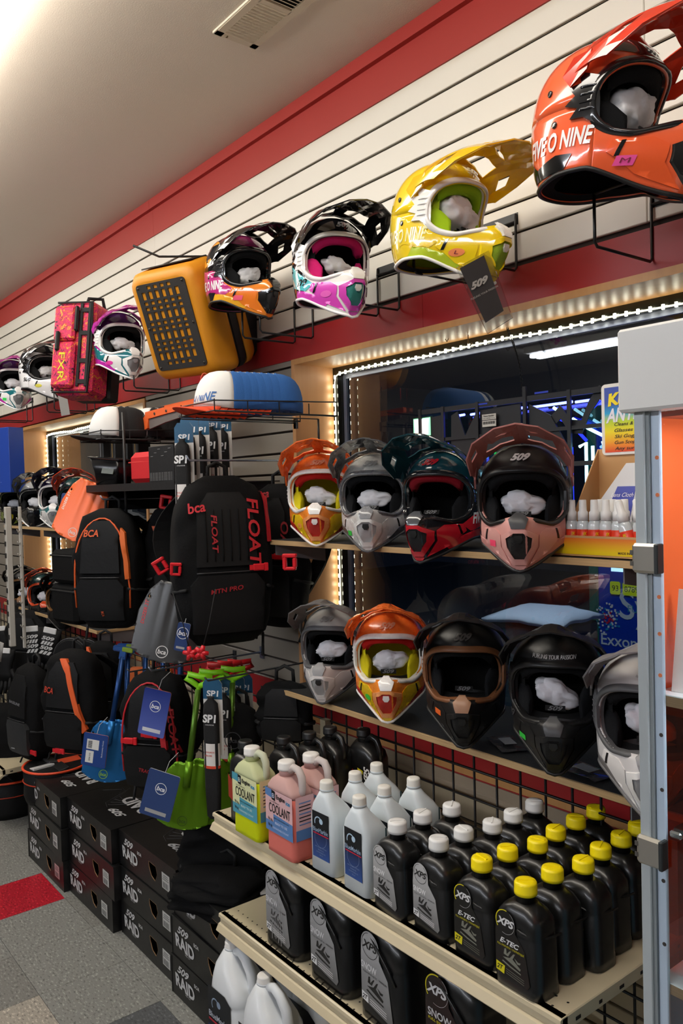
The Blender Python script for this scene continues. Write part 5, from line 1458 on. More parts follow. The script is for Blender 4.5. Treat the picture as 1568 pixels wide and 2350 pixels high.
def cap_rack(x, z, label, y0=1.20):
    t = thing('cap_rack', label, 'rack', (x, 1.66, z), (0, 0, 0), 'wire cap racks')
    w = .105; L = 1.66 - y0
    for nm, pts in (('base_rail', [(-w, 0, 0), (-w, -L, 0), (w, -L, 0), (w, 0, 0)]), ('side_rail', [(-w, 0, .045), (-w, -L, .030), (w, -L, .030), (w, 0, .045)])):
        b = MB(); b.tube(pts, .0024, 6); b.build(nm, blackwire, t)
    for k in range(5):
        for sx in (-w, w):
            b = MB(); b.tube([(sx, -L * k / 4, 0), (sx, -L * k / 4, .035)], .002, 5); b.build('upright', blackwire, t)
    for k in range(3):
        b = MB(); b.tube([(-w + w * k, 0, -.002), (-w + w * k, -L, -.002)], .002, 5); b.build('floor_wire', blackwire, t)
    b = MB(); b.tube([(0, -.0, -.002), (0, 0, -.12)], .004, 6); b.build('back_post', blackwire, t)
cap_rack(p0.x + .01, p0.z - .010, 'black wire cap rack holding the blue caps'); cap_rack(p1.x + .01, p1.z - .010, 'black wire cap rack holding the black caps')

# --- orange and grey folding saws between the racks
def saw(a, c, label):
    a = Vector(a); c = Vector(c); d = (c - a); L = d.length; t = thing('rescue_saw', label, 'saw', a, d.to_track_quat('X', 'Z').to_euler(), 'saws between the cap racks')
    b = MB(); b.prism([(0, .01), (.03, .02), (.035, .034), (L, .040), (L, .018), (.06, .006), (.05, -.03), (.02, -.035), (.015, -.015), (0, -.02)], .018, 'xz', -.009); b.build('handle', M('e8642a', .5), t)
    b = MB(); b.prism([(.055, .004), (L * .95, .016), (L * .95, -.004), (.20, -.020), (.06, -.034)], .010, 'xz', -.004); b.build('blade_guard', M('6c6460', .5), t)
    for x in (.02, .12, .22):
        b = MB(); b.lathe([(.005, -.012), (.005, .012)], 8, (x, 0, .02), rot=Matrix.Rotation(R(90), 3, 'X')); b.build('bolt', M('2a2a2a', .4), t)
saw(at(330, 968, y=1.40), at(480, 935, y=1.40), 'orange and grey folding saw between the cap racks, nearer one')
saw(at(345, 958, y=1.52), at(500, 928, y=1.52), 'orange and grey folding saw between the cap racks, one behind')
p = at(355, 975, y=1.50); t = thing('saw_card', 'dark backing card behind the orange saw', 'card', p); b = MB(); b.box((0, 0, 0), (.18, .004, .14), bev=.001); b.build('card', M('23282c', .6), t)
for k in range(4):
    p = at(470 + 8 * k, 872, y=1.40 + .05 * k); t = thing('carabiner', 'small orange wire clip above the blue caps, %s from the left' % ('first', 'second', 'third', 'fourth')[k], 'clip', p, (0, 0, R(40)), 'orange wire clips')
    b = MB(); b.tube([(.014 * math.cos(R(a)), 0, .024 * math.sin(R(a)) + .0) for a in range(0, 360, 30)], .0018, 6, closed=True); b.build('wire_loop', M('e0502c' if k % 2 == 0 else '1c1c1e', .4), t)

# --- small black shelf with pouches
zs = at(300, 1112, y=1.26).z
t = thing('metal_shelf', 'small black metal shelf under the red pouch', 'shelf', (at(200, 1130, y=1.24).x, 1.24, zs)); L_ = at(402, 1118, y=1.24).x - at(200, 1130, y=1.24).x
b = MB(); b.span((0, 0, -.004), (L_, .42, 0)); b.build('tray', M('151517', .5), t)
b = MB(); b.span((0, -.003, -.024), (L_, 0, .004)); b.build('front_lip', M('151517', .5), t)
for x in (.02, L_ - .03):
    b = MB(); b.span((x, .05, -.10), (x + .010, .41, -.004)); b.build('arm', M('151517', .5), t)
b = MB(); b.tube([(L_ * .34, .05, -.22), (L_ * .34, .05, .28)], .006, 8); b.build('post', M('1a1a1c', .4), t)
xs0 = at(200, 1130, y=1.24).x
t = thing('red_pouch', 'red zipped first aid pouch on the small black shelf', 'pouch', (xs0 + L_ * .54, 1.37, zs), (0, 0, R(8)))
b = MB(); b.box((0, 0, .06), (.16, .19, .118), bev=.02); b.build('pouch_body', M('c8141e', .7, bump=.3, scale=200), t)
b = MB(); b.tube([(-.078, -.093, .082), (.078, -.093, .082), (.079, .09, .082)], .003, 6); b.build('zip', M('e04038', .5), t)
t = thing('red_pouch', 'low red pouch lying behind the smoked goggle case', 'pouch', (xs0 + L_ * .30, 1.46, zs), (0, 0, R(8))); b = MB(); b.box((0, 0, .045), (.15, .14, .09), bev=.016); b.build('pouch_body', M('c8141e', .7, bump=.3, scale=200), t)
t = thing('goggle_box', 'black goggle case with glossy lid at the left of the small black shelf', 'case', (xs0 + L_ * .16, 1.30, zs), (0, R(6), R(24)))
b = MB(); b.loft([rr(.055, .045, .012, 0), rr(.062, .05, .012, .05), rr(.078, .062, .014, .105)]); b.build('case_body', M('131315', .25), t); b = MB(); b.box((0, 0, .108), (.165, .13, .006), bev=.002); b.build('lid', M('2a2b2d', .2), t)
b = MB(); b.box((.02, -.055, .062), (.06, .003, .026), Matrix.Rotation(R(-14), 3, 'X')); b.build('window', M('6a7068', .3), t)
t = thing('boxed_kit', 'black carton with fine white print on the small black shelf', 'carton', (xs0 + L_ * .80, 1.34, zs), (0, 0, R(4)))
b = MB(); b.box((0, 0, .065), (.17, .15, .13), bev=.001); b.build('carton', M('141416', .5), t)
b = MB(); y = -.0762
for k in range(6): b.box((-.06 + .024 * k, y, .095 + .012 * (k % 3)), (.016, .0006, .0016))
for k in range(7): lettering(b, 'IIII III IIIII IIII III IIIIII IIII II', (0, y - .0004, .036 - k * .0042), (1, 0, 0), (0, 0, 1), .0036, 0, 0, 1, fit=.15)
o = b.build('print', M('8c8c8c', .6), t); o['kind'] = 'stuff'
for k, (u, c_) in enumerate(((245, '101012'), (272, '121214'), (300, '0f0f11'), (325, '131315'))):
    p = at(u, 1022, y=1.48); t = thing('hanging_kit', 'black boxed kit hanging under the black caps, %s from the left' % ('first', 'second', 'third', 'fourth')[k], 'kit', (p.x, p.y, zs + .02), (0, 0, 0), 'black boxed kits'); b = MB(); b.box((0, 0, .10), (.05, .06, .20), bev=.004); b.build('carton', M(c_, .5), t)
    b = MB(); b.tube([(0, 0, .195), (0, 0, .225), (0, WY - p.y, .225)], .0025, 6); b.build('hanger', M('55585c', .35, metal=.7), t)
    b = MB(); b.box((-.0255, 0, .10), (.001, .01, .17)); b.box((0, -.0305, .10), (.006, .001, .17)); b.build('stripe', M('77777a' if k == 0 else '8a7040', .5), t)

# --- probe kits on cards
def kit_meshes():
    b = MB(); b.prism([(-.033, -.20), (.033, -.20), (.033, .03), (.022, .045), (-.022, .045), (-.033, .03)], .0015, 'xz', 0); H['kcard'] = b.mesh('card')
    b = MB(); flat(b, [(-.033, -.02), (.033, -.02), (.033, .03), (.022, .045), (-.022, .045), (-.033, .03)], -.0006); H['kblue'] = b.mesh('header')
    b = MB(); b.loft([rr(.026 * k, .013 * k, .012, z, cy=-.016) for k, z in ((.5, -.40), (.85, -.39), (1, -.30), (1, -.06), (.9, -.03), (.35, -.015), (.5, -.008))]); H['kpouch'] = b.mesh('pouch')
    b = MB(); lettering(b, 'SP1', (0, -.001, -.002), (1, 0, 0), (0, 0, 1), .026, .03, .1, 1, fit=.042); H['ktext0'] = b.mesh('lettering'); b = MB(); lettering(b, 'SP1', (0, -.0302, -.075), (1, 0, 0), (0, 0, 1), .034, .04, .1, 1, fit=.046); lettering(b, 'AVALANCHE', (0, -.0302, -.095), (1, 0, 0), (0, 0, 1), .005, 0, 0, 1); H['ktext'] = b.mesh('lettering')
    b = MB(); b.loft([[Vector((.0275 * math.cos(a), -.016 + .0155 * math.sin(a), z)) for a in [2 * PI * k / 20 for k in range(20)]] for z in (-.235, -.155)], cap=False); H['ksleeve'] = b.mesh('sleeve')
    b = MB(); b.loft([[Vector((.0278 * math.cos(a), -.016 + .0158 * math.sin(a), z)) for a in [2 * PI * k / 20 for k in range(20)]] for z in (-.235, -.226)], cap=False); H['kband'] = b.mesh('band')
    b = MB(); lettering(b, 'AVALANCHE', (0, -.0322, -.182), (1, 0, 0), (0, 0, 1), .008, .01, 0, 1, fit=.03); lettering(b, 'PROBE', (-.005, -.0322, -.193), (1, 0, 0), (0, 0, 1), .008, .01, 0, 1); H['kred'] = b.mesh('lettering')
kit_meshes()
def kit(loc, yaw, label, group):
    t = thing('probe_kit', label, 'probe kit', loc, (0, 0, R(yaw)), group)
    link('card', H['kcard'], t, mat=M('e4e2de', .5)); link('header', H['kblue'], t, 'blue header', M('1f5578', .45)); link('pouch', H['kpouch'], t, mat=M('141415', .85, bump=.5, scale=300))
    link('lettering', H['ktext'], t, mat=M('e8e8e8', .5)); link('lettering', H['ktext0'], t, mat=M('e8e8e8', .5)); link('sleeve', H['ksleeve'], t, 'white paper sleeve', M('e6e2de', .6)); link('band', H['kband'], t, mat=M('d8492c', .6)); link('lettering', H['kred'], t, mat=M('c84c3c', .6))
nn = ('front', 'second', 'third', 'fourth', 'last')
for k, (u, v, y) in enumerate(((435, 985, 1.30), (460, 985, 1.38), (487, 975, 1.46), (512, 978, 1.54), (422, 1002, 1.24))):
    kit(at(u, v, y=y), 38, 'black probe kit on a blue-topped card under the blue caps, %s' % (('second from the left', 'third from the left', 'fourth from the left', 'rightmost', 'leftmost')[k]), 'probe kits under the blue caps')
for k, (u, v, y) in enumerate(((488, 1590, 1.26), (517, 1582, 1.36), (541, 1578, 1.44), (560, 1576, 1.50))):
    kit(at(u, v, y=y), 36, 'black probe kit on a blue-topped card beside the green shovels, %s from the left' % ('first', 'second', 'third', 'fourth')[k], 'probe kits beside the green shovels')

# --- snow shovels
def shovel_meshes():
    def bf(x, z, o):
        q = (z + .14) / .28
        return Vector((x, -.030 * (1 - (x / .115) ** 2) * (.4 + .6 * q) + .030 * q + (.008 * math.cos(x * 150) * max(0, q - .1) * (1 if abs(x) < .06 else 0)) - o, z))
    out = [(-.060, .14), (.060, .14), (.092, .10), (.115, .02), (.110, -.115), (.060, -.135), (0, -.142), (-.060, -.135), (-.110, -.115), (-.115, .02), (-.092, .10)]
    b = MB(); patch(b, out, bf, 0, .012, holes=[circle(-.088, .075, .0055, 8), circle(.088, .075, .0055, 8)]); H['blade'] = b.mesh('blade')
    b = MB(); ring(b, .0, 0, .019, .0215, 0); vs = b.v[:]; fs = b.f[:]
    b = MB(); 
    for p_, f_ in ((vs, fs),): b.add([bf(x - .0, z - .105, .003) for x, y, z in p_], f_)
    tv, tf = text2d('bca', .022, .02, .1); b.add([bf(x, z - .105, .003) for x, z in tv], tf)
    H['bladelogo'] = b.mesh('logo')
    tv, tf = text2d('DOZER 2T', .018, .02, .2); b = MB(); b.add([bf(-.092 - z, x + .02, .003) for x, z in tv], tf); H['bladeword'] = b.mesh('lettering')
    b = MB(); b.loft([[Vector((.013 * math.cos(a), .010 * math.sin(a) - .004, z)) for a in [2 * PI * k / 14 for k in range(14)]] for z in (.05, .46)]); H['shaft'] = b.mesh('shaft')
    b = MB(); b.loft([[Vector((.018 * math.cos(a), .014 * math.sin(a) - .004, z)) for a in [2 * PI * k / 14 for k in range(14)]] for z in (.04, .15)]); H['socket'] = b.mesh('socket')
    b = MB(); b.tube([(0, 0, .45), (0, 0, .472), (-.035, 0, .492), (-.058, 0, .500), (-.052, 0, .522), (0, 0, .515), (.052, 0, .522), (.058, 0, .500), (.035, 0, .492), (0, 0, .472)], .0125, 8); H['dgrip'] = b.mesh('grip')
    b = MB(); b.box((0, 0, .495), (.105, .022, .028), bev=.006); b.box((0, 0, .47), (.034, .024, .05), bev=.004); H['tgrip'] = b.mesh('grip')
    b = MB(); b.box((.02, -.002, .495), (.055, .024, .024), bev=.004); H['insert'] = b.mesh('grip_insert')
shovel_meshes()
def shovel(loc, rot, c_blade, c_shaft, c_grip, label, group, kind='d', blade=True, shaft=True, s_=.80, logo='9ad02c', word='9ad02c', metal=.6):
    t = thing('snow_shovel' if shaft else 'shovel_blade', label, 'shovel', loc, rot, group, s_)
    mb_ = M(c_blade, .35, metal=metal)
    if blade:
        o = link('blade', H['blade'], t, mat=mb_); mod_solid(o, .0022, 1); link('logo', H['bladelogo'], o, mat=M(logo, .5))
        link('lettering', H['bladeword'], o, mat=M(word, .5))
        link('socket', H['socket'], t, mat=mb_) if shaft else None
    if shaft:
        link('shaft', H['shaft'], t, mat=M(c_shaft, .35, metal=metal)); link('grip', H['dgrip' if kind == 'd' else 'tgrip'], t, mat=M(c_grip, .4))
        if kind == 't': link('grip_insert', H['insert'], t, mat=M('7f9a28', .5))
    return t
p = at(426, 1826, y=1.20)
for k in range(3):
    shovel((p.x + .012 * k, 1.20 + .075 * k, p.z), (R(-4), R(8 if k == 0 else 3), R(52)), '6a9a1a', '4f7420', '8fe01c', 'lime green snow shovel by the coolant, %s' % ('front one', 'middle one', 'rear one')[k], 'green snow shovels', s_=.75, logo='40600e', word='40600e')
p = at(247, 1725, y=1.19)
for k in range(5):
    shovel((p.x + .02 * k, 1.19 + .065 * k, p.z), (R(-4), R(10 if k == 0 else 2), R(48)), '2470b0', '183c70', '1d4c90', 'blue snow shovel with olive grip insert, %s' % ('front one', 'second', 'third', 'fourth', 'rearmost')[k], 'blue snow shovels', 't', blade=k < 2)
for k, (u, v, y) in enumerate(((505, 1535, 1.38), (528, 1532, 1.46), (550, 1528, 1.53))):
    p = at(u, v, y=y); shovel((p.x, y, p.z - .40), (0, 0, R(50)), 'c01820', '33363a', 'd01c20', 'snow shovel with red grip behind the green ones, %s from the left' % ('first', 'second', 'third')[k], 'red gripped shovels', 't' if False else 'd', blade=False, metal=.3)
shovel(at(188, 1172, y=1.22), (R(-8), R(20), R(42)), 'ee6a30', '', '', 'bright orange shovel blade left of the orange-piped pack', 'loose shovel blades', shaft=False, logo='e8dcd4', word='f0e4dc', metal=.1, s_=.9)
shovel(at(388, 1428, y=1.16), (R(-6), R(14), R(56)), '47484a', '', '', 'dark grey shovel blade with white round logo under the large red-lettered pack', 'loose shovel blades', shaft=False, logo='f0f0f0', word='c02028', metal=.2, s_=.9)
# --- orange probe pouches behind
for k, (u, v, y) in enumerate(((317, 1560, 1.34), (378, 1560, 1.42))):
    p = at(u, v, y=y); t = thing('probe_pouch', 'orange probe pouch behind the red-trimmed pack, %s one' % ('left', 'right')[k], 'pouch', (p.x, y, p.z - .10), (0, 0, R(40)), 'orange probe pouches')
    b = MB(); b.loft([rr(.034 * q, .016 * q, .01, z) for q, z in ((.7, 0), (1, .02), (1, .13), (.8, .15))]); b.build('pouch_body', M('d8641c', .6, bump=.3, scale=200), t)
    b = MB(); b.box((0, -.0165, .075), (.014, .001, .13)); b.build('stripe', web, t)
t = thing('probe_pouch', 'orange probe pouch hanging low beside the red-trimmed pack', 'pouch', at(311, 1790, y=1.20), (0, 0, R(30))); b = MB(); b.loft([rr(.014 * q, .012 * q, .006, z) for q, z in ((.7, 0), (1, .02), (1, .17), (.8, .18))]); b.build('pouch_body', M('d8641c', .6), t)
# --- red clips
def clip(loc, rot, label, s_=1, star=False):
    t = thing('plastic_clip', label, 'clip', loc, rot, 'red plastic clips', s_)
    if star:
        for a in (20, 100, 170, 250, 320):
            b = MB(); b.tube([(0, 0, 0), (.022 * math.cos(R(a)), .004, .022 * math.sin(R(a)))], [.009, .006], 8); b.build('lobe', red_p, t)
        b = MB(); b.tube([(0, 0, .005), (-.02, .01, .09), (-.05, .01, .19)], .0018, 6); b.build('cord', web, t)
    else:
        b = MB(); b.box((0, 0, 0), (.045, .020, .012), bev=.003); b.box((-.016, 0, -.022), (.012, .018, .040), bev=.003); b.box((.016, 0, -.022), (.012, .018, .030), bev=.003); b.box((0, 0, -.040), (.040, .018, .010), bev=.003); b.build('clip_body', red_p, t)
clip(at(383, 1140, y=1.30), (0, R(10), R(50)), 'red plastic clip left of the top of the large black pack'); clip(at(362, 1288, y=1.18), (0, R(-30), R(50)), 'red plastic clip on the strap left of the large black pack')
clip(at(404, 1295, y=1.16), (0, R(4), R(60)), 'red oval pull hanging on the large black pack', .8); clip(at(436, 1500, y=1.17), (0, 0, R(50)), 'red star knob hanging under the large red-lettered pack, left one', 1, True); clip(at(462, 1498, y=1.17), (0, 0.5, R(50)), 'red star knob hanging under the large red-lettered pack, right one', 1, True)
clip(at(665, 1275, y=1.42), (0, 0, R(40)), 'red buckle hanging under the upper window shelf end', 1)
# --- blue hang tags
def tagcard(loc, rot, w, h, label, kind):
    t = thing('hang_tag', label, 'tag', loc, rot, 'blue hang tags')
    for i in range(2):
        b = MB(); b.prism([(p.x, p.y) for p in rr(w / 2, h / 2, .006, 0)], .0012, 'xz', .0012 * i * 3)
        b.build('leaf', (gradient_m('5a6ab8', '2a3c8c', -h / 2, h / 2, .25, 0) if kind == 'sky' else M('2d4478' if kind == 'plain' else '1d4086', .35)) if i == 0 else M('c8c8c8' if kind == 'plain' else 'c87860', .5), t)
    b = MB(); b.tube([(0, .001, h / 2 - .008), (0, .02, h / 2 + .03), (.01, .06, h / 2 + .05)], .0009, 5); b.build('string', M('c8c8c8', .7), t)
    b = MB(); y = -.0006
    if kind == 'bar':
        flat(b, [(-w * .34, 0.002), (w * .16, .002), (w * .16, h * .32), (-w * .34, h * .32)], y); flat(b, [(-w * .34, -h * .40), (-.002, -h * .40), (-.002, -.004), (-w * .34, -.004)], y)
        b.build('sticker', M('e2e2de', .6), t); b = MB()
        for k in range(9): b.box((-w * .20, y - .0006, .008 + k * .0032), (.016, .0005, .0018 if k % 2 else .001))
        lettering(b, '0096 210', (-w * .17, y - .0006, -h * .22), (0, 0, 1), (-1, 0, 0), .008, .01); b.build('barcode', M('1c1c1e', .6), t)
        b = MB(); lettering(b, 'Backcountry Access', (w * .32, y, .01), (0, 0, 1), (-1, 0, 0), .008, .01, 0, 1); b.build('lettering', M('d8dcec', .5), t)
    else:
        ring(b, 0, h * .14, .017, .019, y); lettering(b, 'bca', (0, y, h * .14), (1, 0, 0), (0, 0, 1), .020, .03, .2); b.build('logo', M('eef0f4', .5), t)
        b = MB(); flat(b, [(-w * .34, -h * .42), (w * .34, -h * .42), (w * .34, -h * .34), (-w * .34, -h * .34)], y); b.build('slot', M('d8dae0' if kind == 'sky' else 'a8a8a8', .5), t)
tagcard(at(217, 1722, y=1.13), (0, R(9), R(42)), .098, .125, 'blue hang tag with white barcode stickers on the blue shovel', 'bar')
tagcard(at(354, 1636, y=1.14), (0, R(12), R(42)), .092, .155, 'blue and violet hang tag with white round logo on the red-trimmed pack', 'sky')
tagcard(at(366, 1825, y=1.10), (0, R(16), R(42)), .105, .150, 'plain dark blue hang tag with white round logo by the green shovel', 'plain')
tagcard(at(157, 1180, y=1.24), (0, R(12), R(42)), .09, .17, 'dark blue hang tag behind the orange shovel blade', 'plain')
tagcard(at(418, 1462, y=1.17), (0, R(12), R(50)), .040, .09, 'small blue tag on the dark grey shovel blade', 'plain')

# --- stacks of black cartons
carton_m = M('121213', .38, bump=.1, scale=30); kraft = M('8a6a48', .7); prt = M('c9c9c9', .6)
BXW, BXD, BXH = .468, .33, .134
b = MB()
fp = [(p.x, p.y) for p in rr(BXW / 2, BXH / 2, .0005, 0, 2)]
hole = [(.020, .028), (.078, .026), (.088, .000), (.070, -.030), (.040, -.020), (.022, .008)]
patch(b, [(-BXW / 2, -BXH / 2), (BXW / 2, -BXH / 2), (BXW / 2, BXH / 2), (-BXW / 2, BXH / 2)], lambda x, z, o: Vector((x, -BXD / 2, z + BXH / 2)), 0, .3, holes=[hole])
vs = [(x, y, z) for x in (-BXW / 2, BXW / 2) for y in (-BXD / 2, BXD / 2) for z in (0, BXH)]
b.add(vs, [(0, 1, 3, 2), (4, 6, 7, 5), (2, 3, 7, 6), (0, 2, 6, 4), (1, 5, 7, 3)]); bx_body = b.mesh('carton_body')
b = MB(); b.tube([(x, -BXD / 2 + .001, z + BXH / 2) for x, z in hole], .0014, 5, closed=True); bx_hole = b.mesh('hole_edge')
b = MB(); b.span((-BXW / 2 - .001, -BXD / 2 - .0012, BXH - .004), (BXW / 2 + .001, BXD / 2, BXH + .001)); b.span((-BXW / 2 - .0012, -BXD / 2 - .0015, .0), (-BXW / 2 + .002, -BXD / 2 + .002, BXH)); bx_lid = b.mesh('lid_flap')
b = MB(); y = -BXD / 2 - .0014
lettering(b, '509', (-.150, y, .102), (1, 0, 0), (0, 0, 1), .036, .03, .4, 1.2, fit=.082); lettering(b, 'RAID', (-.140, y, .060), (1, 0, 0), (0, 0, 1), .058, .035, -.12, 1, fit=.135); lettering(b, 'MID CUT', (-.118, y, .033), (1, 0, 0), (0, 0, 1), .009, 0, 0); lettering(b, 'BOA', (-.055, y, .095), (1, 0, 0), (0, 0, 1), .017, .02, 0)
bx_print = b.mesh('print')
b = MB(); b.box((.158, y, .066), (.058, .0008, .056)); bx_label = b.mesh('sticker')
b = MB()
for k in range(8): b.box((.136 + k * .0055, y - .0006, .052), (.0014 + .001 * (k % 3), .0004, .020))
for k in range(3): b.box((.158, y - .0006, .072 + k * .007), (.046 - .006 * k, .0004, .002))
bx_bar = b.mesh('barcode')
bx_tops = []
for s_, o_, sz, bo, sh, ft in (('RAID', (.06, .02), .085, .035, -.12, .20), ('509', (.085, -.075), .048, .03, .4, .115), ('BOA', (.185, .10), .024, .02, 0, .05)):
    b = MB(); lettering(b, s_, (o_[0], o_[1], BXH + .0022), (-1, 0, 0), (0, -1, 0), sz, bo, sh, 1, fit=ft); bx_tops.append(b.mesh('top_print'))

b = MB(); random.seed(12)
for s0 in range(5):
    pts = [Vector((-.20 + .03 * s0 + .05 * i, -.02 + .07 * math.sin(i * 1.3 + s0) + .02 * s0, BXH + .0020)) for i in range(5)]
    b.tube(pts, .0006, 4)
bx_draw = b.mesh('line_drawing')
stacks = [(-3.722, 1.17, 'far left stack'), (-3.262, 1.20, 'second stack from the left'), (-2.775, 1.235, 'third stack from the left'), (-2.300, 1.215, 'right-hand stack beside the steel shelf')]
lv = ('bottom', 'middle', 'top')
for si, (x, y, nm) in enumerate(stacks):
    for k in range(3):
        dx = random.uniform(-.010, .012) + (.022 if (si == 1 and k == 1) else 0); dy = (0, .0, .004)[k]
        t = thing('shoe_box', 'black carton with white lettering, %s of the %s' % (lv[k], nm), 'box', (x + dx, y + BXD / 2 + dy, .001 + k * (BXH + .0035)), (0, 0, R(random.uniform(-1.2, 1.2))), 'black cartons')
        bd = link('carton_body', bx_body, t, mat=carton_m); link('hole_edge', bx_hole, bd, mat=kraft); link('lid_flap', bx_lid, t, mat=carton_m)
        link('print', bx_print, t, 'white lettering', prt); s_ = link('sticker', bx_label, t, 'white barcode sticker', M('bdbdb9' if not (si == 0 and k == 0) else 'b89090', .6)); link('barcode', bx_bar, s_, mat=M('4a4a4a', .6))
        if k == 2: [link('top_print', q_, t, mat=prt) for q_ in bx_tops]; link('line_drawing', bx_draw, t, mat=M('55555a', .6))
# --- bins with orange rims
for (u, v, y, r_, h_, nm) in ((22, 1775, 1.28, .175, .20, 'at the far left edge'), (128, 1752, 1.30, .15, .16, 'behind the far left carton stack')):
    p = at(u, v, y=y); t = thing('mesh_bin', 'black round bin with orange rim ' + nm, 'bin', (p.x, p.y, p.z - h_), (0, 0, 0), 'bins with orange rims')
    b = MB(); b.lathe([(r_ * .93, 0), (r_, h_ * .2), (r_ * .98, h_ * .5), (r_, h_)], 28); b.build('side', fab2, t)
    b = MB(); b.tube([(r_ * math.cos(2 * PI * k / 36), r_ * math.sin(2 * PI * k / 36), h_) for k in range(36)], .006, 8, closed=True); b.build('rim', M('f0502a', .45), t)
    b = MB(); b.tube([(r_ * 1.0 * math.cos(2 * PI * k / 36), r_ * 1.0 * math.sin(2 * PI * k / 36), h_ * .62) for k in range(36)], .003, 6, closed=True); b.build('piping', M('b03418', .5), t)
    for k in range(4):
        b = MB(); a = k * 1.6; b.box((r_ * .45 * math.cos(a), r_ * .45 * math.sin(a), h_ - .004), (r_ * .7, r_ * .35, .02), Matrix.Rotation(a, 3, 'Z') @ Matrix.Rotation(.2, 3, 'X'), bev=.003); b.build('packet', M(('1c1c1e', 'd8502c', '3a3a3c', 'c8c8c8')[k], .5), t)
# --- gloves on the grid
def glove(loc, rot, label, c2, word=True):
    t = thing('glove', label, 'glove', loc, rot, 'gloves hanging on the grid')
    b = MB(); b.loft([[Vector((x * kx, y * ky + oy, z)) for x, y in [(math.cos(2 * PI * k / 16), math.sin(2 * PI * k / 16)) for k in range(16)]] for z, kx, ky, oy in ((0, .055, .020, 0), (-.05, .052, .022, 0), (-.09, .040, .020, 0), (-.13, .046, .020, 0), (-.17, .048, .016, 0))]); b.build('palm', fab2, t)
    for k in range(4):
        x = -.034 + k * .0225; L = (.060, .075, .070, .052)[k]; b = MB(); b.tube([(x, 0, -.15), (x * 1.1, -.006, -.17 - L * .5), (x * 1.12, -.012, -.17 - L)], [.0115, .011, .009], 8); b.build('finger', fab2, t)
    b = MB(); b.tube([(.040, 0, -.11), (.062, -.008, -.14), (.068, -.012, -.175)], [.014, .012, .009], 8); b.build('thumb', fab2, t)
    b = MB(); b.box((0, -.019, -.006), (.07, .008, .03), bev=.003); b.build('cuff_tab', M(c2, .6), t)
    if word:
        b = MB(); 
        for k, s_ in enumerate(('509', 'IIII', '509', 'III')): lettering(b, s_, (0, -.0238, -.045 - k * .024), (1, 0, 0), (0, 0, 1), .024, .04, .2, 1, fit=.07)
        b.build('lettering', M('b8b8b8', .5), t)
random.seed(9)
gl = [(15, 1490, 1.30, 'e0e0e0', 0), (38, 1470, 1.38, '9a9a9c', 0), (78, 1440, 1.32, 'c8c8c8', 1), (120, 1444, 1.36, 'c8c8c8', 1), (5, 1440, 1.44, 'd8d8d8', 0)]
gn = ('with a white cuff tab at the lower far left', 'with a grey cuff tab at the far left', 'with white lettering under the far shelf, left one', 'with white lettering under the far shelf, right one', 'with a pale cuff tab at the left edge')
for (u, v, y, c_, wd), nm in zip(gl, gn): glove(at(u, v, y=y), (R(-6), R(random.uniform(-8, 14)), R(40)), 'black glove ' + nm, c_, wd)
for k, (u, v, y) in enumerate(((170, 1500, 1.40), (205, 1502, 1.46))):
    p = at(u, v, y=y); t = thing('round_pouch', 'black round-topped pouch behind the orange-striped pack, %s one' % ('left', 'right')[k], 'pouch', (p.x, y, p.z - .10), (0, 0, R(40)), 'round-topped pouches')
    b = MB(); b.loft([[Vector((q * .09 * math.cos(a), yy, .09 + q * .09 * math.sin(a))) for a in [2 * PI * j / 24 for j in range(24)]] for q, yy in ((.9, -.04), (1, -.03), (1, .03), (.9, .04))]); b.build('pouch_body', fab2, t)
    b = MB(); b.tube([(.09 * math.cos(a), -.032, .09 + .09 * math.sin(a)) for a in [PI * j / 14 for j in range(15)]], .003, 6); b.build('zip', M('3a3a3c', .4), t)
# hooks that carry the packs
for k, (x, z, y0, lab) in enumerate(((-2.33, 1.82, 1.22, 'straight steel hook carrying the large red-lettered pack'), (-3.05, 1.70, 1.22, 'straight steel hook carrying the orange-piped pack'), (-2.62, 1.10, 1.20, 'straight steel hook over the red-trimmed pack'), (-2.33, 1.315, 1.18, 'straight steel hook carrying the green shovels'), (-3.0, 1.275, 1.18, 'straight steel hook carrying the blue shovels'))):
    if k >= 3: continue
    b = MB(); b.tube([(x, WY, z), (x, y0 + .01, z), (x, y0, z + .015)], .0035, 8); b.span((x - .012, WY - .006, z - .025), (x + .012, WY, z + .02)); tag(b.build('peg_hook', M('9098a8', .3, metal=.8)), lab, 'hook', 'steel peg hooks')
# --- far left: blue carton, white rack with hanging glasses
p = at(18, 1130, y=1.42); t = thing('blue_carton', 'glossy blue carton at the left edge beside the far window', 'box', (p.x - .10, 1.42, p.z), (0, 0, R(18)))
b = MB(); b.box((0, 0, .19), (.30, .10, .38), bev=.002); b.build('carton', M('2444a0', .35), t)
b = MB(); random.seed(2)
for k in range(60): b.box((.02 + random.gauss(0, .018), -.0505, .06 + k * .0052), (random.uniform(.002, .008), .0008, .003))
o = b.build('frost_print', M('b8c4e8', .5), t); o['kind'] = 'stuff'
b = MB(); b.box((0, 0, 1.0), (.8, .3, .02)); 
p = at(6, 1150, y=1.20); t = thing('glasses_rack', 'white upright rack for eyewear at the left edge', 'rack', (p.x - .02, 1.22, .95))
b = MB(); b.span((-.04, 0, 0), (-.012, .03, .72), bev=.003); b.build('post', M('b8b4ac', .5), t)
b = MB(); b.span((.06, .04, 0), (.075, .055, .72), bev=.003); b.build('post', M('b8b4ac', .5), t)
for k in range(11):
    b = MB(); b.tube([(.065, .045, .06 + k * .06), (.090, .03, .05 + k * .06), (.105, .02, .065 + k * .06)], .003, 6); b.build('peg', M('b8b4ac', .5), t)
    b = MB(); b.box((-.026, -.002, .05 + k * .06), (.020, .004, .026), bev=.003); b.build('slot', M('1c1a18', .7), t)
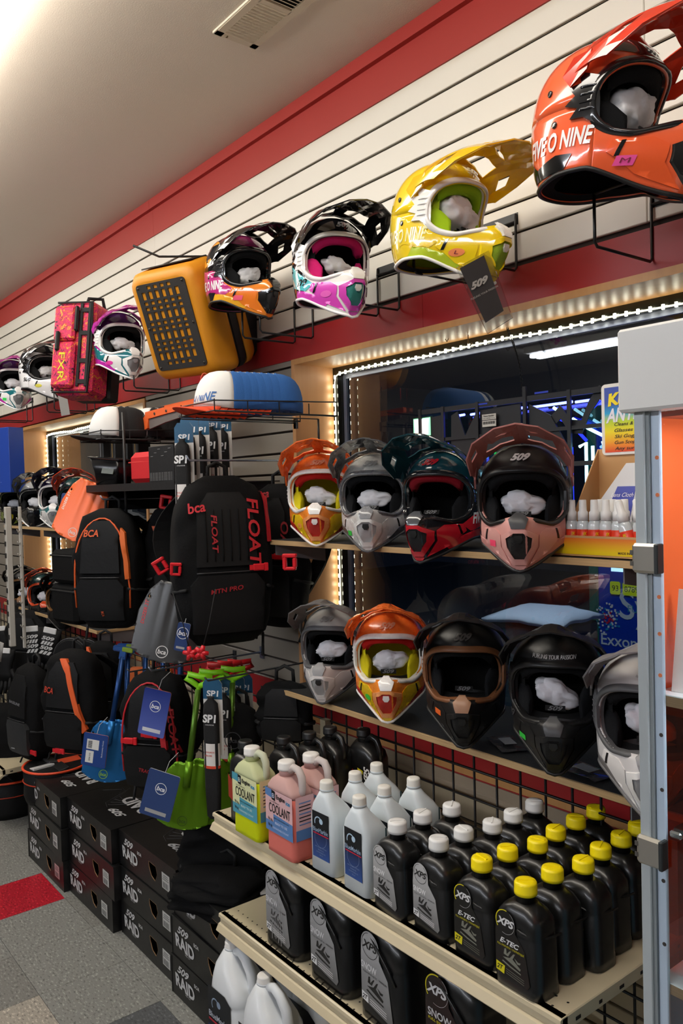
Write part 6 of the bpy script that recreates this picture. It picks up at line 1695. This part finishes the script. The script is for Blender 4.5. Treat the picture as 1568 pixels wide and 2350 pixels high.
for k in range(5):
    b = MB(); b.tube([(.0 + .02 * k - .06, -.06, -.06), (.06 + .02 * k - .06, -.06, .04)], .004, 6); b.build('temple_arm', M('a8a6a2', .4), t)

# peg hooks for the kits
for k, (u, v, lab) in enumerate(((430, 962, 'under the blue caps for the probe kits'), (490, 1560, 'for the lower probe kits'), (247, 1000, 'behind the black caps for the boxed kits'), (310, 1540, 'for the orange pouches'))):
    p = at(u, v, y=1.24); b = MB(); b.tube([(p.x, WY, p.z), (p.x, 1.22, p.z), (p.x, 1.21, p.z + .012)], .003, 6); b.span((p.x - .01, WY - .006, p.z - .02), (p.x + .01, WY, p.z + .015)); tag(b.build('peg_hook', M('55585c', .35, metal=.7)), 'steel peg hook ' + lab, 'hook', 'steel peg hooks')
# ================= display carton, neon sign, outdoors, glass cabinet =================
# --- lens cleaner display on the upper shelf
DX0, DX1, DY = -1.125, -.84, 1.475
t = thing('display_carton', 'yellow and orange countertop display carton for lens cleaner on the upper shelf', 'display', (DX0, DY, SH1))
kr = M('c89a66', .7, bump=.2, scale=60); L = DX1 - DX0
b = MB(); b.span((0, 0, 0), (L, .003, .046)); b.build('tray_front', kr, t)
b = MB(); b.span((0, .003, 0), (.003, .15, .046)); b.build('tray_side', kr, t); b = MB(); b.span((0, 0, 0), (L, .15, .002)); b.build('tray_floor', kr, t)
b = MB(); b.add([(.006, -.0006, .006), (L - .004, -.0006, .006), (L - .004, -.0006, .041), (.006, -.0006, .041)], [(0, 1, 2, 3)]); b.build('printed_front', gradient_m('f0d010', 'e8702c', .012, .042, .4, 0), t)
b = MB(); lettering(b, 'MADE IN U.S.A.', (.175, -.0012, .010), (1, 0, 0), (0, 0, 1), .0068, .02, 0, 1, center=False); b.build('lettering', M('5a3a10', .6), t)
b = MB(); b.span((.035, .145, .002), (L, .148, .235)); b.prism([(.02, .046), (.145, .235), (.145, .046)], .003, 'yz', .032); b.build('back_board', kr, t)
sg = MB(); sg.prism([(p.x + .135, p.y + .30) for p in rr(.088, .080, .01, 0)], .003, 'xz', .141)
sgo = sg.build('sign_board', M('e6e2da', .5), t)
b = MB(); b.add([(.055, .1405, .226), (.217, .1405, .226), (.217, .1405, .372), (.055, .1405, .372)], [(0, 1, 2, 3)])
gm = bpy.data.materials.new('rainbow'); gm.use_nodes = True; nt = gm.node_tree; pb = nt.nodes['Principled BSDF']; tc = nt.nodes.new('ShaderNodeTexCoord'); sp = nt.nodes.new('ShaderNodeSeparateXYZ'); mr = nt.nodes.new('ShaderNodeMapRange'); mr.inputs['From Min'].default_value = .226; mr.inputs['From Max'].default_value = .372; cr = nt.nodes.new('ShaderNodeValToRGB')
cr.color_ramp.elements[0].color = srgb('e04020'); cr.color_ramp.elements[1].color = srgb('3a50a8'); cr.color_ramp.elements[1].position = .75
for p_, c_ in ((.12, 'f0901c'), (.32, 'f0dc1c'), (.48, 'b8d430'), (.60, '1ca0d0')): q = cr.color_ramp.elements.new(p_); q.color = srgb(c_)
nt.links.new(tc.outputs['Object'], sp.inputs[0]); nt.links.new(sp.outputs['Z'], mr.inputs[0]); nt.links.new(mr.outputs[0], cr.inputs[0]); nt.links.new(cr.outputs[0], pb.inputs['Base Color'])
b.build('sign_print', gm, sgo)
b = MB(); o = lambda z, x=.135: (x, .1398, z)
lettering(b, 'Kleer Vu', o(.350), (1, 0, .10), (-.1, 0, 1), .036, .05, .2, 1, fit=.145); b.build('lettering', M('f4dc18', .5), sgo)
b = MB(); lettering(b, 'ANTI-FOG', o(.312), (1, 0, .06), (-.06, 0, 1), .042, .03, .35, 1, fit=.155); b.build('lettering', M('e4e2ea', .4), sgo)
b = MB()
for k, s_ in enumerate(('Cleans & Prevents Fog', 'Glasses  Sunglasses', 'Ski Goggles  Diving', 'Gun Scopes  Cameras', 'Any surface subject')): lettering(b, s_, o(.287 - .0135 * k, .14), (1, 0, 0), (0, 0, 1), .0105, .01, .3, 1, fit=.12)
b.build('lettering', M('2a2a20', .6), sgo)
for k in range(2):
    x = .055 + k * .10
    pk_t = thing('wipe_pack', 'clear pack of lens cloths with blue label behind the spray bottles, %s' % ('left one', 'right one')[k], 'pack', (DX0 + x, DY + .09, SH1 + .05), (R(-20), 0, 0), 'packs of lens cloths')
    b = MB(); b.prism([(0, 0), (.095, 0), (.095, .16), (.05, .16), (0, .07)], .006, 'xz', 0); b.build('wrapper', M('d4d6dc', .25, coat=.6), pk_t)
    b = MB(); b.prism([(.02, .03), (.085, .03), (.085, .105), (.04, .105)], .0008, 'xz', -.001); b.build('label', M('2838a0', .4), pk_t)
    b = MB(); lettering(b, 'Lens Cloth', (.056, -.0018, .085), (1, 0, 0), (0, 0, 1), .014, .0, .3, 1, fit=.055); b.prism([(.03, .032), (.08, .032), (.062, .055), (.05, .047), (.042, .055)], .0005, 'xz', -.0018); b.build('print', M('e8e8f4', .5), pk_t)
def spray():
    b = MB(); b.lathe([(.0125, 0), (.0135, .003), (.0135, .066), (.011, .073), (.008, .077)], 18); H['sb'] = b.mesh('bottle')
    b = MB(); b.lathe([(.0108, .075), (.0108, .093), (.0082, .096), (.0076, .118), (.0066, .1195)], 18); H['sc'] = b.mesh('spray_cap')
    b = MB(); b.lathe([(.0138, .008), (.0138, .056)], 18); H['sl'] = b.mesh('label')
    b = MB(); f = lambda x, z: Vector((.0143 * math.sin(x / .0143), -.0143 * math.cos(x / .0143), z))
    for s_, z, fz in (('EK', .047, .008), ('CAT CRAP', .036, .020)):
        vs, fs = text2d(s_, .009, .03, .2); wd = max(v[0] for v in vs) * 2; b.add([f(x * fz / wd, y + z) for x, y in vs], fs)
    b.add([f(x, z) for x, z in ((-.010, .012), (.010, .012), (.010, .026), (.004, .030), (-.006, .028), (-.010, .022))], [(0, 1, 2, 3, 4, 5)]); H['sp'] = b.mesh('print')
spray()
random.seed(5)
for k in range(9):
    lean = 0 if k < 6 else (-14, -6, -16)[k - 6]
    t = thing('spray_bottle', 'small spray bottle with red label, %s' % ('leftmost', 'second from the left', 'third from the left', 'fourth from the left', 'fifth from the left', 'sixth from the left', 'the leaning one with barcode', 'seventh from the left', 'leaning one at the right end')[k], 'bottle', (DX0 + .020 + .0285 * k + (.006 if k == 6 else 0), DY + (.020 if k != 6 else .018), SH1 + .003), (0, R(lean), R(random.uniform(10, 60))), 'small spray bottles')
    link('bottle', H['sb'], t, mat=M('cdd4d6', .12, coat=.5)); link('spray_cap', H['sc'], t, mat=M('ecebe8', .35)); link('label', H['sl'], t, mat=M('d83418', .4)); link('print', H['sp'], t, mat=M('f0cc18', .4))
for k in range(5):
    t = thing('spray_bottle', 'small spray bottle in the second row of the tray, %s' % ('first', 'second', 'third', 'fourth', 'last')[k], 'bottle', (DX0 + .10 + .0290 * k, DY + .052, SH1 + .003), (0, 0, .4 * k), 'small spray bottles in the second row')
    link('bottle', H['sb'], t, mat=M('cdd4d6', .12, coat=.5)); link('spray_cap', H['sc'], t, mat=M('ecebe8', .35)); link('label', H['sl'], t, mat=M('d83418', .4))

# --- neon sign seen from behind, hanging inside the window
NY = 1.795
t = thing('neon_sign', 'neon window sign seen from behind with black frame and blue tubes', 'sign', (-1.86, NY, 1.66)); nb = M('1b1b1d', .5); NW = .74
X_ = lambda u, v: (lambda q: (q.x + 1.86, q.z - 1.66))(at(u, v, y=NY))
b = MB()
b.span((0, 0, .283), (NW, .008, .298)); b.build('top_rail', nb, t)
b = MB(); b.span((0, 0, .10), (NW, .008, .112)); b.build('lower_rail', nb, t)
b = MB(); b.span((0, 0, .195), (NW, .008, .205)); b.build('middle_rail', nb, t)
for x in (.0, .10, .24, .415, .56, .725):
    b = MB(); b.span((x, -.003, .0), (x + .011, .004, .30 if x not in (.415,) else .325)); b.build('post', nb, t)
for poly in ([(.13, .11), (.23, .11), (.235, .27), (.19, .205), (.16, .28), (.135, .27)], [(.25, .15), (.40, .15), (.40, .28), (.25, .275)], [(.43, .0), (.55, .0), (.55, .16), (.50, .24), (.43, .275)], [(.02, .18), (.09, .18), (.09, .275), (.02, .27)], [(.12, .0), (.40, .0), (.40, .10), (.12, .10)]):
    b = MB(); b.prism(poly, .004, 'xz', .006); b.build('backing_plate', nb, t)
wv = [(.50, .22), (.53, .245), (.56, .205), (.595, .20), (.62, .25), (.65, .285), (.69, .25), (.72, .255)]
b = MB(); n = len(wv); pl = [(x, z + .018) for x, z in wv] + [(x, z - .018) for x, z in wv[::-1]]; b.prism(pl, .004, 'xz', .010); b.build('backing_plate', nb, t)
b = MB(); b.prism([(.60, .0), (.64, .0), (.73, .17), (.70, .19)], .004, 'xz', .010); b.build('backing_plate', nb, t)
blue = Emit('5560ff', 9); cyan = Emit('9fe4ff', 6); dblue = Emit('1c28ff', 3.2)
for x0, x1 in ((.125, .175), (.20, .30), (.33, .41), (.43, .56), (.57, .71)):
    b = MB(); b.tube([(x0, .022, .268), (x1, .022, .270)], .0036, 8); b.build('blue_tube', blue, t)
for pts, m_ in (([(.14, .022, .26), (.15, .022, .12)], blue), ([(.175, .022, .14), (.20, .022, .19), (.215, .022, .14)], Emit('30e060', 3)), ([(.20, .022, .20), (.235, .022, .17), (.25, .022, .21)], cyan), ([(.29, .022, .20), (.33, .022, .21), (.36, .022, .18)], cyan),
                ([(.50, .024, .235), (.55, .024, .215), (.60, .024, .165)], dblue), ([(.56, .022, .225), (.61, .022, .195), (.66, .022, .17), (.70, .022, .175), (.72, .022, .22)], cyan), ([(.60, .026, .235), (.65, .026, .27), (.70, .026, .215)], dblue), ([(.53, .022, .24), (.50, .022, .26)], cyan),
                ([(.58, .022, .15), (.60, .022, .16), (.60, .022, .04), (.63, .022, .04)], cyan), ([(.62, .022, .15), (.62, .022, .09), (.65, .022, .07)], cyan), ([(.65, .022, .16), (.67, .022, .10)], cyan), ([(.555, .022, .15), (.555, .022, .0)], dblue), ([(.66, .022, .0), (.69, .022, .04), (.72, .022, .05)], cyan)):
    b = MB(); b.tube(pts, .0042, 8); b.build('glass_tube', m_, t)
b = MB(); b.span((.455, -.001, .30), (.50, .0, .305)); b.span((.245, -.001, .29), (.285, .0, .294)); b.build('blue_clip', M('2040d0', .4), t)
q = X_(1125, 963); b = MB(); b.box((q[0], -.004, q[1] + .008), (.052, .001, .016)); b.box((q[0], -.004, q[1] - .011), (.052, .001, .018)); st_ = b.build('sticker', M('dcd8cc', .6), t); st_['kind'] = 'stuff'
b = MB(); lettering(b, 'Patent Number', (q[0], -.0052, q[1] + .011), (1, 0, 0), (0, 0, 1), .007, .02, 0, 1, fit=.04); lettering(b, 'CA 3078112 A', (q[0], -.0052, q[1] + .004), (1, 0, 0), (0, 0, 1), .005, 0, 0, 1, fit=.044)
for k in range(16): b.box((q[0] - .022 + k * .0029, -.0052, q[1] - .009), (.0008 + .0006 * (k % 3), .0003, .008))
b.build('print', M('2a2a2a', .6), st_)
# chain holding the sign
ch = thing('chain', 'thin black chain holding the neon sign from the window head', 'chain', (0, 0, 0)); a_, c_ = at(1165, 765, y=1.80), at(1200, 905, y=NY); lk = MB(); lk.tube([(.0028 * math.cos(R(a)), 0, .0062 * math.sin(R(a))) for a in range(0, 360, 36)], .0009, 5, closed=True); lkm = lk.mesh('link')
a_.z = 2.155
for k in range(34):
    q = k / 33; p = a_.lerp(c_, q); p.x += .012 * math.sin(PI * q); o = link('link', lkm, ch, mat=M('141414', .4, metal=.6)); o.location = p; o.rotation_euler = (0, 0, (k % 2) * PI / 2)
for k, (u, v) in enumerate(((1022, 785), (1075, 795))):
    p = at(u, v, y=1.78); b = MB(); b.tube([(p.x, p.y, 2.158), (p.x, p.y, p.z + .01), (p.x + .008, p.y, p.z), (p.x + .014, p.y, p.z + .008)], .0016, 6); tag(b.build('cup_hook', M('6a5030', .4, metal=.7)), 'small metal cup hook in the window head board, %s one' % ('left', 'right')[k], 'hook')
# small lit sign in the far part of the window
p0 = at(948, 960, y=1.80); p1 = at(975, 1002, y=1.80); t = thing('lit_sign', 'small backlit green and white sign behind the teal helmet', 'sign', (p0.x, 1.80, p1.z)); w = p1.x - p0.x + .03; h = p0.z - p1.z
b = MB(); b.span((0, 0, 0), (w, .008, h)); b.build('frame', M('1a5030', .5), t); b = MB(); b.span((.003, -.001, .003), (w - .003, .0, h - .003)); b.build('lit_face', Emit('9ce8b8', 1.6), t); b = MB(); b.prism([(.012, .006), (w - .012, .006), (w - .008, h - .006), (.008, h - .006)], .001, 'xz', -.003); b.build('cup', Emit('fff4ee', 1.8), t)

# --- outdoors, seen dimly through the glass
ground = MB(); ground.span((-14, 2.1, -.12), (6, 14, -.1)); g_ = ground.build('snowy_ground', M('5a6a80', .9, bump=.5, scale=3)); g_['kind'] = 'structure'
t = thing('fuel_pump', 'blue fuel pump outside with white lettering and lit price displays', 'fuel pump', (-3.40, 5.0, -.1))
b = MB(); b.span((0, 0, 0), (1.1, .55, 2.2), bev=.02); b.build('cabinet', M('0c34a0', .4), t)
b = MB(); b.span((-.14, .1, 0), (-.06, .4, 2.4), bev=.01); b.build('column', M('1a5c50', .5), t)
b = MB(); lettering(b, 'Synergy', (at(1424, 1440, y=5).x + 3.40, -.004, at(1424, 1440, y=5).z + .1), (1, 0, 0), (0, 0, 1), .28, .01, 0, 1, center=False); b.build('lettering', Emit('c8d8f0', .22), t)
b = MB(); lettering(b, 'FUTURE', (at(1442, 1405, y=5).x + 3.40, -.004, at(1442, 1405, y=5).z + .1), (1, 0, 0), (0, 0, 1), .07, .01, 0, 1, center=False); b.build('lettering', Emit('2890c8', .2), t)
b = MB(); lettering(b, 'Exxon', (at(1381, 1478, y=5).x + 3.40, -.004, at(1381, 1478, y=5).z + .1), (1, 0, 0), (0, 0, 1), .115, .01, 0, 1, center=False); b.build('lettering', Emit('c8d8f0', .2), t)
random.seed(8)
for c_, n_, rr_ in (('d8dcf0', 46, .11), ('c02848', 22, .05), ('2890d0', 22, .10)):
    b = MB()
    for k in range(n_):
        a = random.uniform(0, 6.28); r_ = random.uniform(.25, 1) * rr_; b.box((at(1396, 1420, y=5).x + 3.40 + r_ * math.cos(a), -.004, at(1396, 1420, y=5).z + .1 + r_ * math.sin(a)), (.013, .002, .013))
    o = b.build('dot_logo', Emit(c_, .22), t); o['kind'] = 'stuff'
for x, s_ in ((at(1405, 1330, y=5).x + 3.4, '93'), (at(1434, 1333, y=5).x + 3.4, '87'), (at(1450, 1335, y=5).x + 3.4, '89')):
    b = MB(); b.span((x, -.01, 1.19), (x + .09, 0, 1.225)); b.build('display', Emit('b8e4ff', 2.0), t)
    b = MB(); b.span((x - .01, -.02, 1.03), (x + .07, 0, 1.12), bev=.01); bt = b.build('grade_button', Emit('c8e020', .35), t); b = MB(); lettering(b, s_, (x + .038, -.022, 1.075), (1, 0, 0), (0, 0, 1), .055, .01); b.build('lettering', M('1a2008', .6), bt)
t = thing('snowy_bin', 'dark green storage bin outside capped with blue-white snow', 'bin', (-3.50, 3.95, -.1), (0, 0, R(6)))
b = MB(); b.span((0, 0, 0), (.50, .5, .93), bev=.01); b.build('bin_body', M('2c4048', .6), t)
b = MB(); bm = bmesh.new(); rg = []
for i in range(9):
    rg.append([Vector((-.03 + .56 * j / 8, -.03 + .56 * i / 8, .95 + .085 * math.sin(PI * min(1, max(0, (j + .4) / 8.8))) ** .5 * math.sin(PI * (i + .4) / 8.8) ** .5 + .015 * noise.noise(Vector((i * .7, j * .7, 1))))) for j in range(9)])
b.loft(rg, cap=False, closed=False); o = b.build('snow_cap', M('dfe8f4', .9, bump=.5, scale=30), t); mod_solid(o, .03, -1)
ld = bpy.data.lights.new('outdoor_fill', 'AREA'); ld.energy = 48; ld.size = .5; ld.color = (.72, .84, 1); lo = bpy.data.objects.new('outdoor_fill', ld); col.objects.link(lo); lo.location = (-2.6, 3.0, 3.2); lo.rotation_euler = (R(42), 0, R(30))  # unseen area light added to brighten the pump and snow

# --- glass display cabinet at the right
t = thing('glass_cabinet', 'aluminium framed glass display cabinet with orange side panel at the right edge', 'cabinet', (-.494, .80, 0))
alu = M('b9c0c2', .35, metal=.15); alu2 = M('c2d2e2', .3, metal=.1)
b = MB(); b.span((0, 0, .02), (.012, .030, 1.79), bev=.001); b.build('corner_post', alu, t)
b = MB(); b.span((.012, .003, .02), (.016, .012, 1.79)); b.build('post_groove', M('8b9293', .5, metal=.1), t)
b = MB(); b.span((.016, .006, .02), (.027, .011, 1.79), bev=.001); pst = b.build('inner_post', alu2, t)
for z in (1.74, 1.70, 1.62, 1.59, 1.55, 1.505, 1.44, 1.38, 1.28, 1.21):
    b = MB(); b.lathe([(.0022, 0), (.0022, .0006)], 10, (.0235, .0058, z), rot=Matrix.Rotation(R(90), 3, 'X')); b.build('peg_hole', M('d87848' if z > 1.48 else '3a3430', .6), pst)
b = MB(); b.span((.010, .012, 1.470), (.014, .46, 1.79)); b.build('side_panel', M('ee6c38', .25, coat=.3), t, 'opaque orange side panel')
b = MB(); b.span((.010, .012, 1.16), (.014, .46, 1.470)); b.build('side_panel', Glass('e07818', .8), t, 'clear amber side panel')
b = MB(); b.span((.010, .012, .05), (.014, .46, 1.150)); b.build('side_panel', M('7fb4d4', .3, coat=.3), t, 'pale blue side panel')
b = MB(); b.span((.012, .46, .02), (1.0, .475, 1.79)); b.build('back_panel', M('d8622e', .4), t)
for z in (1.484, 1.167, .80):
    b = MB(); b.span((.014, .010, z - .0125), (1.0, .455, z - .0012)); s_ = b.build('plywood_shelf', Wood('6e5540', 'a98a66', (1.5, 1, 260), 5), t)
    b = MB(); b.span((.014, .010, z - .0012), (1.0, .455, z)); b.build('white_top', M('e6ecee', .35), s_)
b = MB(); b.span((-.012, -.012, 1.790), (1.0, .02, 1.880), bev=.003); b.build('header_board', M('e9e7e2', .4), t)
b = MB(); b.span((-.010, .02, 1.872), (1.0, .47, 1.885)); b.build('header_top', M('cfccc6', .5), t)
b = MB(); b.span((-.005, .02, 1.784), (1.0, .47, 1.790)); b.build('header_underside', M('a05848', .4), t)
b = MB(); b.add([(.028, .002, 1.50), (.99, .002, 1.50), (.99, .002, 1.785), (.028, .002, 1.785)], [(0, 1, 2, 3)]); b.add([(.028, .002, .05), (.99, .002, .05), (.99, .002, 1.46), (.028, .002, 1.46)], [(0, 1, 2, 3)]); b.v = [(x, y, z) for x, y, z in b.v]
b = MB(); b.add([(.030, .001, .05), (.99, .001, .05), (.99, .001, 1.785), (.030, .001, 1.785)], [(0, 1, 2, 3)]); b.build('glass_door', Glass('f4faf8', .8), t, 'clear glass door')
for z in (1.632, 1.312):
    b = MB(); b.span((-.001, -.008, z - .016), (.030, .0, z + .016), bev=.003); hg = b.build('hinge', M('b2ada2', .35, metal=.7), t, 'brushed steel hinge clamp')
    b = MB(); b.span((.026, -.009, z - .016), (.031, .004, z + .016), bev=.001); b.build('hinge_gasket', M('2a2e2e', .5), hg)
    for dz in (-.006, .006):
        q_ = MB(); q_.span((-.0018, -.0085, z + dz - .0025), (.002, -.0076, z + dz + .0025)); q_.build('hinge_knuckle', M('6e6a64', .4, metal=.6), hg)
b = MB(); b.span((.034, .010, 1.335), (1.0, .40, 1.341)); b.build('glass_shelf', Glass('b8c8c8', 1.0), t, 'clear glass shelf')
b = MB(); b.box((.036, .014, 1.333), (.014, .012, .008), bev=.002); b.build('shelf_clip', M('b8b8b8', .2, metal=.8), t)
# unseen fill strips added to brighten the cabinet, under header and upper shelf
for zz, yy, s_ in ((1.783, .030, 52), (1.470, .030, 24)):
    b = MB(); b.span((.06, yy, zz - .004), (.98, yy + .014, zz)); b.build('fill_bar', Emit('eef6ff', s_), t, 'slim unseen bar added to brighten the cabinet')
# card with sunglasses picture
p = at(1524, 1480, y=.83); t = thing('eyewear_card', 'white display card with a picture of sunglasses inside the glass cabinet', 'card', (-.4695, .826, 1.4845), (R(-7), R(2), R(6)))
b = MB(); b.span((0, 0, 0), (.12, .006, .112)); b.build('card', M('e4dfda', .5), t)
b = MB(); y = -.0008
fr_o = [(.024, .066), (.060, .070), (.062, .046), (.054, .034), (.034, .032), (.027, .044)]; fr_i = [(.030, .061), (.056, .064), (.057, .047), (.051, .039), (.036, .037), (.031, .046)]
flat(b, fr_o, y); b.build('frame_print', M('2a2422', .4), t)
b = MB(); flat(b, fr_i, y - .0005); b.build('lens_print', gradient_m('2c98a8', '8cc4dc', .037, .062, .3, 0), t)
b = MB(); flat(b, [(.031, .050), (.057, .052), (.057, .0555), (.050, .057), (.044, .0545), (.036, .056), (.031, .054)], y - .001); b.build('island_print', M('4a7a3a', .5), t)
t = thing('brown_carton', 'plain brown carton on the lower shelf inside the glass cabinet', 'carton', (-.425, .895, 1.167), (0, 0, R(4)))
b = MB(); b.span((0, -.06, 0), (.22, .12, .150), bev=.0015); b.build('carton', M('8c6f5e', .6), t); b = MB(); b.span((-.003, -.064, 0), (0, .12, .152)); b.build('open_flap', M('a88670', .6), t)
t = thing('headset', 'pale grey headset band lying on the clear shelf in the cabinet', 'headset', (-.425, .86, 1.357)); b = MB(); b.tube([(0, 0, -.008), (-.004, 0, .012), (.006, 0, .040), (.03, 0, .055), (.07, .0, .058)], .006, 8); b.build('band', M('a8b2b8', .35), t)
# plastic packets lying on the lower window shelf
for k, (u, v, y) in enumerate(((1165, 1712, 1.50), (1345, 1775, 1.47))):
    t = thing('packet', 'clear zip packet lying on the lower window shelf, %s' % ('left of the all black helmet', 'right of the all black helmet')[k], 'packet', (at(u, v, z=SH2).x, at(u, v, z=SH2).y, SH2 + .001), (0, 0, R(-30 + 20 * k)))
    b = MB(); bm_ = [[Vector((-.06 + .12 * j / 6, -.035 + .07 * i / 4, .004 + .006 * abs(noise.noise(Vector((i, j, k + .5)))))) for j in range(7)] for i in range(5)]; b.loft(bm_, cap=False, closed=False, smooth=False); b.build('film', M('3a3a3c', .12, coat=1), t)
    b = MB(); b.box((0, 0, .012), (.05, .03, .001)); b.build('slip', M('8c8c90', .5), t)
